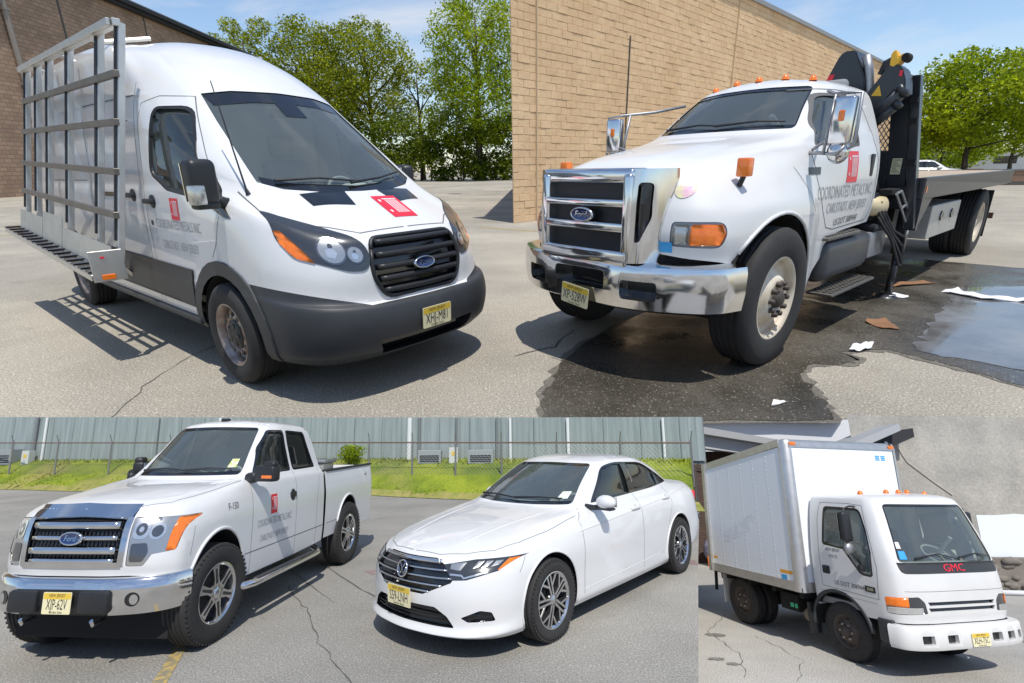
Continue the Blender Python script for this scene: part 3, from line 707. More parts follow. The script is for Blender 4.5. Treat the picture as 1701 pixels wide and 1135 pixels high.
FEN = [(-60, 34.6), (-21.2, 21.0), (-11.8, 18.7), (-4.86, 16.75), (0.46, 15.1), (4.75, 13.35)]
WAL = [(-60, 35.8), (-23.1, 22.6), (-13.0, 20.3), (-5.38, 18.4), (0.52, 16.7), (5.5, 14.95)]
def interp(poly, x):
    for a, b in zip(poly, poly[1:]):
        if a[0] <= x <= b[0]: return a[1] + (b[1] - a[1]) * (x - a[0]) / (b[0] - a[0])
    return poly[-1][1] if x > poly[-1][0] else poly[0][1]
bm = NB(); rows = []
XS = list(np.linspace(-34, 5.2, 150)); gr_ = random.Random(3)
for x in XS:
    e, f_, w_ = interp(EDGE_L, min(x, 4.05)), interp(FEN, min(x, 4.75)), interp(WAL, x); zz = lambda a: gr_.uniform(-a, a)
    rows.append([bm.verts.new(p) for p in ((min(x, .338 * e), e + zz(0.08), 0.012), (min(x, .338 * (e + (f_ - e) * 0.4)), e + (f_ - e) * 0.4, 0.2 + zz(0.03)), (min(x, .338 * f_), f_, 0.44 + 0.006 * (x + 20) + zz(0.02)), (min(x, .338 * (f_ + w_) / 2), (f_ + w_) / 2, 0.76 + zz(0.03)), (x, w_ + 0.2, 1.0))])
for A, B in zip(rows, rows[1:]):
    for k in range(4): bm.faces.new((A[k], B[k], B[k + 1], A[k + 1]))
flip_to(bm, (0, 0, 1)); bank = tag(mk('grass_bank', bm, M_grass, None, ML, smooth=80), kind='structure')
def gz(x, y):
    e, f_, w_ = interp(EDGE_L, min(x, 4.05)), interp(FEN, min(x, 4.75)), interp(WAL, x)
    return 0.44 * (y - e) / (f_ - e) if y < f_ else 0.44 + 0.56 * min(1, (y - f_) / (w_ - f_))
g_ = np.random.default_rng(9); nb_ = 26000
xs = g_.uniform(-26, 5.1, nb_); ee = np.array([interp(EDGE_L, min(x, 4.05)) for x in xs]); ww = np.array([interp(WAL, x) for x in xs])
ys = ee - 0.05 + (ww - ee) * g_.random(nb_); xs = np.minimum(xs, .336 * ys); zs = np.array([gz(x, y) for x, y in zip(xs, ys)])
hh = g_.uniform(0.02, 0.07, nb_); a = g_.uniform(0, 6.28, nb_); dx, dy = np.cos(a) * 0.02, np.sin(a) * 0.02; lx, ly = g_.normal(0, 0.03, nb_), g_.normal(0, 0.03, nb_)
V = np.stack([np.stack([xs - dx, ys - dy, zs - 0.02], 1), np.stack([xs + dx, ys + dy, zs - 0.02], 1), np.stack([xs + lx, ys + ly, zs + hh], 1)], 1).reshape(-1, 3)
me = bpy.data.meshes.new('grass'); me.from_pydata(V.tolist(), [], np.arange(3 * nb_).reshape(-1, 3).tolist()); me.materials.append(leaf_mat('grass blades', (0.15, 0.22, 0.008), (0.30, 0.35, 0.02), 0.3))
tag(link(bpy.data.objects.new('grass', me), None, ML), 'short green grass on the bank below the fence', 'grass', kind='stuff')
bm = NB()
for x0, x1 in zip(XS, XS[1:]):
    e0, e1 = interp(EDGE_L, min(x0, 4.05)), interp(EDGE_L, min(x1, 4.05)); q = 0.25 + 0.15 * math.sin(x0 * 1.7) + 0.1 * math.sin(x0 * 4.1)
    if x0 < 4: bm.faces.new([bm.verts.new(p) for p in ((x0, e0 - 0.12, 0.016), (x1, e1 - 0.12, 0.016), (x1, e1 + q, 0.16), (x0, e0 + q, 0.16))])
flip_to(bm, (0, 0, 1)); mk('dry_verge', bm, M_straw, bank)
# fence
fn = empty('chain_link_fence', ML); tag(fn, 'galvanised chain-link fence on the grass bank in front of the clad building', 'fence')
M_post = mat('fence steel', (0.26, 0.26, 0.25), 0.5, 0.6)
posts = [-21.9, -19.86, -17.58, -15.04, -12.38, -9.6, -7.2, -4.61, -3.14, -1.75, -0.36, 1.22, 2.88, 4.56]
def fy(x): return interp(FEN, x)
def rz(x): return 1.68 + (1.44 - 1.68) * (x + 21.3) / 26
for x in posts:
    bm = NB(); tube(bm, [(x, fy(x), gz(x, fy(x)) - 0.1), (x, fy(x), rz(x) + 0.06)], 0.03, 8); tube(bm, [(x, fy(x), rz(x) + 0.04), (x, fy(x) - 0.12, rz(x) + 0.3)], 0.014, 6); mk('post', bm, M_post, fn)
for a_, b_ in zip(posts, posts[1:]):
    bm = NB(); tube(bm, [(a_, fy(a_), rz(a_)), (b_, fy(b_), rz(b_))], 0.024, 6); mk('rail', bm, mat('rusty rail', (0.20, 0.13, 0.10), 0.7, 0.4), fn)
bm = NB(); x = posts[0]
while x < posts[-1]:
    for s in (-1, 1):
        h_ = 1.0; xa, xb = (x, x + h_ * 0.9) if s > 0 else (x + h_ * 0.9, x)
        if max(xa, xb) > posts[-1]: continue
        p, q = Vector((xa, fy(xa), gz(xa, fy(xa)) + 0.03)), Vector((xb, fy(xb), rz(xb)))
        w = Vector((0.0035, 0, 0)); bm.faces.new([bm.verts.new(k) for k in (p - w, p + w, q + w, q - w)])
    x += 0.11
tag(mk('chain_link_mesh', bm, M_post, fn), kind='stuff')
# clad building
cb = empty('clad_building', ML); tag(cb, 'long blue-grey metal-clad building behind the fence and grass', 'building')
def clad_mat():
    m, nt, b, t = nodes_of('blue grey cladding'); mpn = nt.nodes.new('ShaderNodeMapping'); mpn.inputs['Scale'].default_value = (5.0, 5.0, 0.35); nt.links.new(t.outputs['Object'], mpn.inputs['Vector'])
    n = N(nt, 'ShaderNodeTexNoise', Scale=1.4, Detail=6.0, Roughness=0.65); nt.links.new(mpn.outputs[0], n.inputs['Vector'])
    c = ramp(nt, n.outputs[0], 0.3, (0.21, 0.255, 0.25), 0.62, (0.31, 0.36, 0.355)); nt.links.new(c, b.inputs['Base Color']); b.inputs['Roughness'].default_value = 0.55; return m
M_clad1 = clad_mat()
M_clad2 = mat('dark seam', (0.16, 0.18, 0.19), 0.7)
def wtop(x): return 2.80 + (2.14 - 2.80) * (x + 23.28) / (5.46 + 23.28)
x = -34.0
while x < 5.45:
    x1 = min(x + 1.05, 5.47); y0, y1 = interp(WAL, x), interp(WAL, x1); bm = NB(); g = 0.006; ns = 3
    for k in range(ns):
        t0, t1 = k / ns, (k + 1) / ns
        q = []
        for t, dd in ((t0, 0), (t0 + 0.04, -0.012), (t0 + 0.1, -0.012), (t0 + 0.14, 0), (t1, 0)):
            xx = x + g + (x1 - x - 2 * g) * t; q.append((xx, y0 + (y1 - y0) * t + dd))
        for a_, b_ in zip(q, q[1:]): bm.faces.new([bm.verts.new(p) for p in ((a_[0], a_[1], 0.9), (b_[0], b_[1], 0.9), (b_[0], b_[1], wtop(b_[0])), (a_[0], a_[1], wtop(a_[0])))])
    bmesh.ops.remove_doubles(bm, verts=bm.verts, dist=1e-4); flip_to(bm, (0, -1, 0)); mk('cladding_panel', bm, M_clad1, cb); x = x1
bm = NB(); A = [bm.verts.new((x, y + 0.06, 0.8)) for x, y in WAL]; B = [bm.verts.new((x, y + 0.06, wtop(x) - 0.01)) for x, y in WAL]; C = [bm.verts.new((x + 0.3, y + 0.5, wtop(x) - 0.01)) for x, y in WAL]
for k in range(len(A) - 1): bm.faces.new((A[k], A[k + 1], B[k + 1], B[k])); bm.faces.new((B[k], B[k + 1], C[k + 1], C[k]))
mk('wall', bm, M_clad2, cb)
def on_wall(x, d=0.0): return (x, interp(WAL, x) - d)
for x, w, c in ((-19.6, 0.05, 'w'), (-20.1, 0.06, 'd'), (-11.2, 0.05, 'w'), (-14.0, 0.025, 'd'), (-3.55, 0.08, 'w'), (-3.2, 0.06, 'd'), (-1.9, 0.04, 'd'), (-0.55, 0.035, 'd'), (-0.1, 0.045, 'w'), (1.7, 0.05, 'w'), (4.4, 0.04, 'w')):
    p = on_wall(x, 0.08); bm = NB(); tube(bm, [(p[0], p[1], 0.92), (p[0], p[1], wtop(x) - 0.02)], w, 8); mk('downpipe', bm, mat('white downpipe', (0.7, 0.72, 0.72), 0.5) if c == 'w' else M_clad2, cb)
GC = 'grey service cabinets along the clad wall'
for i, (x, w, h, d, lb) in enumerate(((-21.2, 0.9, 0.62, 0.5, 'dark grey service cabinet at the far left below the clad wall'), (-20.0, 0.3, 0.55, 0.3, 'small pale service box beside the left cabinet'), (-2.75, 0.75, 0.42, 0.4, 'left dark vented cabinet behind the fence above the sedan'), (-1.05, 0.8, 0.42, 0.4, 'right dark vented cabinet behind the fence above the sedan'), (-1.95, 0.28, 0.5, 0.25, 'slim pale meter box between the two vented cabinets'))):
    p = on_wall(x, 0.35); z0 = gz(*p) - 0.05; r_ = empty('service_cabinet', ML @ Matrix.Translation((p[0], p[1], z0))); tag(r_, lb, 'cabinet', GC)
    bm = NB(); box(bm, -w / 2, w / 2, -d / 2, d / 2, 0, h, 0.01); mk('case', bm, mat('cabinet grey', (0.30, 0.33, 0.34), 0.5) if w > .4 else mat('cabinet pale', (0.6, 0.62, 0.6), 0.5), r_)
    bm = NB()
    if w > 0.4:
        for k in range(4): box(bm, -w * 0.42, w * 0.42, -d / 2 - 0.012, -d / 2 + 0.002, h * (0.12 + 0.14 * k), h * (0.2 + 0.14 * k))
        mk('vent', bm, M_gloss, r_)
    else:
        box(bm, -w * 0.2, w * 0.2, -d / 2 - 0.01, -d / 2 + 0.002, h * 0.5, h * 0.75); mk('label_plate', bm, M_platey, r_)
sh = empty('shrub', ML @ Matrix.Translation((-5.15, 16.7, 0.42))); tag(sh, 'yellow-green shrub by the fence behind the pickup tailgate', 'shrub')
bm = NB()
for k in range(7): a = k * 0.9; tube(bm, [(0, 0, 0), (0.12 * math.cos(a), 0.12 * math.sin(a), 0.4), (0.3 * math.cos(a), 0.3 * math.sin(a), 0.85)], [0.012, 0.009, 0.004], 5)
mk('stems', bm, M_bark, sh); g_ = np.random.default_rng(3)
leaves_mesh('foliage', [(g_.normal() * 0.17, g_.normal() * 0.15, 0.25 + 0.75 * g_.random(), 0.16 + 0.1 * g_.random()) for k in range(18)], 0.035, 2600, M_leafB, sh, 12)

# ---------------------------------------------------------------- yard: garage, stucco building
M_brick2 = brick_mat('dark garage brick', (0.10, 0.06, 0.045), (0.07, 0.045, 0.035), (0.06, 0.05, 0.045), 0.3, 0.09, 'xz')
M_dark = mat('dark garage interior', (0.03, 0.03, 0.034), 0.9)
ga = empty('garage', MG @ Matrix.Translation((5.9, 17.3, 0))); tag(ga, 'dark open garage with a pale fascia behind the tail of the box truck', 'garage')
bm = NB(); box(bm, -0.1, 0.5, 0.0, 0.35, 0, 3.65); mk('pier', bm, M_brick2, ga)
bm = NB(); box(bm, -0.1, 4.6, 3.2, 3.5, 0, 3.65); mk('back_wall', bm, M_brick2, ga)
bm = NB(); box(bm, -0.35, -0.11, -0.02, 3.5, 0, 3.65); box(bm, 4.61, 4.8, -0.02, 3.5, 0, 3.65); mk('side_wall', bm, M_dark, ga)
bm = NB(); prism(bm, [(-0.4, 3.62), (4.7, 3.05), (4.7, 3.32), (-0.4, 4.05)], 1, -0.25, 0.1); mk('fascia', bm, mat('pale fascia', (0.42, 0.43, 0.44), 0.6), ga)
bm = NB(); prism(bm, [(-0.4, 4.06), (4.7, 3.33), (4.7, 3.5), (-0.4, 4.30)], 1, -0.6, 3.6); mk('roof', bm, mat('grey roof sheet', (0.32, 0.32, 0.32), 0.7), ga)
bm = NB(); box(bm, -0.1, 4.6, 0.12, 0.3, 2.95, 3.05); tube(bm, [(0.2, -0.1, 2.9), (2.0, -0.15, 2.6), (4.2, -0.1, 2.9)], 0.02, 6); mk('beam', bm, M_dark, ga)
bu = empty('wrapped_bundle', MG @ Matrix.Translation((6.25, 16.75, 0))); tag(bu, 'purple tarpaulin bundle on orange legs beside the garage', 'bundle')
bm = NB(); bmesh.ops.create_icosphere(bm, subdivisions=3, radius=0.33)
for v in bm.verts:
    v.co.x *= 0.9; v.co.z = v.co.z * 1.0 + 0.46; n = math.sin(v.co.x * 17 + v.co.z * 9) * math.cos(v.co.y * 14 + v.co.z * 13); v.co *= 1 + 0.05 * n
mk('tarpaulin', bm, mat('purple tarpaulin', (0.13, 0.11, 0.22), 0.6, noise=(9, .2, (0.3, 0.3, 0.38))), bu, smooth=50)
for x in (-0.2, 0.2): bm = NB(); tube(bm, [(x, -0.15, 0), (x, -0.1, 0.35)], 0.035, 8); mk('leg', bm, M_amber, bu)
st = empty('stucco_building', MG @ Matrix.Translation((8.2, 13.6, 0))); tag(st, 'weathered beige stucco building with a white-painted lower band behind the box truck', 'building')
def stucco():
    m, nt, b, t = nodes_of('weathered stucco'); co = t.outputs['Object']
    n = N(nt, 'ShaderNodeTexNoise', Scale=0.8, Detail=8.0, Roughness=0.65); nt.links.new(co, n.inputs['Vector']); n2 = N(nt, 'ShaderNodeTexNoise', Scale=14.0, Detail=5.0); nt.links.new(co, n2.inputs['Vector'])
    c = ramp(nt, n.outputs[0], 0.35, (0.30, 0.285, 0.255), 0.65, (0.44, 0.415, 0.365)); f = ramp(nt, n2.outputs[0], 0.3, (0.8, 0.8, 0.8), 0.7, (1.1, 1.1, 1.1))
    nt.links.new(mixc(nt, c, f, 0.8, 'MULTIPLY'), b.inputs['Base Color']); b.inputs['Roughness'].default_value = 0.95
    bp = N(nt, 'ShaderNodeBump', Strength=0.5, Distance=0.03); nt.links.new(n2.outputs[0], bp.inputs['Height']); nt.links.new(bp.outputs[0], b.inputs['Normal']); return m
bm = NB(); prism(bm, [(.75, 0), (16, 0), (16, 3), (3.4, 3)], 2, 0, 4.21); mk('wall', bm, stucco(), st)
bm = NB(); sheet_pts = [(3.6, 1.72)] + [(3.6 + 0.5 * k, 1.76 + random.uniform(-0.05, 0.05)) for k in range(1, 24)] + [(15.9, 1.7), (15.9, 0.78), (3.6, 0.74)]
prism(bm, sheet_pts, 1, -0.012, 0.001); mk('painted_band', bm, mat('white wall paint', (0.72, 0.75, 0.78), 0.7), st)
M_rubb = mat('rubble stone', (0.24, 0.215, 0.185), 0.95, noise=(2.5, .3, (0.15, 0.13, 0.11)), bump=(8, 0.7))
rr = random.Random(8)
for k in range(90):
    bm = NB(); bmesh.ops.create_icosphere(bm, subdivisions=2, radius=rr.uniform(0.05, 0.13))
    for v in bm.verts: v.co *= rr.uniform(0.86, 1.12)
    bmesh.ops.scale(bm, vec=(1.5, 0.8, 0.8), verts=bm.verts); bmesh.ops.translate(bm, verts=bm.verts, vec=(rr.uniform(2.6, 8.5), -0.06 + rr.uniform(-0.12, 0.04), rr.uniform(0.05, 0.72))); mk('stone', bm, M_rubb, st, smooth=60)
bm = NB(); box(bm, 0, 16, -0.1, 0.02, 0, 0.72); mk('footing', bm, M_rubb, st)
bm = NB(); prism(bm, [(.2, 3.2), (1.45, 3.72), (1.45, 3.9), (.2, 3.40)], 1, -0.85, 0.3); mk('roof_edge', bm, mat('grey barge board', (0.36, 0.37, 0.38), 0.6), st)
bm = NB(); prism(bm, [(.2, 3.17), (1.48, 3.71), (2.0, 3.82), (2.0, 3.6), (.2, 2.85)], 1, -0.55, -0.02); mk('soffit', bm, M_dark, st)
bm = NB(); tube(bm, [(1.2, -0.62, 3.45), (1.4, -0.3, 3.1), (1.5, -0.06, 2.95)], 0.035, 8); mk('bracket', bm, mat('white bracket', (0.7, 0.7, 0.7), 0.5), st)
bm = NB(); tube(bm, [(1.9, -0.02, 3.4), (2.1, -0.02, 3.0), (2.7, -0.02, 2.5), (3.1, -0.02, 2.2)], 0.012, 6); mk('cable', bm, mat('tan cable', (0.5, 0.46, 0.38), 0.6), st)
pi = empty('drain_pipe', MG @ Matrix.Translation((11.2, 12.75, 0))); tag(pi, 'white plastic drain pipe lying along the foot of the stucco wall', 'pipe')
bm = NB(); tube(bm, [(-0.4, 0.2, 0.06), (6, -0.5, 0.06)], 0.055, 12); mk('pipe', bm, M_skirt, pi, smooth=50)
bm = NB(); tube(bm, [(-0.42, 0.2, 0.062), (-0.2, 0.18, 0.062)], 0.07, 12); mk('coupling', bm, M_whitet, pi, smooth=50)
for i, (x, y, r_) in enumerate(((8.35, 9.2, 0.35), (8.9, 9.0, 0.3), (8.0, 8.3, 0.25), (3.35, 9.2, 0.18), (3.2, 10.6, 0.2), (2.9, 8.0, 0.12), (3.05, 7.8, 0.1))):
    sheet('oil_stain', jag([(x + r_ * math.cos(t), y + r_ * 0.6 * math.sin(t)) for t in np.linspace(0, 6.28, 9)[:-1]], r_ * 0.15, 3, i), mat('oil stain', (0.17, 0.155, 0.14), 0.6, noise=(7, .2, (0.28, 0.26, 0.24))), None, 0.004 + 0.0005 * i, parent=yard)

# ---------------------------------------------------------------- litter on the wet ground beside the crane truck
M_card = mat('wet cardboard', (0.30, 0.155, 0.075), 0.8, noise=(4, .2, (0.2, 0.1, 0.05))); M_paper = mat('white paper', (0.75, 0.75, 0.76), 0.6)
def scrap(name, x, y, pts, m, label, cat, seed, lift=0.05, group=None):
    r_ = random.Random(seed); bm = NB(); n = 9; G_ = []
    bx = [p[0] for p in pts]; by = [p[1] for p in pts]; V = [bm.verts.new((p[0], p[1], 0)) for p in pts]; f = bm.faces.new(V)
    bmesh.ops.triangulate(bm, faces=[f]); bmesh.ops.subdivide_edges(bm, edges=bm.edges[:], cuts=3, use_grid_fill=True)
    for v in bm.verts: v.co.z = 0.012 + lift * (0.5 + 0.5 * math.sin(v.co.x * 23 + seed) * math.cos(v.co.y * 19 + seed * 2)) * r_.uniform(0.6, 1.2)
    flip_to(bm, (0, 0, 1)); solid(bm, 0.006); o = mk(name, bm, m, None, MU @ Matrix.Translation((x, y, 0)), smooth=40); tag(o, label, cat, group); return o
scrap('cardboard_piece', 3.55, 4.75, [(-.10, .02), (-.02, .12), (.14, .10), (.10, -.06), (.06, -.22), (-.08, -.18)], M_card, 'torn brown cardboard scrap lying in the wet patch', 'litter', 1, .03)
scrap('cardboard_piece', 5.0, 6.3, [(-.35, .05), (.35, .22), (.45, .1), (-.3, -.08)], M_card, 'flattened cardboard strip beside the stabiliser foot', 'litter', 2, .03)
scrap('paper_scrap', 2.93, 4.06, [(-.14, -.08), (-.02, .02), (.12, .10), (.16, .06), (.06, -.05), (-.06, -.10)], M_paper, 'crumpled white paper at the edge of the dry island', 'litter', 3, .05)
scrap('paper_scrap', 4.45, 5.75, [(-.12, -.05), (-.02, .08), (.16, .06), (.10, -.06)], M_paper, 'small white paper near the stabiliser foot', 'litter', 4, .04)
scrap('plastic_sheet', 5.55, 5.65, [(-.42, .30), (-.12, .42), (-.18, .14), (.02, -.08), (.38, -.12), (.12, -.24), (-.28, -.08)], M_paper, 'curved white plastic sheet by the puddle right of the truck', 'litter', 5, .04)
scrap('paper_scrap', 1.72, 3.02, [(-.05, -.03), (.0, .05), (.06, .0)], M_paper, 'tiny white paper fleck in front of the truck wheel', 'litter', 6, .02)

# ================================================================ VEHICLES: shared parts
WS = [1.0, 1.0, 1.0]                          # the vehicle's own proportions, so that wheels stay round
def wheel(root, x, y, r, w, rim_r, kind, mirror=1):
    """tyre and rim about the y axis; mirror=+1 faces +y (vehicle's left)"""
    s = mirror; k_ = (WS[0] + WS[2]) / 2; e = empty('wheel', Matrix.Translation((x, y, r * k_ / WS[2])) @ Matrix.Diagonal((k_ / WS[0], k_ / WS[1], k_ / WS[2], 1)), root)
    bm = NB(); h = w / 2; rr = rim_r
    prof = [(rr - 0.012, -h * 0.80), (rr + 0.01, -h * 0.92), (rr + (r - rr) * 0.45, -h * 1.0), (r - 0.03, -h * 0.93), (r - 0.008, -h * 0.80), (r, -h * 0.66)]
    ng = 4
    for k in range(ng):
        c = -h * 0.62 + (k + 0.5) * (h * 1.24 / ng); g = 0.006
        prof += [(r, c - 0.012 * (w / 0.25)), (r - 0.011, c - 0.008 * (w / 0.25)), (r - 0.011, c + 0.008 * (w / 0.25)), (r, c + 0.012 * (w / 0.25))]
    prof += [(r, h * 0.66), (r - 0.008, h * 0.80), (r - 0.03, h * 0.93), (r - (r - rr) * 0.28, h * 0.985), (r - (r - rr) * 0.31, h * 1.0), (rr + (r - rr) * 0.45, h * 1.0), (rr + 0.03, h * 0.97), (rr + 0.01, h * 0.90), (rr - 0.012, h * 0.80)]
    lathe(bm, prof, (0, 0, 0), 'y', 56, sgn=s)
    # shoulder blocks
    for k in range(0 if kind in ('truck', 'dual', 'dark', 'steel') else 56):
        t = 2 * math.pi * (k + 0.5) / 56; c, n_ = math.cos(t), math.sin(t); tr_ = Matrix.Rotation(-t, 4, 'Y')
        box(bm, r - 0.026, r - 0.0095, s * h * 0.70 if s > 0 else -h * 0.95, s * h * 0.95 if s > 0 else -h * 0.70, -0.010, 0.010, mtx=tr_)
    bmesh.ops.recalc_face_normals(bm, faces=bm.faces); mk('tyre', bm, M_rubber, e, smooth=35)
    bm = NB(); f = h * 0.80
    barrel = [(rr + 0.004, f + 0.012), (rr - 0.004, f + 0.014), (rr - 0.022, f - 0.004), (rr - 0.035, f - 0.06), (rr - 0.05, -f)]
    if kind == 'steel':                        # pressed steel with round holes and a black centre cap
        lathe(bm, barrel, sgn=s, n=48)
        lathe(bm, [(rr - 0.03, f - 0.05), (rr - 0.055, f - 0.075), (rr * 0.72, f - 0.05), (rr * 0.66, f - 0.022), (rr * 0.56, f - 0.015), (rr * 0.50, f - 0.03), (0.001, f - 0.035)], sgn=s, n=48)
        for k in range(12):
            t = 2 * math.pi * k / 12; lathe(bm, [(0.0, 0.004), (rr * 0.072, 0.004), (rr * 0.085, -0.004)], (math.cos(t) * rr * 0.63, s * (f - 0.0175), math.sin(t) * rr * 0.63), 'y', 12, mi=1, sgn=s)
        lathe(bm, [(0.001, f - 0.002), (rr * 0.2, f - 0.002), (rr * 0.40, f - 0.008), (rr * 0.47, f - 0.018), (rr * 0.485, f - 0.034)], sgn=s, n=32, mi=1)
        for k in range(5):
            t = 2 * math.pi * k / 5 + .3; box(bm, -0.015, 0.015, s * (f - 0.008) - 0.008, s * (f - 0.008) + 0.008, rr * 0.12, rr * 0.38, 0.004, 1, Matrix.Rotation(t, 4, 'Y'), 1)
        mk('rim', bm, None, e, smooth=40, mats=[M_rimg, M_blackp])
    elif kind in ('truck', 'dual'):            # cream ten-hole heavy wheel
        if kind == 'truck':
            lathe(bm, barrel, sgn=s, n=48)
            lathe(bm, [(rr - 0.03, f - 0.03), (rr * 0.9, f - 0.055), (rr * 0.72, f - 0.075), (rr * 0.52, f + 0.0), (rr * 0.47, f + 0.01), (rr * 0.30, f + 0.012), (rr * 0.28, f - 0.02), (0.001, f - 0.02)], sgn=s, n=48)
            lathe(bm, [(0.001, f + 0.052), (rr * 0.12, f + 0.052), (rr * 0.20, f + 0.035), (rr * 0.24, f + 0.0), (rr * 0.25, f - 0.03)], sgn=s, n=28, mi=1)
            for k in range(10):
                t = 2 * math.pi * k / 10; lathe(bm, [(0.0, 0.035), (0.014, 0.035), (0.019, 0.028), (0.022, -0.01)], (math.cos(t) * rr * 0.385, s * (f + 0.012), math.sin(t) * rr * 0.385), 'y', 8, mi=1, sgn=s)
            for k in range(2):
                t = math.pi * k + 0.25; lathe(bm, [(0.0, 0.006), (rr * 0.085, 0.006), (rr * 0.095, -0.01)], (-math.cos(t) * rr * 0.66, s * (f - 0.042), math.sin(t) * rr * 0.66), 'y', 16, mi=2, sgn=s)
        else:
            lathe(bm, [(rr + 0.004, f + 0.012), (rr - 0.004, f + 0.014), (rr - 0.025, f - 0.03), (rr - 0.05, f - 0.12), (rr * 0.55, f - 0.15), (rr * 0.45, f - 0.13), (rr * 0.3, f - 0.12), (rr * 0.26, f - 0.02), (0.001, f - 0.01)], sgn=s, n=48)
            for k in range(8):
                t = 2 * math.pi * k / 8; lathe(bm, [(0.0, 0.03), (0.018, 0.03), (0.022, -0.01)], (math.cos(t) * rr * 0.38, s * (f - 0.125), math.sin(t) * rr * 0.38), 'y', 8, mi=1, sgn=s)
        mk('rim', bm, None, e, smooth=40, mats=[M_rimw, M_rimd, M_gloss])
    elif kind == 'dark':                       # dark six-stud truck wheel
        lathe(bm, [(rr + 0.004, f + 0.012), (rr - 0.004, f + 0.014), (rr - 0.025, f - 0.02), (rr * 0.80, f - 0.05), (rr * 0.66, f - 0.01), (rr * 0.55, f + 0.0), (rr * 0.36, f + 0.0), (rr * 0.34, f + 0.035), (rr * 0.2, f + 0.05), (0.001, f + 0.05)], sgn=s, n=44)
        for k in range(6):
            t = 2 * math.pi * k / 6; lathe(bm, [(0.0, 0.03), (0.016, 0.03), (0.02, -0.01)], (math.cos(t) * rr * 0.46, s * f, math.sin(t) * rr * 0.46), 'y', 8, mi=1, sgn=s)
            t += 0.52; lathe(bm, [(0.0, 0.003), (rr * 0.09, 0.003), (rr * 0.1, -0.01)], (math.cos(t) * rr * 0.72, s * (f - 0.028), math.sin(t) * rr * 0.72), 'y', 12, mi=2, sgn=s)
        mk('rim', bm, None, e, smooth=40, mats=[M_rimd, M_rimg, M_gloss])
    else:                                      # alloy: six fat spokes or ten split spokes
        lathe(bm, barrel, sgn=s, n=48)
        lathe(bm, [(rr - 0.045, -f * 0.2), (0.001, -f * 0.2)], sgn=s, n=32, mi=1)
        if kind == 'six':
            for k in range(6):
                T = Matrix.Rotation(2 * math.pi * k / 6 + 0.2, 4, 'Y')
                prism(bm, [(-0.052, 0.03), (0.052, 0.03), (0.030, rr * 0.55), (0.046, rr - 0.02), (-0.046, rr - 0.02), (-0.030, rr * 0.55)], 1, s * (f - 0.035), s * (f + 0.006), mtx=T, taper=None)
                prism(bm, [(-0.016, 0.09), (0.016, 0.09), (0.012, rr - 0.04), (-0.012, rr - 0.04)], 1, s * (f + 0.0055), s * (f + 0.0085), mtx=T, mi=2)
            lathe(bm, [(0.0, f + 0.02), (0.045, f + 0.018), (0.06, f + 0.005), (0.062, f - 0.03)], sgn=s, n=24)
            for k in range(6):
                t = 2 * math.pi * (k + .5) / 6 + .2; lathe(bm, [(0.0, 0.012), (0.011, 0.012), (0.012, -0.01)], (math.sin(t) * 0.085, s * (f - 0.012), math.cos(t) * 0.085), 'y', 8, mi=1, sgn=s)
            mk('rim', bm, None, e, smooth=30, mats=[M_alloy, M_blackp, M_alloyd])
        else:
            for k in range(5):
                for q in (-1, 1):
                    T = Matrix.Rotation(2 * math.pi * k / 5 + 0.3, 4, 'Y')
                    a0, a1 = q * 0.10, q * 0.30
                    P = lambda rad, a: (math.sin(a) * rad, math.cos(a) * rad)
                    st = P(0.04, q * 0.35); md = P(rr * 0.52, q * 0.16)
                    for (p, t_, w0, w1) in ((st, md, 0.016, 0.012), (md, P(rr - 0.012, q * 0.10), 0.012, 0.013), (md, P(rr - 0.012, q * 0.50), 0.012, 0.013)):
                        d = Vector((t_[0] - p[0], t_[1] - p[1])).normalized(); n_ = Vector((-d.y, d.x))
                        for (a_, b_, m_, k_) in ((f - 0.04, f + 0.002, 1, 1.0), (f + 0.0015, f + 0.005, 0, 0.62)):
                            prism(bm, [(p[0] + n_.x * w0 * k_, p[1] + n_.y * w0 * k_), (t_[0] + n_.x * w1 * k_, t_[1] + n_.y * w1 * k_), (t_[0] - n_.x * w1 * k_, t_[1] - n_.y * w1 * k_), (p[0] - n_.x * w0 * k_, p[1] - n_.y * w0 * k_)], 1, s * a_, s * b_, mi=m_, mtx=T)
            lathe(bm, [(0.0, f + 0.008), (0.03, f + 0.008), (0.038, f + 0.0), (0.055, f - 0.005), (0.058, f - 0.03)], sgn=s, n=24, mi=0)
            mk('rim', bm, None, e, smooth=30, mats=[M_alloy, M_alloyd])
    return e
def arch_liner(root, x, z, r, y_out, s, depth=0.32, y_in=None, name='wheel_well', m=None):
    bm = NB(); n = 20; yi = y_out - depth; A, B, C = [], [], []
    for k in range(n + 1):
        t = math.pi * (-0.02 + 1.04 * k / n); p = (x + r * math.cos(t), z + r * math.sin(t))
        A.append(bm.verts.new((p[0], s * (y_out - 0.012), p[1]))); B.append(bm.verts.new((p[0], s * yi, p[1])))
    for k in range(n): bm.faces.new((A[k], A[k + 1], B[k + 1], B[k]))
    bm.faces.new(B); mk(name, bm, M_under, root, smooth=40)
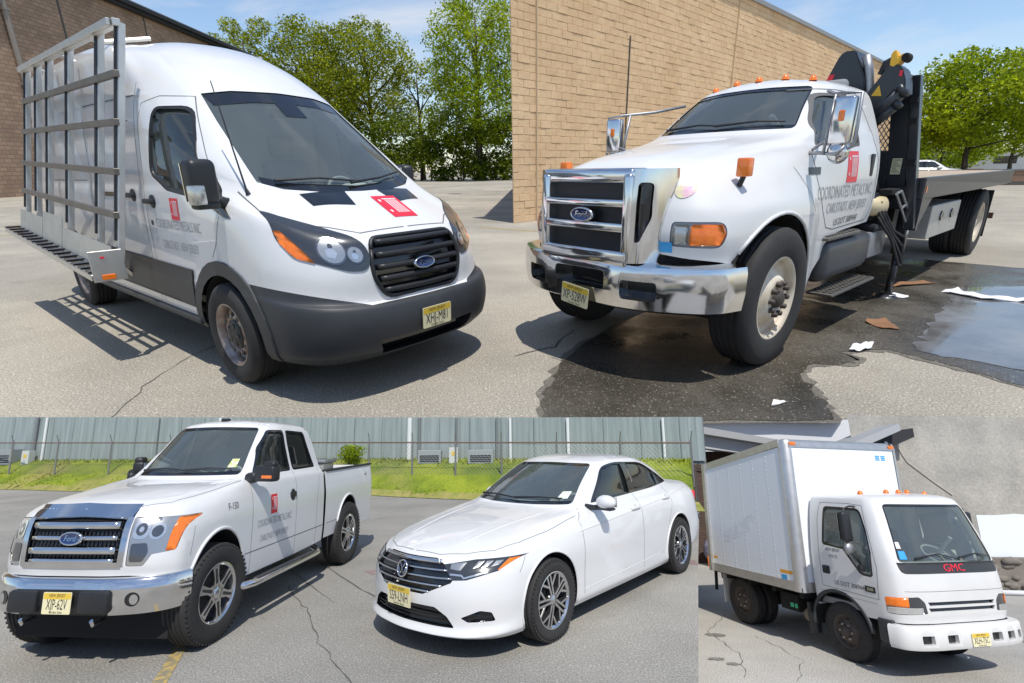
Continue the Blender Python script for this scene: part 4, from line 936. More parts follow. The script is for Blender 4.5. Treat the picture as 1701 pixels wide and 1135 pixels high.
def plate(root, T, chars, name='licence_plate', cream=0.45):
    """T maps plate coords (u right, v up, w out) to the vehicle; 0.305 x 0.152 m"""
    bm = NB(); P = lambda u, v, w=0.0: T @ Vector((u, v, w))
    q = rpoly([(-0.152, -0.076), (0.152, -0.076), (0.152, 0.076), (-0.152, 0.076)], 0.012, 3)
    vs_ = [bm.verts.new(P(u, v, 0.004)) for u, v in q]; bm.faces.new(vs_); vb = [bm.verts.new(P(u, v, 0)) for u, v in q]
    for k in range(len(q)): bm.faces.new((vs_[k], vb[k], vb[(k + 1) % len(q)], vs_[(k + 1) % len(q)]))
    bm.faces.new([bm.verts.new(P(u, v, 0.0048)) for u, v in ((-0.146, 0.028), (0.146, 0.028), (0.146, 0.07), (-0.146, 0.07))]).material_index = 1
    o = mk(name, bm, None, root, mats=[M_plate, M_platey])
    bm = NB(); text(bm, chars, 0.105, lambda a, b: P(a, b - 0.012, 0.0058), sx=0.62); text(bm, 'NEW JERSEY', 0.032, lambda a, b: P(a, b + 0.052, 0.0058)); text(bm, 'Garden State', 0.026, lambda a, b: P(a, b - 0.062, 0.0058))
    mk('characters', bm, M_textb, o); return o
def logo_sign(bm, place, w, h):
    """red square sign with pale upright bars; place(u,v,layer)"""
    q = [(-w / 2, -h / 2), (w / 2, -h / 2), (w / 2, h / 2), (-w / 2, h / 2)]
    def grid(x0, x1, y0, y1, lay, mi, nx=3, ny=3):
        V = [[bm.verts.new(place(x0 + (x1 - x0) * i / nx, y0 + (y1 - y0) * j / ny, lay)) for i in range(nx + 1)] for j in range(ny + 1)]
        for j in range(ny):
            for i in range(nx): bm.faces.new((V[j][i], V[j][i + 1], V[j + 1][i + 1], V[j + 1][i])).material_index = mi
    grid(-w / 2, w / 2, -h / 2, h / 2, 0, 0)
    for k in range(5):
        x0 = -w * 0.12 + k * w * 0.105; grid(x0, x0 + w * 0.05, -h * 0.32, h * 0.3, 1, 1, 1, 3)
    for k in range(2): grid(-w * 0.38, -w * 0.3, h * (0.22 - 0.5 * k), h * (0.32 - 0.5 * k), 1, 1, 1, 1)
    grid(-w * 0.2, w * 0.4, h * 0.32, h * 0.36, 1, 1, 1, 1)
def oval_badge(root, T, w, h, name='badge'):
    bm = NB(); P = lambda u, v, o: T @ Vector((u, v, o)); n = 36
    def ring(a, b, o): return [bm.verts.new(P(a * math.cos(2 * math.pi * k / n), b * math.sin(2 * math.pi * k / n), o)) for k in range(n)]
    r0, r1, r2, r3 = ring(w / 2, h / 2, -0.02), ring(w / 2, h / 2, 0.008), ring(w / 2 * 0.9, h / 2 * 0.84, 0.012), ring(w / 2 * 0.87, h / 2 * 0.8, 0.009)
    for a, b, m_ in ((r0, r1, 0), (r1, r2, 0), (r2, r3, 0)):
        for k in range(n): bm.faces.new((a[k], a[(k + 1) % n], b[(k + 1) % n], b[k])).material_index = m_
    bm.faces.new(r3).material_index = 1
    text(bm, 'Ford', h * 0.62, lambda a, b: P(a + b * 0.25, b, 0.011), mi=0, sx=1.1)
    return mk(name, bm, None, root, mats=[M_chrome, M_fblue], smooth=30)
def seat(root, x, y, z, w=0.5, col=None):
    bm = NB(); box(bm, x - 0.25, x + 0.27, y - w / 2, y + w / 2, z - 0.14, z, 0.05, 3)
    T = Matrix.Translation((x - 0.25, y, z)) @ Matrix.Rotation(R(-14), 4, 'Y')
    box(bm, -0.09, 0.06, -w / 2, w / 2, -0.05, 0.62, 0.06, 3, T); box(bm, -0.06, 0.05, -0.14, 0.14, 0.66, 0.86, 0.045, 3, T)
    box(bm, -0.02, 0.0, -0.06, 0.06, 0.60, 0.68, 0, 1, T)
    return mk('seat', bm, col or M_cabin, root, smooth=45)
def steering(root, x, y, z, r=0.19, tilt=60):
    bm = NB(); T = Matrix.Translation((x, y, z)) @ Matrix.Rotation(R(-(90 - tilt)), 4, 'Y')
    pts = [(0, r * math.cos(t), r * math.sin(t)) for t in np.linspace(0, 2 * math.pi, 29)]; tube(bm, pts, 0.016, 8, cap=False)
    for a in (0, 180, 270): t = R(a); tube(bm, [(0.02, 0, 0), (0, r * math.cos(t), r * math.sin(t))], 0.014, 6)
    tube(bm, [(0.0, 0, 0), (0.35, 0, -0.05)], 0.03, 8); bmesh.ops.transform(bm, matrix=T, verts=bm.verts)
    return mk('steering_wheel', bm, M_cabin, root, smooth=50)
def wiper(root, skin, pts, ax, sg, off=0.02):
    bm = NB(); P = [skin.hit(p, ax, sg, off) for p in pts]
    P = [p for p in P if p]
    if len(P) > 1: tube(bm, P, [0.012] + [0.008] * (len(P) - 1), 6); mk('wiper', bm, M_blackp, root)
def vscale(l, w, h): WS[:] = [l, w, h]; return Matrix.Diagonal((l, w, h, 1))
def vmat(M0, x, y, ang): return M0 @ Matrix.Translation((x, y, 0)) @ Matrix.Rotation(R(ang), 4, 'Z')
def side_place(skin, cx, cz, s, off=0.003, slope=0.0):
    """lettering on a side panel; s=+1 left side (text runs towards the rear), -1 right side"""
    def f(a, b, lay=0):
        x = cx - a * s; z = cz + b + slope * a
        h = skin.hit((x, z), 'y', s, off + 0.0015 * lay)
        return h if h is not None else Vector((x, s * 1.0, z))
    return f
def FT(x, y, z, pitch=0.0, yaw=0.0):
    """front-facing frame: u -> vehicle left, v -> up, w -> forward"""
    B = Matrix(((0, 0, 1, x), (1, 0, 0, y), (0, 1, 0, z), (0, 0, 0, 1)))
    return Matrix.Translation((x, y, z)) @ Matrix.Rotation(R(yaw), 4, 'Z') @ Matrix.Rotation(R(-pitch), 4, 'Y') @ Matrix.Translation((-x, -y, -z)) @ B
def sweep(plan, prof, bm=None, mi=0):
    """profile of (outward, z) carried along a plan curve mirrored about y=0"""
    bm = bm or NB(); full = [(x, -y) for x, y in plan[::-1] if y > 1e-6] + plan; n = len(full); L = []
    for i, (x, y) in enumerate(full):
        a, b = full[max(i - 1, 0)], full[min(i + 1, n - 1)]; d = Vector((b[0] - a[0], b[1] - a[1])).normalized(); o = Vector((d.y, -d.x))
        if o.x < 0 and abs(d.y) > .2: o = -o
        L.append([bm.verts.new((x + o.x * p, y + o.y * p, z)) for p, z in prof])
    for A, B in zip(L, L[1:]):
        for k in range(len(prof) - 1): bm.faces.new((A[k], B[k], B[k + 1], A[k + 1])).material_index = mi
    bmesh.ops.recalc_face_normals(bm, faces=bm.faces); bm.normal_update()
    if sum(f.normal.x * f.calc_area() for f in bm.faces) < 0: bmesh.ops.reverse_faces(bm, faces=bm.faces)
    return bm
def dense(pl, n=5):
    P = np.array(pl, float); t = np.concatenate([[0], np.cumsum(np.linalg.norm(np.diff(P, axis=0), axis=1))]); return [tuple(p) for p in pchip(t, P, np.linspace(0, t[-1], n * (len(pl) - 1) + 1))]

# ================================================================ CARGO VAN
def build_van():
    rt = empty('cargo_van', vmat(MU, -1.4414, 4.2678, -39.22) @ vscale(1.051, .891, .994))
    tag(rt, 'white high-roof cargo van with a steel glass rack, parked by the brick building', 'van')
    X5, XR = -4.75, -4.98
    def ring(fr, sides, rear):
        return fr + sides + rear
    def sd(y, z, x1=0.10, z1=None, y1=None, y3=None):
        return [(x1, y1 or y, z1 or z), (-0.6, y, z), (-1.2, y3 or y, z), (-3.0, y3 or y, z), (X5 + 0.1, (y3 or y) * 0.995, z)]
    def rr(y, z): return [(XR + 0.03, y * 0.93, z), (XR, 0, z)]
    rings = [
        [(0.96, 0, .27), (0.94, .40, .27), (0.84, .76, .27), (0.60, .95, .28), (0.44, .99, .29)] + sd(1.0, .34, .10, .31) + rr(1.0, .40),
        [(1.05, 0, .36), (1.03, .40, .36), (0.92, .79, .36), (0.68, .985, .36), (0.47, 1.02, .36)] + sd(1.03, .42) + rr(1.03, .46),
        [(1.085, 0, .52), (1.06, .40, .52), (0.95, .80, .53), (0.70, 1.0, .55), (0.48, 1.03, .56)] + sd(1.04, .56) + rr(1.04, .56),
        [(1.055, 0, .645), (1.03, .40, .65), (0.93, .78, .67), (0.69, .985, .69), (0.48, 1.025, .70)] + sd(1.04, .70) + rr(1.04, .70),
        [(1.01, 0, .67), (0.985, .40, .67), (0.89, .76, .69), (0.66, .965, .72), (0.47, 1.015, .74)] + sd(1.035, .74) + rr(1.04, .74),
        [(1.00, 0, .85), (0.975, .40, .85), (0.865, .74, .86), (0.64, .94, .90), (0.45, 1.00, .94)] + sd(1.03, .95) + rr(1.03, .95),
        [(0.955, 0, 1.03), (0.93, .40, 1.03), (0.80, .715, 1.04), (0.59, .905, 1.08), (0.42, .975, 1.12)] + sd(1.025, 1.15, .10, 1.17) + rr(1.02, 1.15),
        [(0.885, 0, 1.105), (0.86, .40, 1.105), (0.72, .70, 1.13), (0.53, .875, 1.20), (0.37, .945, 1.245)] + sd(1.01, 1.36, .10, 1.31, .985) + rr(1.0, 1.36),
        [(0.84, 0, 1.13), (0.81, .38, 1.13), (0.68, .68, 1.155), (0.50, .85, 1.225), (0.345, .92, 1.27)] + sd(0.995, 1.42, .09, 1.345, .955) + rr(0.995, 1.42),
        [(0.64, 0, 1.235), (0.62, .36, 1.235), (0.51, .62, 1.25), (0.385, .79, 1.30), (0.26, .86, 1.33)] + sd(0.98, 1.48, .05, 1.39, .90, .99) + rr(0.99, 1.48),
        [(0.37, 0, 1.33), (0.34, .34, 1.335), (0.25, .58, 1.355), (0.155, .735, 1.39), (0.085, .795, 1.415)] + sd(0.955, 1.56, -.04, 1.45, .845, .98) + rr(0.98, 1.56),
        [(0.33, 0, 1.35), (0.30, .34, 1.355), (0.215, .57, 1.375), (0.125, .725, 1.41), (0.06, .785, 1.435)] + sd(0.95, 1.60, -.06, 1.47, .84, .975) + rr(0.975, 1.60),
        [(-.16, 0, 1.74), (-.19, .33, 1.74), (-.26, .55, 1.745), (-.335, .69, 1.75), (-.385, .745, 1.755)] + [(-.44, .785, 1.76), (-.74, .90, 1.82), (-1.2, .945, 1.82), (-3.0, .955, 1.82), (X5 + .1, .95, 1.82)] + rr(0.955, 1.82),
        [(-.66, 0, 2.125), (-.685, .31, 2.12), (-.74, .52, 2.105), (-.795, .645, 2.09), (-.83, .69, 2.085)] + [(-.88, .725, 2.085), (-1.02, .825, 2.09), (-1.28, .885, 2.09), (-3.0, .915, 2.09), (X5 + .1, .91, 2.09)] + rr(0.915, 2.09),
        [(-.71, 0, 2.165), (-.735, .31, 2.16), (-.79, .515, 2.145), (-.845, .635, 2.13), (-.88, .68, 2.125)] + [(-.93, .715, 2.125), (-1.06, .81, 2.13), (-1.31, .87, 2.13), (-3.0, .90, 2.14), (X5 + .1, .895, 2.14)] + rr(0.90, 2.14),
        [(-1.10, 0, 2.43), (-1.12, .29, 2.42), (-1.16, .47, 2.395), (-1.20, .575, 2.37), (-1.24, .615, 2.365)] + [(-1.29, .67, 2.365), (-1.40, .75, 2.38), (-1.62, .825, 2.43), (-3.0, .875, 2.49), (X5 + .1, .87, 2.49)] + rr(0.875, 2.49),
        [(-1.58, 0, 2.61), (-1.59, .26, 2.60), (-1.62, .42, 2.58), (-1.65, .51, 2.56), (-1.69, .545, 2.555)] + [(-1.74, .62, 2.555), (-1.85, .69, 2.56), (-2.05, .75, 2.585), (-3.2, .80, 2.61), (X5 + .05, .795, 2.61)] + [(XR + .12, .66, 2.56), (XR + .09, 0, 2.59)],
        [(-2.1, 0, 2.66), (-2.1, .2, 2.655), (-2.12, .33, 2.645), (-2.14, .40, 2.635), (-2.16, .43, 2.635)] + [(-2.2, .46, 2.635), (-2.3, .50, 2.635), (-2.5, .53, 2.635), (-3.4, .55, 2.635), (X5, .55, 2.635)] + [(XR + .25, .5, 2.63), (XR + .22, 0, 2.65)],
        [(-2.5, 0, 2.675), (-2.5, .0, 2.675), (-2.52, .0, 2.675), (-2.54, .0, 2.675), (-2.56, .0, 2.675)] + [(-2.6, .0, 2.675), (-2.7, .0, 2.675), (-2.9, 0, 2.675), (-3.6, 0, 2.675), (X5 + .1, 0, 2.675)] + [(XR + .35, 0, 2.67), (XR + .33, 0, 2.67)]]
    for i in range(10, 16):
        for j in range(6): p = rings[i][j]; rings[i][j] = (p[0] + (.09 if i < 15 else .05), p[1], p[2])
    bm = loft(rings, 5, 5); sk = Skin(bm)
    # openings
    ws = cut(bm, [(0, 1.355), (.36, 1.362), (.60, 1.385), (.735, 1.435), (.665, 1.85), (.615, 2.075), (.40, 2.105), (0, 2.115), (-.40, 2.105), (-.615, 2.075), (-.665, 1.85), (-.735, 1.435), (-.60, 1.385), (-.36, 1.362)], 'x', lambda c, n: -1.0 < c.x < 0.5 and n.x > .3 and c.z > 1.3)
    mk('windscreen', take(bm, ws, (-0.012, 0, -0.004)), None, rt, smooth=60, mats=[M_wash, M_gloss])
    bt = NB()                                       # dark band along the top of the windscreen
    sk.ribbon(bt, [(-.60, 2.03), (-.3, 2.065), (0, 2.075), (.3, 2.065), (.60, 2.03)], .085, 'x', 1, -0.006); sk.ribbon(bt, [(-.1, 1.98), (.1, 1.98)], .12, 'x', 1, -0.006)
    sk.ribbon(bt, [(-.70, 1.45), (-.5, 1.40), (0, 1.372), (.5, 1.40), (.70, 1.45)], .05, 'x', 1, -0.004); mk_each('screen_band', bt, M_gloss, rt)
    for s in (1, -1):
        wpoly = rpoly([(-0.96, 1.975), (-1.03, 1.51), (-0.73, 1.40), (-0.17, 1.345), (-0.38, 1.68), (-0.60, 1.955)], [.06, .07, .05, .02, .1, .10])
        seal = cut(bm, rpoly([(-0.98, 1.995), (-1.055, 1.50), (-0.74, 1.378), (-0.13, 1.32), (-0.36, 1.69), (-0.59, 1.98)], [.07, .08, .05, .02, .1, .11]), 'y', side_sel(s, -1.3, 0, 1.2, 2.2))
        nb = take(bm, seal, (0, -0.004 * s, 0)); g = cut(nb, wpoly, 'y', lambda c, n: True)
        mk('window', take(nb, g, (0, -0.02 * s, 0)), None, rt, smooth=60, mats=[M_tint, M_blackp])
        mk('window_seal', nb, M_blackp, rt, smooth=60)
        # quarter glass ahead of the door window
        q = cut(bm, [(-0.23, 1.55), (-0.11, 1.31), (0.17, 1.215), (0.23, 1.215), (0.10, 1.33)], 'y', side_sel(s, -.6, .4, 1.1, 1.7, .1))
        mk('quarter_trim', take(bm, q, (0, 0.004 * s, 0)), None, rt, smooth=60, mats=[M_gloss, M_blackp])
        # headlamp
        hl = cut(bm, [(.40, 1.235), (.47, 1.06), (.56, .945), (.80, .885), (.93, .885)], 'y', lambda c, n: False)
        lamp = cut(bm, rpoly([(s * .885, 1.265), (s * .905, 1.10), (s * .865, .985), (s * .60, .885), (s * .47, .88), (s * .43, .98), (s * .47, 1.085), (s * .64, 1.165)], [.01, .03, .03, .05, .06, .06, .06, .05]), 'x', lambda c, n: c.x > .3 and c.y * s > .3 and n.x > .1 and .8 < c.z < 1.27)
        nb = take(bm, lamp, (0.006, 0.002 * s, 0.0))
        am = cut(nb, [(s * .90, 1.15), (s * .895, 1.0), (s * .775, .945), (s * .825, 1.05), (s * .87, 1.15)], 'x', lambda c, n: True)
        lp = mk('headlight', nb, None, rt, smooth=60, mats=[M_housing, M_blackp]) if not am else None
        if am:
            ab = take(nb, am, (0.004, 0.003 * s, 0)); lp = mk('headlight', nb, None, rt, smooth=60, mats=[M_housing, M_blackp]); mk('indicator', ab, M_amber, lp, smooth=60)
        for (yy, zz, r1) in ((.665, 1.015, .085), (.535, .985, .055)):
            b2 = NB(); sk.patch(b2, circ(s * yy, zz, r1, 20), 'x', 1, 0.009); sk.patch(b2, circ(s * yy, zz, r1 * .86, 18), 'x', 1, 0.0105, mi=1); sk.patch(b2, circ(s * (yy + r1 * .1), zz - r1 * .15, r1 * .42, 5), 'x', 1, 0.012, mi=2); sk.patch(b2, circ(s * yy, zz + r1 * .35, r1 * .16, 10), 'x', 1, 0.0135, mi=0); mk('reflector', b2, None, lp, smooth=60, mats=[M_bowl, M_lens, M_bulb])
        # wheel arches
        for (ax_, rad) in ((0.0, .455), (-3.75, .455)):
            fs = cut(bm, [p for p in circ(ax_, .36, rad + .10, 30)], 'y', side_sel(s, ax_ - .7, ax_ + .7, .2, 1.0))
            lipb = take(bm, fs, (0, 0.014 * s, 0)); inn = cut(lipb, circ(ax_, .36, rad, 30), 'y', lambda c, n: True)
            bmesh.ops.delete(lipb, geom=inn, context='FACES'); mk('wheel_arch', lipb, None, rt, smooth=60, mats=[M_clad, M_clad]); arch_liner(rt, ax_, .36, rad, 1.03, s, .36)
        # side cladding strip and sill
        cl = cut(bm, [(-.53, .50), (-.48, .80), (-3.22, .83), (-3.22, .52)], 'y', side_sel(s, -3.4, -.35, .3, .95)); mk('side_cladding', take(bm, cl, (0, .016 * s, 0)), None, rt, smooth=60, mats=[M_clad, M_clad])
        b2 = NB(); box(b2, -3.2, -.50, s * .93 if s > 0 else -1.06, 1.06 if s > 0 else -.93, .36, .42, .02); mk('side_step', b2, M_clad, rt, smooth=40)
        # door gaps, handles
        b2 = NB(); G = lambda p, w=.006: sk.ribbon(b2, p, w * .8, 'y', s, .0015)
        G([(-.10, .93), (0.0, 1.04), (.09, 1.22)]); G([(-1.20, .45), (-1.20, 1.9), (-1.15, 2.03), (-.95, 2.07), (-.66, 2.05), (-.34, 1.72), (-.05, 1.42)]); G([(-1.28, .45), (-1.28, 2.2)], .006); G([(-2.62, .45), (-2.62, 2.0)], .008)
        G([(-1.30, 2.10), (-2.6, 2.12)], .012); G([(-1.42, 1.92), (-2.5, 1.95)], .008); G([(-2.75, 1.45), (-4.5, 1.45)], .01); G([(-1.36, .78), (-2.55, .78)], .007)
        mk_each('panel_gap', b2, M_gap, rt)
        for hx, hz in ((-1.5, 1.33), (-1.08, 1.29)):
            b2 = NB(); p = sk.hit((hx, hz), 'y', s); box(b2, hx - .10, hx + .10, p.y + s * .02 - .018, p.y + s * .02 + .018, hz - .02, hz + .02, .012, 2); lathe(b2, [(0, .012), (.05, .012), (.055, 0)], (hx + .05, p.y, hz), 'y', 14, sgn=s); mk('door_handle', b2, M_blackp, rt, smooth=40)
        b2 = NB(); box(b2, -2.5, -1.6, 0, 0.012, -.02, .02); bmesh.ops.translate(b2, verts=b2.verts, vec=(0, s * 1.02, 1.33)); mk('door_track', b2, mat('bronze track', (.13, .09, .05), .5, .4), rt)
        # mirror
        b2 = NB(); T = Matrix.Translation((.16, s * 1.13, 1.44)) @ Matrix.Rotation(R(-10 * s), 4, 'Z') if s < 0 else Matrix.Translation((-.12, .98, 1.40)) @ Matrix.Rotation(R(70), 4, 'Z')
        box(b2, -.055, .075, -.10, .10, -.13, .145, .045, 4, T); box(b2, -.04, .06, -.08, .09, -.16, -.11, .02, 2, T)
        tube(b2, [(.14, s * 1.07, 1.34), (.13, s * .98, 1.31), (.12, s * .90, 1.29)] if s < 0 else [(.0, .96, 1.33), (.06, .93, 1.31), (.12, .90, 1.29)], [.045, .04, .045], 10)
        mo = mk('side_mirror', b2, M_blackp, rt, smooth=40)
        b2 = NB(); box(b2, .0, .085, s * .05 - .025 if s > 0 else -.112, .112 if s > 0 else -.025, -.13, -.01, .012, 2, T); mk('indicator', b2, M_lens, mo, smooth=40)
        b2 = NB(); box(b2, -.061, -.054, -.085, .085, -.11, .12, 0, 1, T); mk('mirror_glass', b2, M_chrome, mo)
    # front bumper (everything below the step)
    fb = cut(bm, [(-.5, .2), (.5, .2), (.5, .66), (-.5, .66)], 'x', lambda c, n: c.x > .36)
    for s in (1, -1): fb += cut(bm, [(s * .5, .2), (s * 1.2, .2), (s * 1.2, .845), (s * .5, .66)], 'x', lambda c, n, s=s: c.x > .36 and c.y * s > .45)
    nb = take(bm, fb, (.004, 0, 0)); sb = Skin(nb)
    lo = cut(nb, rpoly([(-.44, .30), (.44, .30), (.50, .42), (-.50, .42)], .02), 'x', lambda c, n: n.x > .2)
    mk('air_intake', take(nb, lo, (-.07, 0, 0)), M_gloss, rt, mats=[M_gloss, M_blackp])
    for s in (1, -1):
        b2 = NB(); sb.ribbon(b2, [(s * .90, .40), (s * .60, .335)], .012, 'x', 1, .003); sb.ribbon(b2, [(s * .52, .64), (s * .60, .38), (s * .55, .30)], .012, 'x', 1, .003); mk_each('bumper_crease', b2, M_gap, rt)
    bu = mk('front_bumper', nb, M_clad, rt, smooth=60, mats=[M_clad, M_clad])
    # grille with rounded frame and bars
    gp = rpoly([(-.40, 1.075), (.40, 1.075), (.45, .86), (.36, .69), (-.36, .69), (-.45, .86)], [.07, .07, .08, .08, .08, .08])
    gf = cut(bm, gp, 'x', lambda c, n: c.x > .6 and n.x > .2 and .6 < c.z < 1.15)
    nb = take(bm, gf, (-.03, 0, 0)); gr = mk('grille', nb, None, rt, smooth=60, mats=[M_gloss, M_blackp])
    for k in range(5):
        z = .735 + k * .078; w = .35 + .05 * math.sin(math.pi * (k + .6) / 5.4); b2 = NB()
        P = [sk.hit((y, z), 'x', 1, .004) for y in np.linspace(-w, w, 15)]; tube(b2, P, .0215, 8); mk('grille_bar', b2, M_blackp, gr, smooth=50)
    b2 = NB(); P = [sk.hit((y, z), 'x', 1, .002) for y, z in gp]; P = [p for p in P if p]; tube(b2, P + [P[0]], .017, 8); mk('grille_frame', b2, M_blackp, gr, smooth=50)
    p = sk.hit((0, .885), 'x', 1); oval_badge(rt, FT(p.x + .03, 0, .885, 8), .21, .085)
    plate(rt, FT(1.098, .02, .505, -3), 'XHJ-M81')
    # bonnet: vents, red sign, seams, wipers
    for s in (1, -1):
        b2 = NB(); sk.patch(b2, [(.57, s * .20), (.50, s * .52), (.36, s * .53), (.40, s * .16)], 'z', 1, .003); mk('bonnet_vent', b2, M_gloss, rt)
    b2 = NB(); pl = lambda a, b, lay=0: sk.hit((.62 - b, .13 + a), 'z', 1, .004 + .0015 * lay); logo_sign(b2, pl, .24, .26); mk('sign', b2, None, rt, mats=[M_red, M_signw])
    b2 = NB()
    for s in (1, -1): sk.ribbon(b2, [(.86, s * .02), (.85, s * .42), (.72, s * .58), (.62, s * .74), (.40, s * .88), (.14, s * .87)], .009, 'z', 1, .0015)
    mk_each('bonnet_gap', b2, M_gap, rt)
    wiper(rt, sk, [(-.62, 1.43), (-.3, 1.44), (.05, 1.41)], 'x', 1); wiper(rt, sk, [(-.05, 1.40), (.3, 1.43), (.62, 1.47)], 'x', 1)
    b2 = NB(); p = sk.hit((.22, -.84), 'z', 1); tube(b2, [p, p + Vector((-.02, 0, .04)), p + Vector((-.30, .03, .72))], [.02, .008, .004], 6); mk('antenna', b2, M_blackp, rt)
    # signs and lettering on the right door
    for s in (-1, 1):
        b2 = NB(); pl = side_place(sk, -.62, 1.245, s); logo_sign(b2, pl, .15, .16); mk('sign', b2, None, rt, mats=[M_red, M_signw])
        b2 = NB(); text(b2, 'COORDINATED METALS INC.', .105, side_place(sk, -.62, 1.12, s), sx=.60); mk('lettering', b2, M_text, rt); b2 = NB(); text(b2, 'CARLSTADT, NEW JERSEY', .095, side_place(sk, -.64, .96, s), sx=.60); mk('lettering', b2, M_text, rt)
        b2 = NB(); sk.patch(b2, circ(-1.12, 1.12, .022, 12), 'y', s, .003); mk('lock', b2, M_blackp, rt)
    mk('body', bm, M_white, rt, smooth=38)
    # underside, cabin
    b2 = NB(); box(b2, -4.85, .45, -.85, .85, .28, .42, .03); box(b2, -3.3, -.6, -.8, .8, .40, .6); mk('underbody', b2, M_under, rt)
    b2 = NB(); box(b2, -1.36, -1.30, -.85, .85, .45, 2.1); box(b2, -1.3, .2, -.82, .82, .44, .5); mk('bulkhead', b2, M_dash, rt)
    b2 = NB(); box(b2, -.05, .28, -.72, .72, 1.0, 1.33, .06, 3); box(b2, -.12, .05, .18, .62, 1.1, 1.40, .05, 3); mk('dashboard', b2, M_dash, rt, smooth=40)
    seat(rt, -.85, -.48, 1.0); seat(rt, -.85, .42, 1.0); steering(rt, -.30, .42, 1.28)
    b2 = NB(); box(b2, -.62, -.58, -.06, .06, 1.93, 2.0, .01); mk('rear_view_mirror', b2, M_blackp, rt)
    for s in (1, -1):
        wheel(rt, 0, s * .925, .365, .25, .225, 'steel', s); wheel(rt, -3.75, s * .925, .365, .25, .225, 'steel', s)
    # glass rack on the right side: leaning frame, slats, tray with end plate
    rk = empty('glass_rack', Matrix.Identity(4), rt); rk['label'] = 'stainless steel glass rack'
    xf, xr = -1.14, -4.20
    def RP(x, t, out=0.0):                          # point on the leaning frame: t=0 bottom, 1 top
        k = (x - xf) / (xr - xf); zb = .82 + .17 * k; zt = 2.575 + .045 * k
        return Vector((x, -(1.34 - .43 * t + out), zb + (zt - zb) * t))
    def bar(name, p, q, w, d, m=M_steel):
        b2 = NB(); p, q = Vector(p), Vector(q); L = (q - p).length; z = (q - p).normalized(); y = Vector((0, -1, 0)); y = (y - z * y.dot(z)).normalized(); x = y.cross(z)
        M4 = Matrix(((x.x, y.x, z.x, p.x), (x.y, y.y, z.y, p.y), (x.z, y.z, z.z, p.z), (0, 0, 0, 1))); box(b2, -w / 2, w / 2, -d / 2, d / 2, 0, L, .004, 1, M4); return mk(name, b2, m, rk)
    for k, x in enumerate((xf, -1.62, -2.50, -3.22, -3.70, xr)):
        bar('rack_post', RP(x, 0), RP(x, 1.0), .04 if k else .055, .05); bar('rubber_strip', RP(x - .022, .1, .02), RP(x - .022, .99, .02), .022, .045, M_gloss)
    for t in (1.0, .80, .605, .40, .215): bar('rack_slat', RP(xf + .03, t, .04), RP(xr - .03, t, .04), .05, .045 if t < 1 else .06, M_slat if t < 1 else M_steel)
    bar('rack_slat', RP(xf, 1.0, .09), RP(xr, 1.0, .09), .05, .03)
    for x0, x1, t1 in ((-1.14, -2.48, .08), (-2.5, -3.2, .13), (-3.22, -4.2, .09)):
        b2 = NB(); q = [RP(x0, -.04, .07), RP(x1, -.04, .07), RP(x1, t1, .07), RP(x0, t1, .07)]
        f1 = bm_q = b2.faces.new([b2.verts.new(p) for p in q]); solid(b2, .01); mk('tray_back', b2, M_steel, rk)
    for d in (.07, .20): bar('tray_rail', RP(xf, -.05, d), RP(xr - .06, -.05, d), .05, .03)
    b2 = NB(); q = [RP(xf, -.06, .06), RP(xr - .06, -.06, .06), RP(xr - .06, -.06, .21), RP(xf, -.06, .21)]; b2.faces.new([b2.verts.new(p_) for p_ in q]); solid(b2, .006); mk('tray_floor', b2, M_slat, rk)
    for k in range(16):
        x = xf - .1 + (xr - xf + .05) * k / 15; b2 = NB(); p = RP(x, -.045); box(b2, x - .045, x + .045, p.y - .215, p.y - .06, p.z + .012, p.z + .03, .004, 1); mk('tray_pad', b2, M_gloss, rk)
    p = RP(xf, 0); b2 = NB(); box(b2, xf + .03, xf + .04, p.y - .23, p.y + .02, p.z - .12, p.z + .12, .004, 1)
    ep = mk('end_plate', b2, M_steel, rk)
    b2 = NB(); box(b2, xf + .041, xf + .052, p.y - .17, p.y - .07, p.z - .105, p.z - .065, .004, 1); mk('marker_lamp', b2, M_amber, ep)
    b2 = NB(); box(b2, xf + .041, xf + .046, p.y - .15, p.y - .12, p.z + .06, p.z + .075); mk('reflector', b2, M_red, ep)
    for x in (-1.9, -2.9, -3.9):
        b2 = NB(); tube(b2, [RP(x, 1.0), Vector((x, -.8, 2.58)), Vector((x, -.4, 2.66))], .02, 6); mk('roof_bar', b2, M_steel, rk)
        b2 = NB(); tube(b2, [RP(x, .05), Vector((x, -1.0, .55)), Vector((x, -.8, .42))], .03, 6); mk('bracket', b2, M_steel, rk)
    b2 = NB(); box(b2, -2.75, -1.75, .62, .66, 2.50, 2.62, .01); mk('roof_rail', b2, M_steel, rk)
    return rt
build_van()

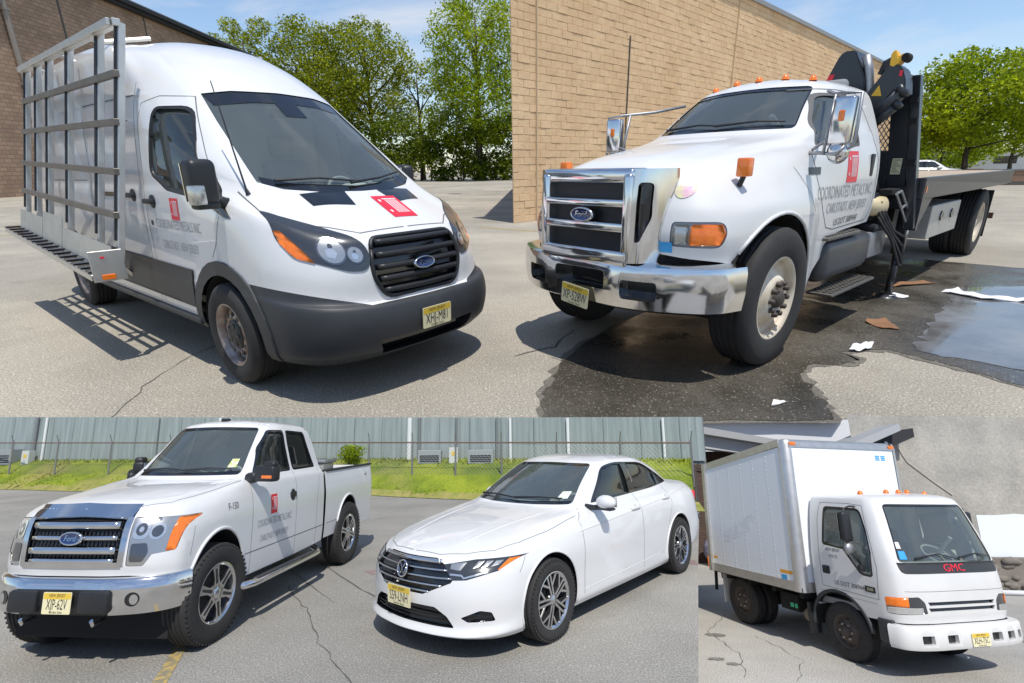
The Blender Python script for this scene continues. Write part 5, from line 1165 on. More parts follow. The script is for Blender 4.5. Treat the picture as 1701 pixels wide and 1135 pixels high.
# ================================================================ CRANE TRUCK WITH FLATBED
def build_truck():
    rt = empty('crane_truck', vmat(MU, 1.3424, 4.4800, -139.68) @ vscale(1.083, .882, 1.004))
    tag(rt, 'white flatbed truck with chrome grille and folded black loader crane behind the cab', 'truck')
    rings = [
        [(.82, 0, .93), (.82, .3, .93), (.81, .52, .92), (.77, .76, .90), (.56, 1.0, .86), (0, 1.07, .55), (-.58, 1.05, .45), (-.88, 1.0, .62), (-1.3, .99, .89), (-2.08, .97, .92), (-2.14, 0, .92)],
        [(.84, 0, 1.05), (.84, .3, 1.05), (.83, .52, 1.05), (.78, .78, 1.04), (.56, 1.03, 1.02), (0, 1.10, 1.02), (-.56, 1.07, 1.0), (-.84, 1.01, 1.02), (-1.3, 1.0, 1.05), (-2.1, .985, 1.05), (-2.16, 0, 1.05)],
        [(.82, 0, 1.20), (.82, .3, 1.20), (.81, .52, 1.19), (.75, .77, 1.18), (.54, 1.0, 1.17), (.02, 1.085, 1.19), (-.52, 1.05, 1.18), (-.80, 1.005, 1.18), (-1.3, 1.005, 1.18), (-2.1, .99, 1.18), (-2.16, 0, 1.18)],
        [(.80, 0, 1.32), (.80, .3, 1.315), (.78, .52, 1.30), (.71, .74, 1.28), (.50, .93, 1.28), (.02, .99, 1.33), (-.42, .98, 1.36), (-.72, .98, 1.38), (-1.3, 1.0, 1.38), (-2.1, .985, 1.38), (-2.16, 0, 1.38)],
        [(.76, 0, 1.46), (.76, .3, 1.455), (.74, .52, 1.43), (.66, .67, 1.40), (.45, .81, 1.40), (.02, .88, 1.44), (-.35, .905, 1.49), (-.62, .95, 1.52), (-1.3, .985, 1.52), (-2.1, .97, 1.52), (-2.15, 0, 1.52)],
        [(.66, 0, 1.53), (.65, .28, 1.525), (.62, .46, 1.50), (.55, .57, 1.48), (.38, .68, 1.49), (0, .76, 1.54), (-.32, .82, 1.58), (-.56, .90, 1.60), (-1.3, .965, 1.60), (-2.1, .955, 1.60), (-2.15, 0, 1.60)],
        [(.10, 0, 1.635), (.10, .26, 1.63), (.08, .43, 1.615), (.04, .54, 1.605), (-.03, .64, 1.605), (-.22, .73, 1.62), (-.44, .80, 1.645), (-.63, .875, 1.66), (-1.3, .945, 1.66), (-2.1, .935, 1.66), (-2.15, 0, 1.66)],
        [(-.47, 0, 1.715), (-.48, .26, 1.715), (-.51, .45, 1.715), (-.55, .58, 1.715), (-.60, .68, 1.72), (-.65, .75, 1.725), (-.71, .80, 1.735), (-.82, .865, 1.745), (-1.35, .915, 1.745), (-2.1, .91, 1.745), (-2.15, 0, 1.745)],
        [(-.51, 0, 1.735), (-.52, .26, 1.735), (-.55, .45, 1.735), (-.59, .58, 1.735), (-.64, .68, 1.74), (-.69, .745, 1.745), (-.75, .795, 1.755), (-.85, .855, 1.765), (-1.36, .905, 1.765), (-2.1, .90, 1.765), (-2.15, 0, 1.765)],
        [(-.80, 0, 1.95), (-.81, .25, 1.95), (-.84, .43, 1.95), (-.88, .55, 1.95), (-.92, .63, 1.95), (-.96, .69, 1.95), (-1.01, .735, 1.95), (-1.10, .79, 1.95), (-1.45, .825, 1.95), (-2.1, .82, 1.95), (-2.14, 0, 1.95)],
        [(-1.08, 0, 2.145), (-1.09, .24, 2.145), (-1.12, .40, 2.135), (-1.15, .51, 2.13), (-1.18, .58, 2.125), (-1.22, .63, 2.12), (-1.27, .67, 2.115), (-1.36, .71, 2.115), (-1.6, .735, 2.115), (-2.08, .73, 2.115), (-2.12, 0, 2.115)],
        [(-1.12, 0, 2.17), (-1.13, .24, 2.17), (-1.16, .395, 2.16), (-1.19, .50, 2.155), (-1.22, .565, 2.15), (-1.26, .61, 2.145), (-1.31, .645, 2.14), (-1.39, .68, 2.14), (-1.61, .70, 2.14), (-2.06, .695, 2.14), (-2.10, 0, 2.15)],
        [(-1.30, 0, 2.225), (-1.31, .2, 2.22), (-1.33, .32, 2.21), (-1.36, .40, 2.20), (-1.38, .45, 2.20), (-1.42, .48, 2.195), (-1.46, .50, 2.195), (-1.52, .52, 2.195), (-1.7, .53, 2.195), (-1.98, .52, 2.195), (-2.0, 0, 2.21)],
        [(-1.5, 0, 2.24)] * 4 + [(-1.52, 0, 2.24)] * 3 + [(-1.6, 0, 2.24), (-1.72, 0, 2.24), (-1.85, 0, 2.24), (-1.88, 0, 2.235)]]
    bm = loft(rings, 5, 5); sk = Skin(bm)
    ws = cut(bm, rpoly([(-.72, 1.755), (.72, 1.755), (.60, 2.12), (0, 2.137), (-.60, 2.12)], [.04, .04, .05, .3, .05]), 'x', lambda c, n: -1.4 < c.x < -.4 and n.x > .3 and c.z > 1.7)
    mk('windscreen', take(bm, ws, (-.012, 0, -.004)), None, rt, smooth=60, mats=[M_wash, M_gloss])
    b2 = NB(); sk.ribbon(b2, [(-.70, 1.775), (0, 1.765), (.70, 1.775)], .03, 'x', 1, -.003); sk.ribbon(b2, [(-.60, 2.10), (0, 2.12), (.60, 2.10)], .02, 'x', 1, -.003)
    for s in (1, -1): sk.ribbon(b2, [(s * .715, 1.77), (s * .60, 2.10)], .02, 'x', 1, -.003)
    mk_each('screen_band', b2, M_gloss, rt)
    for s in (1, -1):
        seal = cut(bm, rpoly([(-.70, 1.62), (-1.56, 1.62), (-1.50, 2.055), (-1.06, 2.055), (-.80, 1.80)], [.03, .05, .06, .08, .08]), 'y', side_sel(s, -1.7, -.4, 1.5, 2.12))
        nb = take(bm, seal, (0, -.004 * s, 0)); g = cut(nb, rpoly([(-.735, 1.645), (-1.535, 1.645), (-1.475, 2.03), (-1.07, 2.03), (-.83, 1.80)], [.03, .05, .06, .08, .08]), 'y', lambda c, n: True)
        mk('window', take(nb, g, (0, -.02 * s, 0)), None, rt, smooth=60, mats=[M_wash, M_blackp]); mk('window_seal', nb, M_gap, rt, smooth=60)
        fs = cut(bm, circ(0.0, .52, .63, 34), 'y', side_sel(s, -.9, .9, .2, 1.3)); bmesh.ops.delete(bm, geom=fs, context='FACES'); arch_liner(rt, 0, .52, .63, 1.06, s, .5)
        b2 = NB(); P = []
        for k in range(25):
            t = R(-12 + 204 * k / 24); h = sk.hit((.635 * math.cos(t), .52 + .635 * math.sin(t)), 'y', s, .004)
            if h: P.append(h)
        tube(b2, P, .014, 6); mk('wheel_arch', b2, M_whitet, rt, smooth=50)
        # lamp cluster
        lamp = cut(bm, rpoly([(s * .68, .975), (s * .985, .965), (s * 1.01, 1.05), (s * .98, 1.135), (s * .68, 1.135)], [.03, .05, .04, .05, .03]), 'x', lambda c, n, s=s: c.x > .2 and c.y * s > .5 and n.x > .08)
        nb = take(bm, lamp, (-.012, 0, 0)); am = cut(nb, rpoly([(s * .815, .985), (s * .98, .985), (s * 1.0, 1.05), (s * .97, 1.12), (s * .815, 1.12)], .015), 'x', lambda c, n: True); ab = take(nb, am, (.016, 0, 0))
        cl = cut(nb, rpoly([(s * .70, .99), (s * .80, .99), (s * .80, 1.12), (s * .70, 1.12)], .015), 'x', lambda c, n: True); cb_ = take(nb, cl, (.014, 0, 0))
        lp = mk('headlight', nb, None, rt, smooth=60, mats=[M_galv, M_galv]); mk('indicator', ab, None, lp, smooth=60, mats=[M_amber, M_amber]); mk('lens', cb_, None, lp, smooth=60, mats=[M_lens, M_lens])
        # door gaps, handle, badge, lettering
        b2 = NB(); G = lambda p, w=.008: sk.ribbon(b2, p, w, 'y', s, .0015, .04)
        G([(-.60, 1.58), (-.70, 1.36), (-.86, 1.10), (-.98, .96), (-1.15, .93), (-1.95, .95), (-2.04, 1.02), (-2.04, 1.5), (-1.72, 2.08), (-1.05, 2.09)]); G([(-.36, 1.46), (-.5, 1.30), (-.62, 1.12)], .005); mk_each('panel_gap', b2, M_gap, rt)
        p = sk.hit((-1.86, 1.46), 'y', s); b2 = NB(); box(b2, -1.90, -1.82, p.y - .012, p.y + .012, 1.36, 1.56, .01); mk('door_handle', b2, M_blackp, rt, smooth=40)
        b2 = NB(); box(b2, -1.10, -.86, 0, 0, 0, 0) if False else None; sk.patch(b2, [(-.75, 1.40), (-.55, 1.40), (-.55, 1.455), (-.75, 1.455)], 'y', s, .004); mk('badge', b2, M_crane, rt)
        b2 = NB(); pl = side_place(sk, -1.38, 1.45, s); logo_sign(b2, pl, .24, .26); mk('sign', b2, None, rt, mats=[M_red, M_signw])
        b2 = NB(); text(b2, 'COORDINATED METALS INC.', .15, side_place(sk, -1.33, 1.245, s), sx=.63); mk('lettering', b2, M_text, rt); b2 = NB(); text(b2, 'CARLSTADT, NEW JERSEY', .12, side_place(sk, -1.40, 1.115, s), sx=.68); mk('lettering', b2, M_text, rt)
        b2 = NB(); text(b2, 'US DOT 3089440', .085, side_place(sk, -1.42, .99, s, slope=.02), sx=.9); mk('lettering', b2, M_textb, rt)
        # fender turn lamp
        p = sk.hit((.34, 1.385 if False else 1.33), 'y', s); q = sk.hit((.36, s * .90), 'z', 1); b2 = NB(); tube(b2, [q, q + Vector((0, .03 * s, .07))], .02, 8); f_ = mk('turn_lamp', b2, M_blackp, rt)
        b2 = NB(); c = q + Vector((0, .03 * s, .12)); box(b2, c.x - .035, c.x + .035, c.y - .05, c.y + .05, c.z - .06, c.z + .06, .012, 2); mk('lens', b2, M_amber, f_, smooth=40)
        # mirrors on tube brackets
        mx_, my, mz = -.52, s * 1.19, 1.77; b2 = NB()
        A = [(-.62, s * .86, 1.56), (-.55, s * 1.02, 1.56), (-.46, s * 1.2, 1.545), (-.47, s * 1.25, 1.60)]; tube(b2, A, .013, 8)
        tube(b2, [(-1.12, s * .76, 2.06), (-.85, s * .95, 2.0), (-.55, s * 1.12, 1.965), (-.52, s * 1.29, 1.955), (-.52, s * 1.30, 1.60), (-.50, s * 1.16, 1.545)], .013, 8)
        tube(b2, [(-.70, s * .86, 1.56), (-.50, s * 1.10, 1.66)], .013, 8); tube(b2, [(-.50, s * 1.08, 1.545), (-.60, s * 1.06, 1.965)], .013, 8); mb = mk('mirror_bracket', b2, M_galv, rt, smooth=50)
        b2 = NB(); T = Matrix.Translation((mx_, my, mz)) @ Matrix.Rotation(R(-8 * s), 4, 'Z'); box(b2, -.035, .05, -.085, .085, -.155, .165, .02, 3, T); mo = mk('side_mirror', b2, M_chrome, rt, smooth=40)
        b2 = NB(); box(b2, .045, .062, -.02, .025, .0, .075, .01, 2, T); mk('marker_lamp', b2, M_amber, mo); b2 = NB(); box(b2, -.041, -.034, -.075, .075, -.14, .15, 0, 1, T); mk('mirror_glass', b2, M_gloss, mo)
        b2 = NB(); lathe(b2, [(.001, .045), (.04, .04), (.075, .02), (.088, -.02), (.07, -.025), (.001, -.03)], (mx_, my - .01 * s, 1.565), 'x', 24); mk('round_mirror', b2, M_chrome, rt, smooth=50)
        # tank, steps
        b2 = NB(); box(b2, -2.12, -.98, s * .90 - .17, s * .90 + .15, .46, .84, .10, 4); mk('fuel_tank', b2, mat('black tank', (.03, .033, .038), .4, noise=(8, .3, (.05, .052, .056))), rt, smooth=40)
        b2 = NB(); box(b2, -1.72, -.96, s * .92 - .12, s * .92 + .14, .845, .875, .006, 1)
        for k in range(9): box(b2, -1.69 + k * .08, -1.655 + k * .08, s * .92 - .10, s * .92 + .12, .876, .886)
        mk('step', b2, mat('worn step', (.09, .085, .08), .7, .3, noise=(30, .3, (.2, .19, .17))), rt)
        b2 = NB(); box(b2, -2.05, -1.0, s * 1.05 - .13, s * 1.05 + .12, .36, .385, .005, 1)
        for k in range(14):
            for j in range(4): box(b2, -2.02 + k * .073, -1.985 + k * .073, s * 1.05 - .11 + j * .058, s * 1.05 - .08 + j * .058, .3855, .393)
        mk('running_board', b2, mat('checker plate', (.20, .19, .17), .55, .7, noise=(20, .3, (.12, .11, .1))), rt)
    # chrome grille shell
    gs = empty('grille', Matrix.Identity(4), rt)
    b2 = NB(); box(b2, .80, .93, -.46, .46, .86, 1.46); mk('grille_backing', b2, M_blackp, gs)
    zt, zb = 1.47, .84
    def gbar(y0, y1, z0, z1, x0=.90, x1=1.0, nm='grille_bar', bev=.012): b2 = NB(); box(b2, x0, x1, y0, y1, z0, z1, bev, 3); return mk(nm, b2, M_chrome, gs, smooth=35)
    gbar(-.47, .47, 1.375, 1.475, .80, .985, 'grille_frame', .03); gbar(-.46, .46, .83, .935, .84, 1.005, 'grille_frame', .02)
    for s in (1, -1): gbar(s * .43 - .04, s * .43 + .04, .845, 1.44, .82, 1.0, 'grille_frame', .025)
    gbar(-.42, .42, 1.225, 1.275); gbar(-.42, .42, 1.06, 1.12)
    for s in (1, -1):
        b2 = NB(); plan = [(.985, .455), (.97, .52), (.90, .585), (.76, .635), (.70, .64)]; zs_ = [(.86, .88), (1.0, .94), (1.25, 1.0), (1.43, 1.0), (1.47, .985)]; V = []
        for (x, y) in dense(plan, 4): V.append([b2.verts.new((.7 + (x - .7) * (1.0 if z < 1.2 else 1 - .08 * (z - 1.2) / .25), s * (.455 + (y - .455) * k), z)) for z, k in zs_])
        for A, B in zip(V, V[1:]):
            for k in range(len(zs_) - 1): b2.faces.new((A[k], B[k], B[k + 1], A[k + 1]))
        bmesh.ops.recalc_face_normals(b2, faces=b2.faces); flip_to(b2, (1, .6 * s, .2)); ck = Skin(b2)
        sl = cut(b2, rpoly([(s * .505, 1.385), (s * .585, 1.385), (s * .585, 1.16), (s * .535, 1.0), (s * .505, 1.0)], .03), 'x', lambda c, n: True); nb = take(b2, sl, (-.05, 0, 0)); mk('cheek_slot', nb, None, gs, mats=[M_gloss, M_chrome])
        mk('grille_cheek', b2, M_chrome, gs, smooth=50)
    oval_badge(rt, FT(1.0, 0, 1.165, 0), .24, .10)
    # chrome bumper with three openings
    b2 = sweep(dense([(.96, 0), (.965, .3), (.93, .55), (.82, .82), (.66, 1.04), (.50, 1.10)], 6), [(-.16, .865), (-.02, .86), (.035, .845), (.05, .80), (.05, .66), (.03, .545), (-.02, .52), (-.08, .515)]); bs = Skin(b2)
    for y0, y1, z0, z1 in ((-.27, .27, .655, .79), (.42, .70, .61, .745), (-.70, -.42, .61, .745)):
        fs = cut(b2, rpoly([(y0, z0), (y1, z0), (y1, z1), (y0, z1)], .03), 'x', lambda c, n: n.x > .2); mk('bumper_opening', take(b2, fs, (-.09, 0, 0)), None, rt, mats=[M_gloss, M_chrome])
    mk('front_bumper', b2, M_chrome, rt, smooth=45)
    b2 = NB(); sweep(dense([(.80, 0), (.80, .4), (.70, .8), (.52, 1.0)], 4), [(0, .50), (.02, .80), (0, .90)], b2); mk('bumper_bracket', b2, M_under, rt)
    plate(rt, FT(1.03, -.02, .575, 0) @ Matrix.Rotation(R(-5), 4, 'Z'), 'XP-528W')
    # stickers
    b2 = NB(); q = sk.patch(b2, circ(.70, 1.33, .06, 24, .05), 'x', 1, .004); mk('round_sticker', b2, mat('rainbow sticker', (.75, .35, .62), .4, noise=(14, .2, (.75, .8, .35))), rt)
    b2 = NB(); sk.patch(b2, [(.60, .93), (.70, .93), (.70, 1.0), (.60, 1.0)], 'x', 1, .004); mk('sticker', b2, M_sticker, rt)
    wiper(rt, sk, [(-.62, 1.79), (-.2, 1.81), (.05, 1.79)], 'x', 1); wiper(rt, sk, [(.0, 1.79), (.4, 1.81), (.62, 1.80)], 'x', 1)
    for y in (-.52, -.26, 0, .26, .52):
        h = sk.hit((-1.25 - abs(y) * .1, y), 'z', 1); b2 = NB(); lathe(b2, [(.001, .045), (.02, .042), (.032, .022), (.04, 0)], h, 'z', 14); mk('roof_marker', b2, M_amber, rt, smooth=50)
    mk('cab', bm, M_whitet, rt, smooth=38)
    # cabin
    b2 = NB(); box(b2, -2.05, -2.0, -.85, .85, .95, 1.62); box(b2, -2.0, -.6, -.86, .86, .92, .97); mk('bulkhead', b2, M_cabin, rt)
    b2 = NB(); box(b2, -.98, -.66, -.70, .70, 1.45, 1.72, .05, 3); mk('dashboard', b2, M_dash, rt, smooth=40)
    seat(rt, -1.55, .42, 1.42); seat(rt, -1.55, -.42, 1.42); steering(rt, -1.12, .42, 1.68, .2, 50)
    # chassis
    b2 = NB()
    for s in (1, -1): box(b2, -8.1, .75, s * .43 - .04, s * .43 + .04, .72, .98)
    for x in (.5, -1.2, -2.8, -4.4, -6.0, -7.6): box(b2, x - .05, x + .05, -.4, .4, .75, .92)
    box(b2, -.15, .15, -.9, .9, .42, .58, .03); box(b2, -7.05, -6.75, -.9, .9, .42, .62, .05); box(b2, -2.0, .6, -.75, .75, .60, .92); mk('chassis', b2, M_under, rt)
    for s in (1, -1):
        wheel(rt, -.03, s * .965, .505, .29, .30, 'truck', s); wheel(rt, -6.9, s * 1.0, .505, .27, .30, 'dual', s); wheel(rt, -6.9, s * .70, .505, .27, .30, 'dual', s)
        b2 = NB(); box(b2, -7.72, -7.69, s * .85 - .27, s * .85 + .27, .22, 1.0); mk('mud_flap', b2, M_blackp, rt)
    # flatbed: edge rails, plank deck, cross members
    fb = empty('flatbed', Matrix.Identity(4), rt)
    for s in (1, -1): b2 = NB(); box(b2, -8.22, -2.80, s * 1.22 - .03, s * 1.22 + .03, 1.10, 1.325, .008, 1); mk('side_rail', b2, M_crane, fb)
    b2 = NB(); box(b2, -8.25, -8.19, -1.25, 1.25, 1.08, 1.33, .008, 1); mk('end_rail', b2, M_crane, fb)
    for k in range(12):
        y = -1.19 + k * .1985; b2 = NB(); box(b2, -8.19, -2.82, y + .003, y + .195, 1.285, 1.318, .004, 1); mk('deck_plank', b2, M_wood, fb)
    for k in range(11): x = -3.0 - k * .5; b2 = NB(); box(b2, x - .04, x + .04, -1.19, 1.19, 1.12, 1.27); mk('cross_member', b2, M_under, fb)
    for x in (-2.84,): b2 = NB(); box(b2, x - .03, x + .03, 1.16, 1.255, .78, 1.32); prism(b2, [(x - .03, 1.10), (x - .42, 1.10), (x - .03, .78)], 1, 1.17, 1.24); mk('corner_gusset', b2, M_crane, fb)
    b2 = NB(); box(b2, -2.89, -2.86, 1.255, 1.262, 1.17, 1.24); mk('reflector', b2, M_amber, fb)
    # headboard with expanded mesh window
    hb = empty('headboard', Matrix.Identity(4), rt); X = -2.78
    def hy(z): return 1 - .16 * (z - 1.0) / 1.3
    def hbox(nm, y0, y1, z0, z1, m=M_crane, d=.03):
        b2 = NB(); box(b2, X - d, X + d, y0, y1, z0, z1, .006, 1)
        for v in b2.verts: v.co.y *= hy(v.co.z); v.co.x += .08 * (v.co.z - 1.0)
        return mk(nm, b2, m, hb)
    hbox('post', 1.12, 1.22, .80, 2.30, M_crane, .05); hbox('post', -1.22, -1.12, .80, 2.30, M_crane, .05); hbox('panel', .90, 1.11, 1.0, 2.16); hbox('panel', -1.11, .34, 1.0, 2.16); hbox('panel', .345, .895, 1.0, 1.60); hbox('panel', .345, .895, 2.06, 2.16)
    b2 = NB(); n = 0
    for k in range(-12, 24):
        for s_ in (1, -1):
            y0 = .285 + k * .055; a = (y0, 1.60) if s_ > 0 else (y0, 2.08); b = (y0 + .48 * .75, 2.08) if s_ > 0 else (y0 + .48 * .75, 1.60)
            def clip(p, q):
                t0, t1 = 0., 1.; d = q[0] - p[0]; 
                if p[0] < .285: t0 = (.285 - p[0]) / d
                if q[0] > .835: t1 = (.835 - p[0]) / d
                return (t0, t1)
            t0, t1 = clip(a, b)
            if t1 - t0 > .03: tube(b2, [(X, a[0] + (b[0] - a[0]) * t, a[1] + (b[1] - a[1]) * t) for t in (t0, t1)], .006, 4)
    for v in b2.verts: v.co.y = (v.co.y + .06) * hy(v.co.z); v.co.x += .08 * (v.co.z - 1.0)
    mk('expanded_mesh', b2, M_galv, hb)
    for z in (1.85, 2.05, 1.45): b2 = NB(); box(b2, X + .05 + .08 * (z - 1), X + .09 + .08 * (z - 1), 1.12 * hy(z), 1.21 * hy(z), z, z + .05); mk('stake_pocket', b2, M_under, hb)
    b2 = NB(); box(b2, X + .066, X + .072, .90, 1.0, 1.36, 1.52); [box(b2, X + .0722, X + .0735, .91, .99 - .02 * (k % 3), 1.38 + .02 * k, 1.386 + .02 * k, mi=1) for k in range(7)]; mk('notice', b2, None, hb, mats=[M_plate, M_textb])
    # toolbox
    b2 = NB(); box(b2, -5.15, -3.75, .72, 1.16, .58, .98, .012, 1); tb_ = mk('toolbox', b2, mat('galvanised toolbox', (.56, .55, .52), .45, .5, noise=(4, .3, (.44, .43, .4))), rt)
    for x in (-4.2, -4.72): b2 = NB(); lathe(b2, [(.001, .012), (.03, .012), (.055, .018), (.062, 0)], (x, 1.16, .83), 'y', 20); mk('latch', b2, M_gloss, tb_)
    # loader crane behind the cab
    cr_ = empty('loader_crane', Matrix.Identity(4), rt); cr_['label'] = 'folded black loader crane'
    b2 = NB(); box(b2, -2.62, -2.24, -.55, .95, .95, 1.18, .03); box(b2, -2.58, -2.28, .1, .55, 1.18, 2.0, .05); box(b2, -2.6, -2.26, -.25, .1, 1.2, 1.55, .03); mk('column', b2, M_crane, cr_, smooth=30)
    b2 = NB(); prism(b2, [(.12, 2.10), (.15, 2.23), (.29, 2.52), (.34, 2.555), (.45, 2.55), (.53, 2.41), (.60, 2.26), (.62, 1.95), (.2, 1.95)], 0, -2.58, -2.30); bmesh.ops.bevel(b2, geom=b2.edges[:], offset=.012, segments=2, affect='EDGES'); bo = mk('main_boom', b2, M_crane, cr_, smooth=30)
    b2 = NB(); prism(b2, [(.165, 2.235), (.235, 2.235), (.275, 2.35), (.215, 2.35)], 0, -2.299, -2.296); prism(b2, [(.37, 2.22), (.42, 2.22), (.40, 2.28), (.36, 2.28)], 0, -2.299, -2.296); mk('label_decal', b2, M_red, bo)
    b2 = NB(); tube(b2, [(-2.36, .55, 2.49), (-2.36, .60, 2.36), (-2.36, .66, 2.12), (-2.36, .66, 1.7)], .045, 12); tube(b2, [(-2.5, .50, 2.49), (-2.5, .62, 2.05)], .03, 10); mk('lift_cylinder', b2, M_galv, cr_, smooth=50)
    b2 = NB(); prism(b2, [(.62, 2.10), (.74, 2.26), (.80, 2.36), (.88, 2.38), (.95, 2.33), (1.0, 2.22), (1.02, 2.10), (.91, 2.14), (.70, 1.88), (.60, 1.95)], 0, -2.52, -2.28); bmesh.ops.bevel(b2, geom=b2.edges[:], offset=.01, segments=2, affect='EDGES'); jb = mk('jib', b2, M_crane, cr_, smooth=30)
    b2 = NB(); prism(b2, [(.70, 2.11), (.80, 2.10), (.76, 2.20)], 0, -2.279, -2.276); mk('warning_triangle', b2, M_yellow, jb); b2 = NB(); prism(b2, [(.93, 2.26), (.96, 2.26), (.96, 2.31), (.93, 2.31)], 0, -2.279, -2.276); mk('label_decal', b2, M_red, jb)
    for a, b, w in (((.70, 1.90), (.98, 2.14), .07), ((.72, 1.82), (.95, 2.02), .05)):
        b2 = NB(); tube(b2, [(-2.34, a[0], a[1]), (-2.34, b[0], b[1])], w, 12); tube(b2, [(-2.34, b[0] - .02, b[1] - .02), (-2.34, b[0] + .02, b[1] + .02)], w * 1.15, 12); mk('jib_cylinder', b2, M_crane, cr_, smooth=50)
    b2 = NB(); tube(b2, [(-2.33, .73, 2.30), (-2.33, .76, 2.40), (-2.33, .82, 2.42)], .03, 8); tube(b2, [(-2.4, .70, 2.34), (-2.4, .78, 2.30)], .02, 8); box(b2, -2.40, -2.30, .755, .83, 2.33, 2.42, .01); mk('valve_block', b2, M_blackp, cr_)
    b2 = NB(); prism(b2, [(.82, 2.36), (.815, 2.47), (.85, 2.50), (.885, 2.43), (.93, 2.46), (.94, 2.41), (.90, 2.37), (.86, 2.34)], 0, -2.40, -2.28); bmesh.ops.bevel(b2, geom=b2.edges[:], offset=.008, segments=2, affect='EDGES'); hk = mk('hook', b2, M_yellow, cr_, smooth=35)
    b2 = NB(); lathe(b2, [(.001, .03), (.035, .03), (.04, 0), (.04, -.08), (.001, -.08)], (-2.30, .955, 2.42), 'x', 16); mk('hook_pin', b2, M_under, hk)
    for k in range(6):
        b2 = NB(); a = .02 * k; tube(b2, [(-2.30 + a * .3, .56 + a, 2.0), (-2.26, .72 + a, 1.75 - a), (-2.25, .86, 1.5), (-2.35 - a, .9, 1.2)], .014, 6); mk('hose', b2, M_rubber, cr_, smooth=50)
    # stabiliser leg and its bracket
    b2 = NB(); box(b2, -3.02, -2.90, 1.02, 1.14, .50, 1.08, .01); tube(b2, [(-2.96, 1.08, .55), (-2.96, 1.08, .06)], .045, 14); lathe(b2, [(.001, .035), (.09, .035), (.15, .015), (.16, 0)], (-2.96, 1.08, .004), 'z', 20); mk('stabiliser_leg', b2, M_crane, cr_, smooth=35)
    b2 = NB(); box(b2, -2.99, -2.925, 1.141, 1.146, .72, .82); mk('leg_decal', b2, M_signw, cr_); b2 = NB(); prism(b2, [(-2.99, .90), (-2.93, .90), (-2.96, .99)], 1, 1.141, 1.146); mk('warning_triangle', b2, M_yellow, cr_)
    b2 = NB()
    for (a, b) in (((-2.35, 1.12, 1.18), (-2.72, 1.16, .88)), ((-2.50, 1.12, 1.20), (-2.86, 1.16, .92)), ((-2.35, 1.12, 1.18), (-2.50, 1.12, 1.20)), ((-2.72, 1.16, .88), (-2.86, 1.16, .92)), ((-2.55, 1.14, 1.02), (-2.68, 1.14, 1.06))): tube(b2, [a, b], .014, 6)
    mk('control_guard', b2, M_galv, cr_)
    b2 = NB(); box(b2, -2.9, -2.7, .9, 1.12, 1.12, 1.24, .02); box(b2, -2.7, -2.4, .92, 1.06, 1.16, 1.22, .01)
    for k in range(5): tube(b2, [(-2.72 - k * .04, 1.1, 1.2), (-2.72 - k * .04, 1.14, 1.3)], .007, 5)
    mk('control_levers', b2, M_under, cr_)
    b2 = NB(); lathe(b2, [(.001, .02), (.03, .02), (.035, 0)], (-2.86, 1.12, 1.12), 'y', 12); mk('marker_lamp', b2, M_amber, cr_)
    b2 = NB(); tube(b2, [(-2.2, .85, 1.05), (-2.42, .98, 1.05)], .10, 16); mk('air_tank', b2, mat('cream tank', (.62, .52, .32), .5), rt, smooth=50)
    for k in range(4): b2 = NB(); tube(b2, [(-2.3, 1.0, 1.1 - .05 * k), (-2.5, 1.12, .80 - .03 * k), (-2.85, 1.15, .7 - .1 * k), (-3.08, 1.12, .35), (-3.1, 1.05, .7)], .016, 6); mk('hose', b2, M_rubber, cr_, smooth=50)
    b2 = NB(); box(b2, -2.72, -2.24, .74, 1.0, .52, .80, .03); mk('battery_box', b2, M_galv, rt, smooth=35); b2 = NB(); box(b2, -2.70, -2.26, .72, 1.02, .80, .88, .03); mk('battery_lid', b2, M_blackp, rt, smooth=35)
    b2 = NB(); box(b2, -8.36, -8.28, .72, .82, .52, 1.32); box(b2, -8.36, -8.28, -.82, -.72, .52, 1.32); box(b2, -8.37, -8.29, -1.1, 1.1, .48, .58); mk('underride_bar', b2, mat('rusty bar', (.10, .05, .035), .8), rt)
    return rt
build_truck()

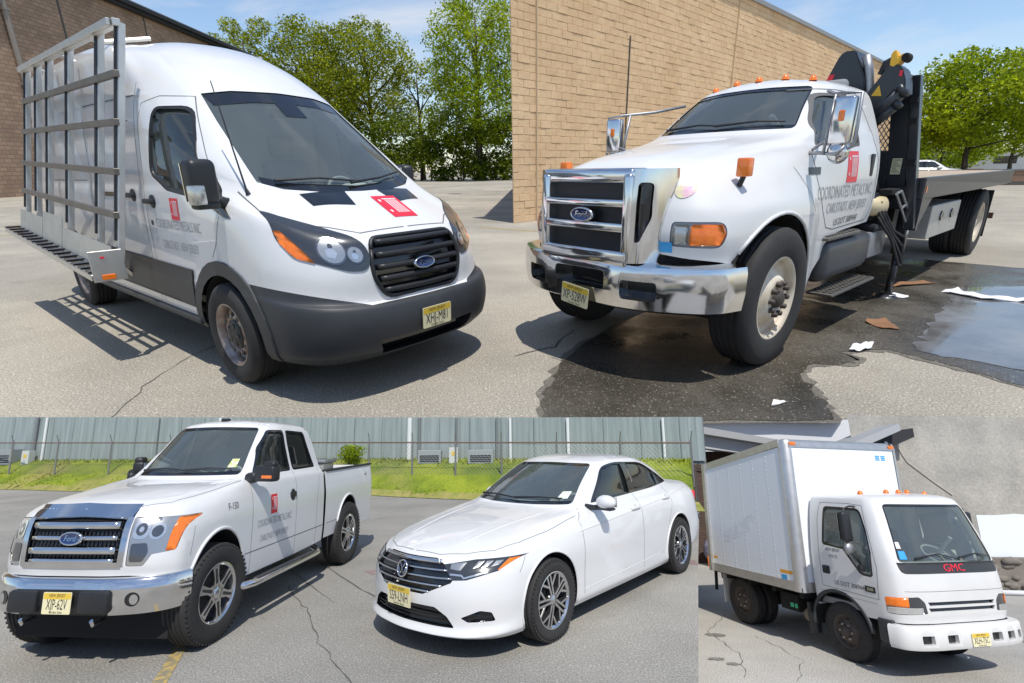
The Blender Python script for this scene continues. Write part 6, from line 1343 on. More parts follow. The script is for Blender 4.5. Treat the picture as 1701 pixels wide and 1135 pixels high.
# ================================================================ PICKUP
def build_pickup():
    sc = (.752, .755, 1.005)
    rt = empty('pickup_truck', vmat(ML, -3.345, 4.80, -95.2) @ vscale(*sc))
    tag(rt, 'white extended-cab pickup with chrome grille and black tow mirrors, parked by the grass bank', 'pickup')
    rings = [
        [(.86, 0, .69), (.86, .3, .69), (.83, .56, .69), (.73, .82, .67), (.53, .97, .62), (0, 1.0, .50), (-.60, 1.0, .43), (-1.5, 1.0, .43), (-2.66, .99, .45), (-2.72, 0, .45)],
        [(.885, 0, .78), (.88, .3, .78), (.855, .57, .78), (.75, .83, .77), (.55, .985, .75), (0, 1.015, .70), (-.6, 1.01, .64), (-1.5, 1.01, .64), (-2.67, 1.0, .64), (-2.73, 0, .64)],
        [(.87, 0, .98), (.865, .3, .98), (.84, .565, .98), (.72, .825, .98), (.51, .975, .98), (0, 1.02, .98), (-.6, 1.01, .96), (-1.5, 1.01, .96), (-2.67, 1.0, .96), (-2.73, 0, .96)],
        [(.82, 0, 1.13), (.81, .3, 1.13), (.78, .55, 1.125), (.65, .79, 1.12), (.46, .92, 1.12), (0, .97, 1.14), (-.6, .985, 1.14), (-1.5, .99, 1.14), (-2.67, .985, 1.14), (-2.73, 0, 1.14)],
        [(.74, 0, 1.20), (.73, .29, 1.195), (.69, .52, 1.185), (.56, .73, 1.18), (.40, .83, 1.19), (0, .885, 1.22), (-.55, .94, 1.25), (-1.5, .96, 1.255), (-2.67, .955, 1.255), (-2.73, 0, 1.255)],
        [(.60, 0, 1.235), (.59, .28, 1.23), (.55, .49, 1.22), (.43, .67, 1.215), (.29, .76, 1.22), (-.06, .83, 1.245), (-.57, .915, 1.28), (-1.5, .94, 1.285), (-2.67, .935, 1.285), (-2.73, 0, 1.285)],
        [(.1, 0, 1.285), (.1, .26, 1.28), (.07, .46, 1.27), (.01, .61, 1.265), (-.07, .69, 1.265), (-.26, .765, 1.28), (-.62, .875, 1.30), (-1.5, .92, 1.305), (-2.67, .915, 1.305), (-2.73, 0, 1.305)],
        [(-.42, 0, 1.31), (-.43, .26, 1.31), (-.46, .46, 1.31), (-.50, .60, 1.31), (-.54, .68, 1.315), (-.60, .75, 1.32), (-.75, .835, 1.33), (-1.5, .895, 1.335), (-2.66, .89, 1.335), (-2.72, 0, 1.335)],
        [(-.45, 0, 1.325), (-.46, .26, 1.325), (-.49, .46, 1.325), (-.53, .60, 1.325), (-.57, .675, 1.33), (-.63, .74, 1.335), (-.78, .825, 1.345), (-1.5, .885, 1.35), (-2.66, .88, 1.35), (-2.72, 0, 1.35)],
        [(-.83, 0, 1.59), (-.84, .25, 1.59), (-.87, .43, 1.59), (-.91, .56, 1.585), (-.95, .625, 1.585), (-1.0, .68, 1.585), (-1.1, .745, 1.585), (-1.6, .785, 1.59), (-2.62, .78, 1.59), (-2.68, 0, 1.59)],
        [(-1.22, 0, 1.84), (-1.23, .24, 1.84), (-1.26, .41, 1.83), (-1.29, .52, 1.825), (-1.32, .575, 1.82), (-1.36, .615, 1.815), (-1.44, .66, 1.815), (-1.75, .69, 1.82), (-2.5, .68, 1.81), (-2.58, 0, 1.82)],
        [(-1.27, 0, 1.865), (-1.28, .235, 1.865), (-1.31, .40, 1.855), (-1.34, .50, 1.85), (-1.37, .55, 1.845), (-1.41, .585, 1.84), (-1.48, .62, 1.84), (-1.77, .645, 1.845), (-2.47, .635, 1.835), (-2.54, 0, 1.85)],
        [(-1.5, 0, 1.905), (-1.51, .18, 1.90), (-1.53, .30, 1.895), (-1.55, .36, 1.89), (-1.57, .39, 1.89), (-1.6, .41, 1.885), (-1.65, .43, 1.885), (-1.85, .44, 1.89), (-2.35, .43, 1.88), (-2.4, 0, 1.89)],
        [(-1.7, 0, 1.915)] * 4 + [(-1.74, 0, 1.915)] * 3 + [(-1.9, 0, 1.915), (-2.2, 0, 1.91), (-2.25, 0, 1.905)]]
    for i in range(7, 10):
        for j in range(6): q = rings[i][j]; rings[i][j] = (q[0] - (.10 if i < 9 else .05), q[1], q[2])
    bm = loft(rings, 5, 5); sk = Skin(bm)
    ws = cut(bm, rpoly([(-.715, 1.345), (.715, 1.345), (.595, 1.815), (0, 1.83), (-.595, 1.815)], [.04, .04, .05, .3, .05]), 'x', lambda c, n: -1.6 < c.x < -.3 and n.x > .3 and c.z > 1.3)
    mk('windscreen', take(bm, ws, (-.012, 0, -.004)), None, rt, smooth=60, mats=[M_wash, M_gloss])
    b2 = NB(); sk.ribbon(b2, [(-.69, 1.37), (0, 1.358), (.69, 1.37)], .03, 'x', 1, -.003); sk.ribbon(b2, [(-.58, 1.80), (0, 1.815), (.58, 1.80)], .02, 'x', 1, -.003); mk_each('screen_band', b2, M_gloss, rt)
    b2 = NB(); sk.patch(b2, [(.52, 1.42), (.62, 1.42), (.61, 1.50), (.53, 1.50)], 'x', 1, -.005, n=2); mk('windscreen_sticker', b2, mat('yellow green sticker', (.45, .62, .08), .5, noise=(25, .1, (.8, .8, .6))), rt)
    for s in (1, -1):
        for q, q2 in (([(-.80, 1.33), (-1.72, 1.335), (-1.73, 1.79), (-1.36, 1.79), (-1.08, 1.60)], [(-.86, 1.355), (-1.695, 1.36), (-1.705, 1.765), (-1.37, 1.765), (-1.12, 1.60)]), ([(-1.78, 1.335), (-2.50, 1.34), (-2.36, 1.77), (-1.79, 1.79)], [(-1.805, 1.36), (-2.455, 1.365), (-2.335, 1.745), (-1.815, 1.765)])):
            nb = take(bm, cut(bm, rpoly(q, .05), 'y', side_sel(s, -2.7, -.5, 1.28, 1.85)), (0, -.003 * s, 0)); g = cut(nb, rpoly(q2, .05), 'y', lambda c, n: True)
            mk('window', take(nb, g, (0, -.018 * s, 0)), None, rt, smooth=60, mats=[M_tint, M_blackp]); mk('window_seal', nb, M_gloss, rt, smooth=60)
        fs = cut(bm, circ(0, .44, .485, 34), 'y', side_sel(s, -.7, .7, .2, 1.1)); bmesh.ops.delete(bm, geom=fs, context='FACES'); arch_liner(rt, 0, .44, .485, 1.0, s, .4)
        b2 = NB(); P = [h for h in (sk.hit((.49 * math.cos(R(t)), .44 + .49 * math.sin(R(t))), 'y', s, .006) for t in range(-15, 196, 7)) if h]; tube(b2, P, .016, 6); mk('wheel_arch', b2, M_white, rt, smooth=50)
        # headlamp: L-shaped lens with amber end
        sl = lambda c, n, s=s: c.x > .3 and c.y * s > .45 and n.x > .06
        fs = cut(bm, rpoly([(s * .585, .76), (s * .735, .755), (s * .79, .83), (s * .79, 1.10), (s * .585, 1.11)], [.02, .02, .01, .01, .02]), 'x', sl) + cut(bm, rpoly([(s * .79, .835), (s * .945, .85), (s * .975, 1.095), (s * .79, 1.10)], [.005, .02, .02, .005]), 'x', sl)
        nb = take(bm, fs, (-.006, 0, 0)); am = cut(nb, [(s * .885, .85), (s * .99, .85), (s * .99, 1.09), (s * .905, 1.09)], 'x', lambda c, n: True); ab = take(nb, am, (.008, 0, 0))
        lp = mk('headlight', nb, None, rt, smooth=60, mats=[M_lens, M_gloss]); mk('indicator', ab, None, lp, smooth=60, mats=[M_amber, M_gloss])
        b2 = NB(); sk.patch(b2, rpoly([(s * .61, .95), (s * .74, .95), (s * .74, 1.09), (s * .61, 1.09)], .05), 'x', 1, -.001); sk.patch(b2, circ(s * .675, 1.02, .045, 18), 'x', 1, .0005, mi=1); sk.patch(b2, circ(s * .675, 1.02, .02, 14), 'x', 1, .002); sk.patch(b2, circ(s * .80, 1.0, .06, 18), 'x', 1, -.001); sk.patch(b2, circ(s * .80, 1.0, .042, 18), 'x', 1, .0005, mi=1); sk.patch(b2, rpoly([(s * .61, .79), (s * .72, .785), (s * .76, .85), (s * .74, .92), (s * .61, .92)], .02), 'x', 1, -.001, mi=1); mk('reflector', b2, None, lp, smooth=60, mats=[M_bulb, M_bowl])
        b2 = NB(); G = lambda p, w=.006: sk.ribbon(b2, p, w, 'y', s, .0015, .04)
        G([(-.62, .44), (-.62, 1.28)]); G([(-1.74, .45), (-1.745, 1.33)]); G([(-2.40, .46), (-2.42, 1.0), (-2.56, 1.33)]); G([(-.50, .63), (-2.66, .63)], .008); G([(.47, .78), (.42, 1.0)], .004); mk_each('panel_gap', b2, M_gap, rt)
        p = sk.hit((-1.64, 1.08), 'y', s); b2 = NB(); box(b2, -1.71, -1.56, p.y - .02, p.y + .022, 1.05, 1.11, .012, 2); lathe(b2, [(.0, .01), (.06, .01), (.066, 0)], (-1.63, p.y, 1.075), 'y', 18, sgn=s); mk('door_handle', b2, M_blackp, rt, smooth=40)
        b2 = NB(); text(b2, 'F-150', .085, side_place(sk, -.22, 1.09, s), sx=1.0); mk('badge', b2, M_blackp, rt)
        b2 = NB(); logo_sign(b2, side_place(sk, -1.12, 1.03, s), .155, .19); mk('sign', b2, None, rt, mats=[M_red, M_signw])
        b2 = NB(); text(b2, 'COORDINATED METALS INC.', .10, side_place(sk, -1.17, .865, s), sx=.66); mk('lettering', b2, M_text, rt); b2 = NB(); text(b2, 'CARLSTADT, NEW JERSEY', .085, side_place(sk, -1.17, .72, s), sx=.72); mk('lettering', b2, M_text, rt)
        # tow mirror
        b2 = NB(); T = Matrix.Translation((-.60, s * 1.17, 1.36)) @ Matrix.Rotation(R(-12 * s), 4, 'Z') if s > 0 else Matrix.Translation((-1.02, -.93, 1.40)) @ Matrix.Rotation(R(-72), 4, 'Z'); box(b2, -.07, .07, -.155, .155, -.075, .075, .03, 3, T); box(b2, -.05, .06, -.02, .15, .06, .12, .03, 3, T); (tube(b2, [(-.60, s * 1.04, 1.33), (-.66, s * .88, 1.31)], [.05, .055], 8) if s > 0 else tube(b2, [(-.80, -.90, 1.36), (-.74, -.84, 1.31)], .05, 8)); mo = mk('side_mirror', b2, M_blackp, rt, smooth=40)
        b2 = NB(); box(b2, .068, .076, -.02 if s > 0 else -.14, .14 if s > 0 else .02, -.045, -.015, .004, 1, T); mk('indicator', b2, M_amber, mo); b2 = NB(); box(b2, -.076, -.069, -.14, .14, -.06, .06, 0, 1, T); mk('mirror_glass', b2, M_chrome, mo)
        # step bar
        b2 = NB(); tube(b2, [(-.40, s * .93, .40), (-.46, s * 1.05, .365), (-.60, s * 1.09, .36), (-2.30, s * 1.09, .36), (-2.44, s * 1.05, .365), (-2.5, s * .93, .40)], .058, 14); bmesh.ops.scale(b2, vec=(1, 1, .62), verts=b2.verts, space=Matrix.Translation((0, 0, -.36))); so_ = mk('step_bar', b2, M_chrome, rt, smooth=60)
        b2 = NB(); box(b2, -2.25, -.65, s * 1.09 - .04, s * 1.09 + .04, .388, .398, .003, 1); mk('tread', b2, M_clad, so_)
        # cargo bed side
        half = lambda y, z, y2=None: [(-2.735, y, z), (-3.2, y2 or y, z), (-3.68, y2 or y, z), (-4.2, y2 or y, z), (-4.88, y, z), (-4.95, y - .05, z)]
        rg = [half(.985, .46), half(1.0, .64), half(1.005, .95, 1.01), half(.985, 1.12, .99), half(.965, 1.22), half(.95, 1.27)]
        G2 = np.array(rg); t2 = np.arange(6.); dn = np.linspace(0, 5, 31); A = np.stack([pchip(t2, G2[:, j], dn) for j in range(6)], 1); tb2 = np.array([0, .43, .91, 1.43, 2.11, 2.2]); dn2 = np.concatenate([np.linspace(0, 2.11, 40), [2.16, 2.2]]); A = np.stack([pchip(tb2, A[i], dn2) for i in range(31)]) * [1, s, 1]
        bb_ = NB(); V = [[bb_.verts.new(p) for p in r_] for r_ in A]
        for r0, r1 in zip(V, V[1:]):
            for k in range(len(r0) - 1): bb_.faces.new((r0[k], r0[k + 1], r1[k + 1], r1[k]))
        flip_to(bb_, (0, s, .1)); bs = Skin(bb_)
        fs = cut(bb_, circ(-3.685, .44, .47, 34), 'y', lambda c, n: True); bmesh.ops.delete(bb_, geom=fs, context='FACES'); arch_liner(rt, -3.685, .44, .47, 1.0, s, .4)
        b2 = NB(); P = [h for h in (bs.hit((-3.685 + .475 * math.cos(R(t)), .44 + .475 * math.sin(R(t))), 'y', s, .006) for t in range(-10, 191, 7)) if h]; tube(b2, P, .016, 6); mk('wheel_arch', b2, M_white, rt, smooth=50)
        b2 = NB(); bs.ribbon(b2, [(-2.78, .63), (-3.25, .63)], .006, 'y', s, .0015); text(b2, '4x4', .07, side_place(bs, -4.55, 1.14, s)); mk('badge', b2, M_gap, rt)
        mk('bed_side', bb_, M_white, rt, smooth=50)
        b2 = NB(); box(b2, -4.94, -2.79, s * .92 - .05, s * .92 + .05, 1.262, 1.288, .008, 1); mk('bed_rail', b2, M_blackp, rt)
        b2 = NB(); box(b2, -4.92, -2.80, s * .80 - .02, s * .80 + .02, .75, 1.26); mk('bed_liner', b2, M_clad, rt)
        b2 = NB(); box(b2, -4.98, -4.90, s * .86 - .07, s * .86 + .07, .86, 1.2, .02, 2); mk('tail_light', b2, M_red, rt, smooth=40)
        wheel_s = .93
        for x in (0, -3.685):
            wheel(rt, x, s * .895, .46, .27, .275, 'six', s)
    b2 = NB(); box(b2, -4.97, -4.92, -.80, .80, .70, 1.26, .015, 2); mk('tailgate', b2, M_white, rt, smooth=40); b2 = NB(); box(b2, -4.92, -2.80, -.82, .82, .72, .78); mk('bed_floor', b2, M_clad, rt)
    b2 = NB(); box(b2, -2.80, -2.77, -.92, .92, .7, 1.26); mk('bed_front', b2, M_white, rt)
    b2 = NB(); box(b2, -5.08, -4.98, -.9, .9, .50, .68, .03, 2); mk('rear_bumper', b2, M_chrome, rt, smooth=40)
    tbx = NB(); box(tbx, -3.30, -2.88, -.86, .86, 1.10, 1.36, .015, 2); mk('toolbox', tbx, M_steel, rt, smooth=40); b2 = NB(); box(b2, -3.33, -2.85, -.90, .90, 1.365, 1.41, .012, 2); mk('toolbox_lid', b2, M_galv, rt, smooth=40)
    # grille
    gp = rpoly([(-.555, .755), (.555, .755), (.575, 1.17), (-.575, 1.17)], .03)
    fs = cut(bm, gp, 'x', lambda c, n: c.x > .6 and n.x > .1); nb = take(bm, fs, (-.05, 0, 0)); gr = mk('grille', nb, None, rt, smooth=60, mats=[M_gloss, M_chrome])
    b2 = NB()
    for k in range(5):
        z = .80 + k * .075; P = [sk.hit((y, z), 'x', 1, -.035) for y in np.linspace(-.5, .5, 9)]; tube(b2, P, .010, 4)
    for k in range(23): y = -.5 + k / 22; P = [sk.hit((y, z), 'x', 1, -.035) for z in np.linspace(.78, 1.12, 6)]; tube(b2, P, .007, 4)
    mk('grille_mesh', b2, M_blackp, gr)
    for z, w, r_ in ((1.055, .47, .03), (.965, .47, .018), (.875, .47, .03), (.80, .46, .018)):
        b2 = NB(); P = [sk.hit((y, z), 'x', 1, -.005) for y in np.linspace(-w, w, 15)]; tube(b2, P, r_, 8); mk('grille_bar', b2, M_chrome, gr, smooth=50)
    b2 = NB(); sk.ribbon(b2, [(-.56, 1.145), (0, 1.16), (.56, 1.145)], .085, 'x', 1, .012); solid(b2, .02); mk('grille_frame', b2, M_chrome, gr, smooth=40)
    for s in (1, -1): b2 = NB(); sk.ribbon(b2, [(s * .535, .765), (s * .55, 1.11)], .06, 'x', 1, .010); solid(b2, .02); mk('grille_frame', b2, M_chrome, gr, smooth=40)
    b2 = NB(); sk.ribbon(b2, [(-.54, .77), (.54, .77)], .04, 'x', 1, .010); solid(b2, .02); mk('grille_frame', b2, M_chrome, gr, smooth=40)
    oval_badge(rt, FT(.90, 0, .965, 6), .25, .10)
    b2 = NB()
    for s in (1, -1): sk.ribbon(b2, [(.70, s * .55), (.50, s * .74), (.25, s * .80), (-.2, s * .84), (-.55, s * .86)], .007, 'z', 1, .0015)
    mk_each('bonnet_gap', b2, M_gap, rt)
    wiper(rt, sk, [(-.65, 1.38), (-.3, 1.40), (.0, 1.38)], 'x', 1); wiper(rt, sk, [(.0, 1.38), (.35, 1.40), (.6, 1.39)], 'x', 1)
    # front bumper: chrome wrap, black centre with plate, fog lamps, tow hooks
    b2 = sweep(dense([(.86, 0), (.86, .4), (.80, .7), (.64, .93), (.46, 1.0)], 6), [(-.10, .685), (.02, .68), (.045, .66), (.055, .60), (.05, .50), (.02, .42), (-.06, .41)]); bs = Skin(b2)
    fs = cut(b2, rpoly([(-.47, .38), (.47, .38), (.52, .605), (-.52, .605)], [.01, .01, .03, .03]), 'x', lambda c, n: n.x > .1); mk('bumper_centre', take(b2, fs, (.004, 0, 0)), None, rt, smooth=50, mats=[M_blackp, M_blackp])
    for s in (1, -1):
        b3 = NB(); bs.patch(b3, circ(s * .70, .53, .062, 20, .05), 'x', 1, .004); fl = mk('fog_light', b3, M_gloss, rt); b3 = NB(); bs.patch(b3, circ(s * .715, .53, .036, 16), 'x', 1, .007); mk('lens', b3, M_lens, fl)
        b3 = NB(); tube(b3, [(.80, s * .38, .38), (.93, s * .38, .37), (.95, s * .38, .40)], .018, 8); mk('tow_hook', b3, M_chrome, rt)
        b3 = NB(); box(b3, .86, .955, s * .38 - .18, s * .38 + .14, .44, .60, .03, 2); mk('bumper_guard', b3, M_blackp, rt, smooth=40)
    mk('front_bumper', b2, M_chrome, rt, smooth=50); b2 = NB(); box(b2, .44, .50, -.90, .84, .16, .46, .01, 1); mk('bumper_shade_panel', b2, M_under, rt); b2 = NB(); sweep(dense([(.85, 0), (.84, .45), (.70, .82), (.50, .97)], 4), [(0, .675), (.01, .70)], b2); mk('bumper_gap', b2, M_gloss, rt)  # black panel added under the bumper where shadow falls, hiding the far tyre
    plate(rt, FT(.958, .0, .52, 0), 'XJP-62V')
    mk('cab', bm, M_white, rt, smooth=38)
    b2 = NB(); box(b2, -2.66, -2.60, -.85, .85, .5, 1.33); box(b2, -2.6, -.5, -.85, .85, .50, .55); mk('bulkhead', b2, M_dash, rt)
    b2 = NB(); box(b2, -.92, -.58, -.70, .70, 1.05, 1.29, .05, 3); mk('dashboard', b2, M_dash, rt, smooth=40)
    seat(rt, -1.5, .40, 1.0); seat(rt, -1.5, -.40, 1.0); steering(rt, -1.02, .40, 1.24)
    b2 = NB(); box(b2, -4.8, .5, -.8, .8, .40, .62, .03); box(b2, -.1, .1, -.85, .85, .32, .42, .03); box(b2, -3.8, -3.57, -.85, .85, .3, .46, .05); mk('underbody', b2, M_under, rt)
    b2 = NB(); h = sk.hit((-1.40, 0), 'z', 1); box(b2, -1.45, -1.36, -.05, .05, h.z - .01, h.z + .03, .012, 2); mk('roof_aerial', b2, M_blackp, rt)
    return rt
build_pickup()

# ================================================================ SEDAN
def build_sedan():
    rt = empty('sedan', vmat(ML, -.325, 5.20, -129.96) @ vscale(1.015, .955, 1.0))
    tag(rt, 'white four-door sedan with black alloy wheels on the lower lot', 'car')
    rings = [
        [(.84, 0, .17), (.82, .3, .17), (.75, .56, .17), (.58, .76, .17), (.40, .82, .17), (0, .84, .17), (-.45, .84, .18), (-1.3, .845, .18), (-2.2, .84, .18), (-2.7, .83, .19), (-3.2, .80, .22), (-3.55, .70, .26), (-3.66, 0, .27)],
        [(.93, 0, .20), (.90, .3, .20), (.81, .58, .20), (.62, .79, .21), (.42, .85, .22), (0, .865, .22), (-.45, .87, .24), (-1.3, .875, .24), (-2.2, .87, .24), (-2.7, .86, .25), (-3.22, .83, .28), (-3.58, .72, .32), (-3.70, 0, .33)],
        [(.905, 0, .26), (.875, .3, .26), (.79, .57, .27), (.60, .78, .28), (.41, .85, .30), (0, .875, .32), (-.45, .875, .34), (-1.3, .88, .34), (-2.2, .875, .34), (-2.7, .865, .35), (-3.24, .845, .37), (-3.62, .73, .40), (-3.74, 0, .41)],
        [(.925, 0, .44), (.895, .3, .44), (.80, .575, .44), (.61, .785, .44), (.41, .86, .45), (0, .885, .46), (-.45, .88, .46), (-1.3, .885, .47), (-2.2, .885, .48), (-2.7, .88, .48), (-3.25, .86, .50), (-3.65, .725, .52), (-3.77, 0, .53)],
        [(.915, 0, .60), (.88, .3, .60), (.785, .56, .60), (.60, .77, .61), (.40, .85, .62), (0, .89, .63), (-.45, .892, .64), (-1.3, .895, .66), (-2.2, .895, .68), (-2.7, .89, .68), (-3.25, .86, .68), (-3.63, .70, .68), (-3.75, 0, .68)],
        [(.865, 0, .715), (.825, .3, .715), (.725, .53, .72), (.545, .715, .735), (.35, .805, .76), (-.01, .845, .79), (-.48, .868, .82), (-1.3, .882, .845), (-2.2, .882, .87), (-2.74, .865, .89), (-3.25, .82, .90), (-3.59, .67, .91), (-3.71, 0, .915)],
        [(.82, 0, .75), (.78, .29, .75), (.68, .50, .76), (.50, .67, .78), (.32, .765, .80), (-.03, .815, .835), (-.50, .85, .865), (-1.3, .868, .89), (-2.2, .865, .915), (-2.76, .835, .935), (-3.24, .78, .95), (-3.55, .645, .965), (-3.67, 0, .975)],
        [(.66, 0, .81), (.63, .28, .81), (.54, .47, .815), (.40, .62, .825), (.24, .71, .84), (-.08, .77, .87), (-.53, .815, .92), (-1.3, .838, .94), (-2.2, .832, .965), (-2.78, .79, .99), (-3.2, .72, 1.01), (-3.46, .60, 1.025), (-3.56, 0, 1.035)],
        [(.2, 0, .915), (.18, .26, .915), (.12, .44, .91), (.04, .57, .91), (-.06, .65, .915), (-.25, .715, .93), (-.58, .78, .955), (-1.3, .808, .97), (-2.2, .798, .995), (-2.78, .745, 1.025), (-3.1, .66, 1.045), (-3.3, .54, 1.055), (-3.36, 0, 1.065)],
        [(-.42, 0, .995), (-.43, .26, .995), (-.46, .44, .99), (-.50, .56, .99), (-.54, .625, .99), (-.60, .68, .995), (-.72, .745, 1.0), (-1.35, .778, 1.005), (-2.2, .768, 1.03), (-2.72, .71, 1.055), (-2.95, .62, 1.07), (-3.08, .5, 1.075), (-3.12, 0, 1.085)],
        [(-.45, 0, 1.01), (-.46, .26, 1.01), (-.49, .435, 1.005), (-.53, .555, 1.005), (-.57, .615, 1.005), (-.63, .67, 1.01), (-.745, .735, 1.015), (-1.36, .768, 1.02), (-2.2, .758, 1.045), (-2.70, .70, 1.07), (-2.92, .61, 1.085), (-3.05, .49, 1.09), (-3.09, 0, 1.10)],
        [(-.80, 0, 1.215), (-.81, .25, 1.215), (-.84, .41, 1.21), (-.88, .515, 1.21), (-.92, .565, 1.21), (-.97, .61, 1.215), (-1.06, .655, 1.22), (-1.45, .688, 1.235), (-2.15, .678, 1.245), (-2.52, .62, 1.25), (-2.68, .55, 1.25), (-2.76, .45, 1.25), (-2.8, 0, 1.255)],
        [(-1.17, 0, 1.40), (-1.18, .22, 1.40), (-1.21, .36, 1.395), (-1.24, .45, 1.39), (-1.27, .495, 1.388), (-1.31, .53, 1.388), (-1.38, .56, 1.392), (-1.6, .58, 1.402), (-2.05, .57, 1.40), (-2.28, .52, 1.39), (-2.38, .46, 1.385), (-2.43, .38, 1.385), (-2.46, 0, 1.39)],
        [(-1.22, 0, 1.418), (-1.23, .21, 1.418), (-1.26, .345, 1.412), (-1.29, .43, 1.407), (-1.32, .47, 1.405), (-1.36, .50, 1.405), (-1.42, .525, 1.41), (-1.62, .54, 1.42), (-2.03, .53, 1.416), (-2.24, .485, 1.405), (-2.33, .43, 1.40), (-2.37, .36, 1.40), (-2.4, 0, 1.408)],
        [(-1.42, 0, 1.455), (-1.43, .16, 1.453), (-1.44, .25, 1.45), (-1.46, .31, 1.447), (-1.48, .335, 1.447), (-1.5, .35, 1.447), (-1.55, .365, 1.45), (-1.68, .37, 1.455), (-1.98, .36, 1.45), (-2.1, .33, 1.443), (-2.16, .3, 1.44), (-2.19, .25, 1.44), (-2.2, 0, 1.445)],
        [(-1.6, 0, 1.466)] * 7 + [(-1.72, 0, 1.468), (-1.9, 0, 1.463), (-1.98, 0, 1.46), (-2.0, 0, 1.457), (-2.01, 0, 1.457), (-2.02, 0, 1.457)]]
    bm = loft(rings, 5, 5); sk = Skin(bm)
    ws = cut(bm, rpoly([(-.655, 1.02), (0, 1.008), (.655, 1.02), (.515, 1.38), (0, 1.396), (-.515, 1.38)], [.03, .3, .03, .05, .3, .05]), 'x', lambda c, n: -1.5 < c.x < -.35 and n.x > .25 and c.z > .98)
    mk('windscreen', take(bm, ws, (-.010, 0, -.003)), None, rt, smooth=60, mats=[M_wash, M_gloss])
    b2 = NB(); sk.ribbon(b2, [(-.63, 1.035), (0, 1.022), (.63, 1.035)], .03, 'x', 1, -.003); sk.ribbon(b2, [(-.50, 1.37), (0, 1.385), (.50, 1.37)], .018, 'x', 1, -.003); mk_each('screen_band', b2, M_gloss, rt)
    b2 = NB(); sk.patch(b2, [(.48, 1.07), (.58, 1.07), (.57, 1.13), (.49, 1.13)], 'x', 1, -.004, n=2); mk('windscreen_sticker', b2, mat('pale sticker', (.62, .75, .55), .5, noise=(30, .1, (.8, .8, .8))), rt)
    rg_ = cut(bm, rpoly([(-.47, 1.10), (.47, 1.10), (.40, 1.375), (-.40, 1.375)], .04), 'x', lambda c, n: c.x < -2.3 and n.x < -.2); mk('rear_window', take(bm, rg_, (.008, 0, 0)), None, rt, smooth=60, mats=[M_tint, M_gloss])
    for s in (1, -1):
        surround = cut(bm, rpoly([(-.84, 1.015), (-2.1, 1.05), (-2.80, 1.085), (-2.66, 1.16), (-2.22, 1.355), (-1.55, 1.385), (-1.28, 1.345)], [.03, .2, .03, .1, .15, .15, .1]), 'y', side_sel(s, -2.95, -.7, .98, 1.41, .15))
        nb = take(bm, surround, (0, -.003 * s, 0))
        for q in ([(-.93, 1.035), (-1.66, 1.045), (-1.70, 1.355), (-1.57, 1.365), (-1.31, 1.325)], [(-1.78, 1.05), (-2.42, 1.075), (-2.44, 1.26), (-2.21, 1.335), (-1.81, 1.355)], [(-2.50, 1.08), (-2.74, 1.095), (-2.64, 1.15), (-2.50, 1.22)]):
            g = cut(nb, rpoly(q, .03), 'y', lambda c, n: True); mk('window', take(nb, g, (0, -.012 * s, 0)), None, rt, smooth=60, mats=[M_tint, M_gloss])
        mk('window_surround', nb, M_gloss, rt, smooth=60)
        for ax_ in (0, -2.686):
            fs = cut(bm, circ(ax_, .33, .375, 34), 'y', side_sel(s, ax_ - .5, ax_ + .5, .1, .8)); bmesh.ops.delete(bm, geom=fs, context='FACES'); arch_liner(rt, ax_, .33, .375, .87, s, .32)
            b2 = NB(); P = [h for h in (sk.hit((ax_ + .38 * math.cos(R(t)), .33 + .38 * math.sin(R(t))), 'y', s, .003) for t in range(-20, 201, 7)) if h]; tube(b2, P, .009, 6); mk('wheel_arch', b2, M_white, rt, smooth=50)
            wheel(rt, ax_, s * .79, .325, .215, .22, 'split', s)
        sl = lambda c, n, s=s: c.x > .2 and c.y * s > .25 and n.x > .05
        fs = cut(bm, [(s * .395, .70), (s * .50, .595), (s * .60, .60), (s * .60, .735)], 'x', sl) + cut(bm, [(s * .60, .60), (s * .77, .655), (s * .835, .745), (s * .60, .735)], 'x', sl)
        nb = take(bm, fs, (.002, 0, 0)); am = cut(nb, [(s * .765, .66), (s * .79, .67), (s * .83, .735), (s * .785, .735)], 'x', lambda c, n: True); ab = take(nb, am, (.003, 0, 0)); lp = mk('headlight', nb, None, rt, smooth=60, mats=[M_housing, M_gloss]); mk('indicator', ab, None, lp, smooth=60, mats=[M_amber, M_gloss])
        b2 = NB(); sk.patch(b2, [(s * .45, .705), (s * .56, .715), (s * .54, .66), (s * .46, .67)], 'x', 1, .006); 
        for k in range(3): sk.patch(b2, [(s * (.62 + .05 * k), .675 + .004 * k), (s * (.655 + .05 * k), .685 + .004 * k), (s * (.665 + .05 * k), .722), (s * (.63 + .05 * k), .72)], 'x', 1, .006)
        mk('reflector', b2, M_lens, lp); b2 = NB(); sk.ribbon(b2, [(s * .47, .635), (s * .56, .63), (s * .58, .612), (s * .72, .652)], .012, 'x', 1, .006); mk('running_lamp', b2, M_bulb, lp)
        # corner pod, crease lines
        fs = cut(bm, rpoly([(s * .57, .33), (s * .62, .30), (s * .775, .305), (s * .76, .37), (s * .70, .385)], .012), 'x', lambda c, n, s=s: c.x > .3 and c.y * s > .2 and n.x > .1); mk('corner_vent', take(bm, fs, (-.03, -.01 * s, 0)), None, rt, smooth=50, mats=[M_gloss, M_gloss])
        b2 = NB(); G = lambda p, w=.005: sk.ribbon(b2, p, w, 'y', s, .0012, .04)
        G([(-.50, .26), (-.50, .90), (-.62, .985)]); G([(-1.70, .26), (-1.70, 1.03)]); G([(-2.36, .62), (-2.52, .85), (-2.50, 1.06)]); G([(.40, .62), (.30, .74)], .004); mk_each('panel_gap', b2, M_gap, rt)
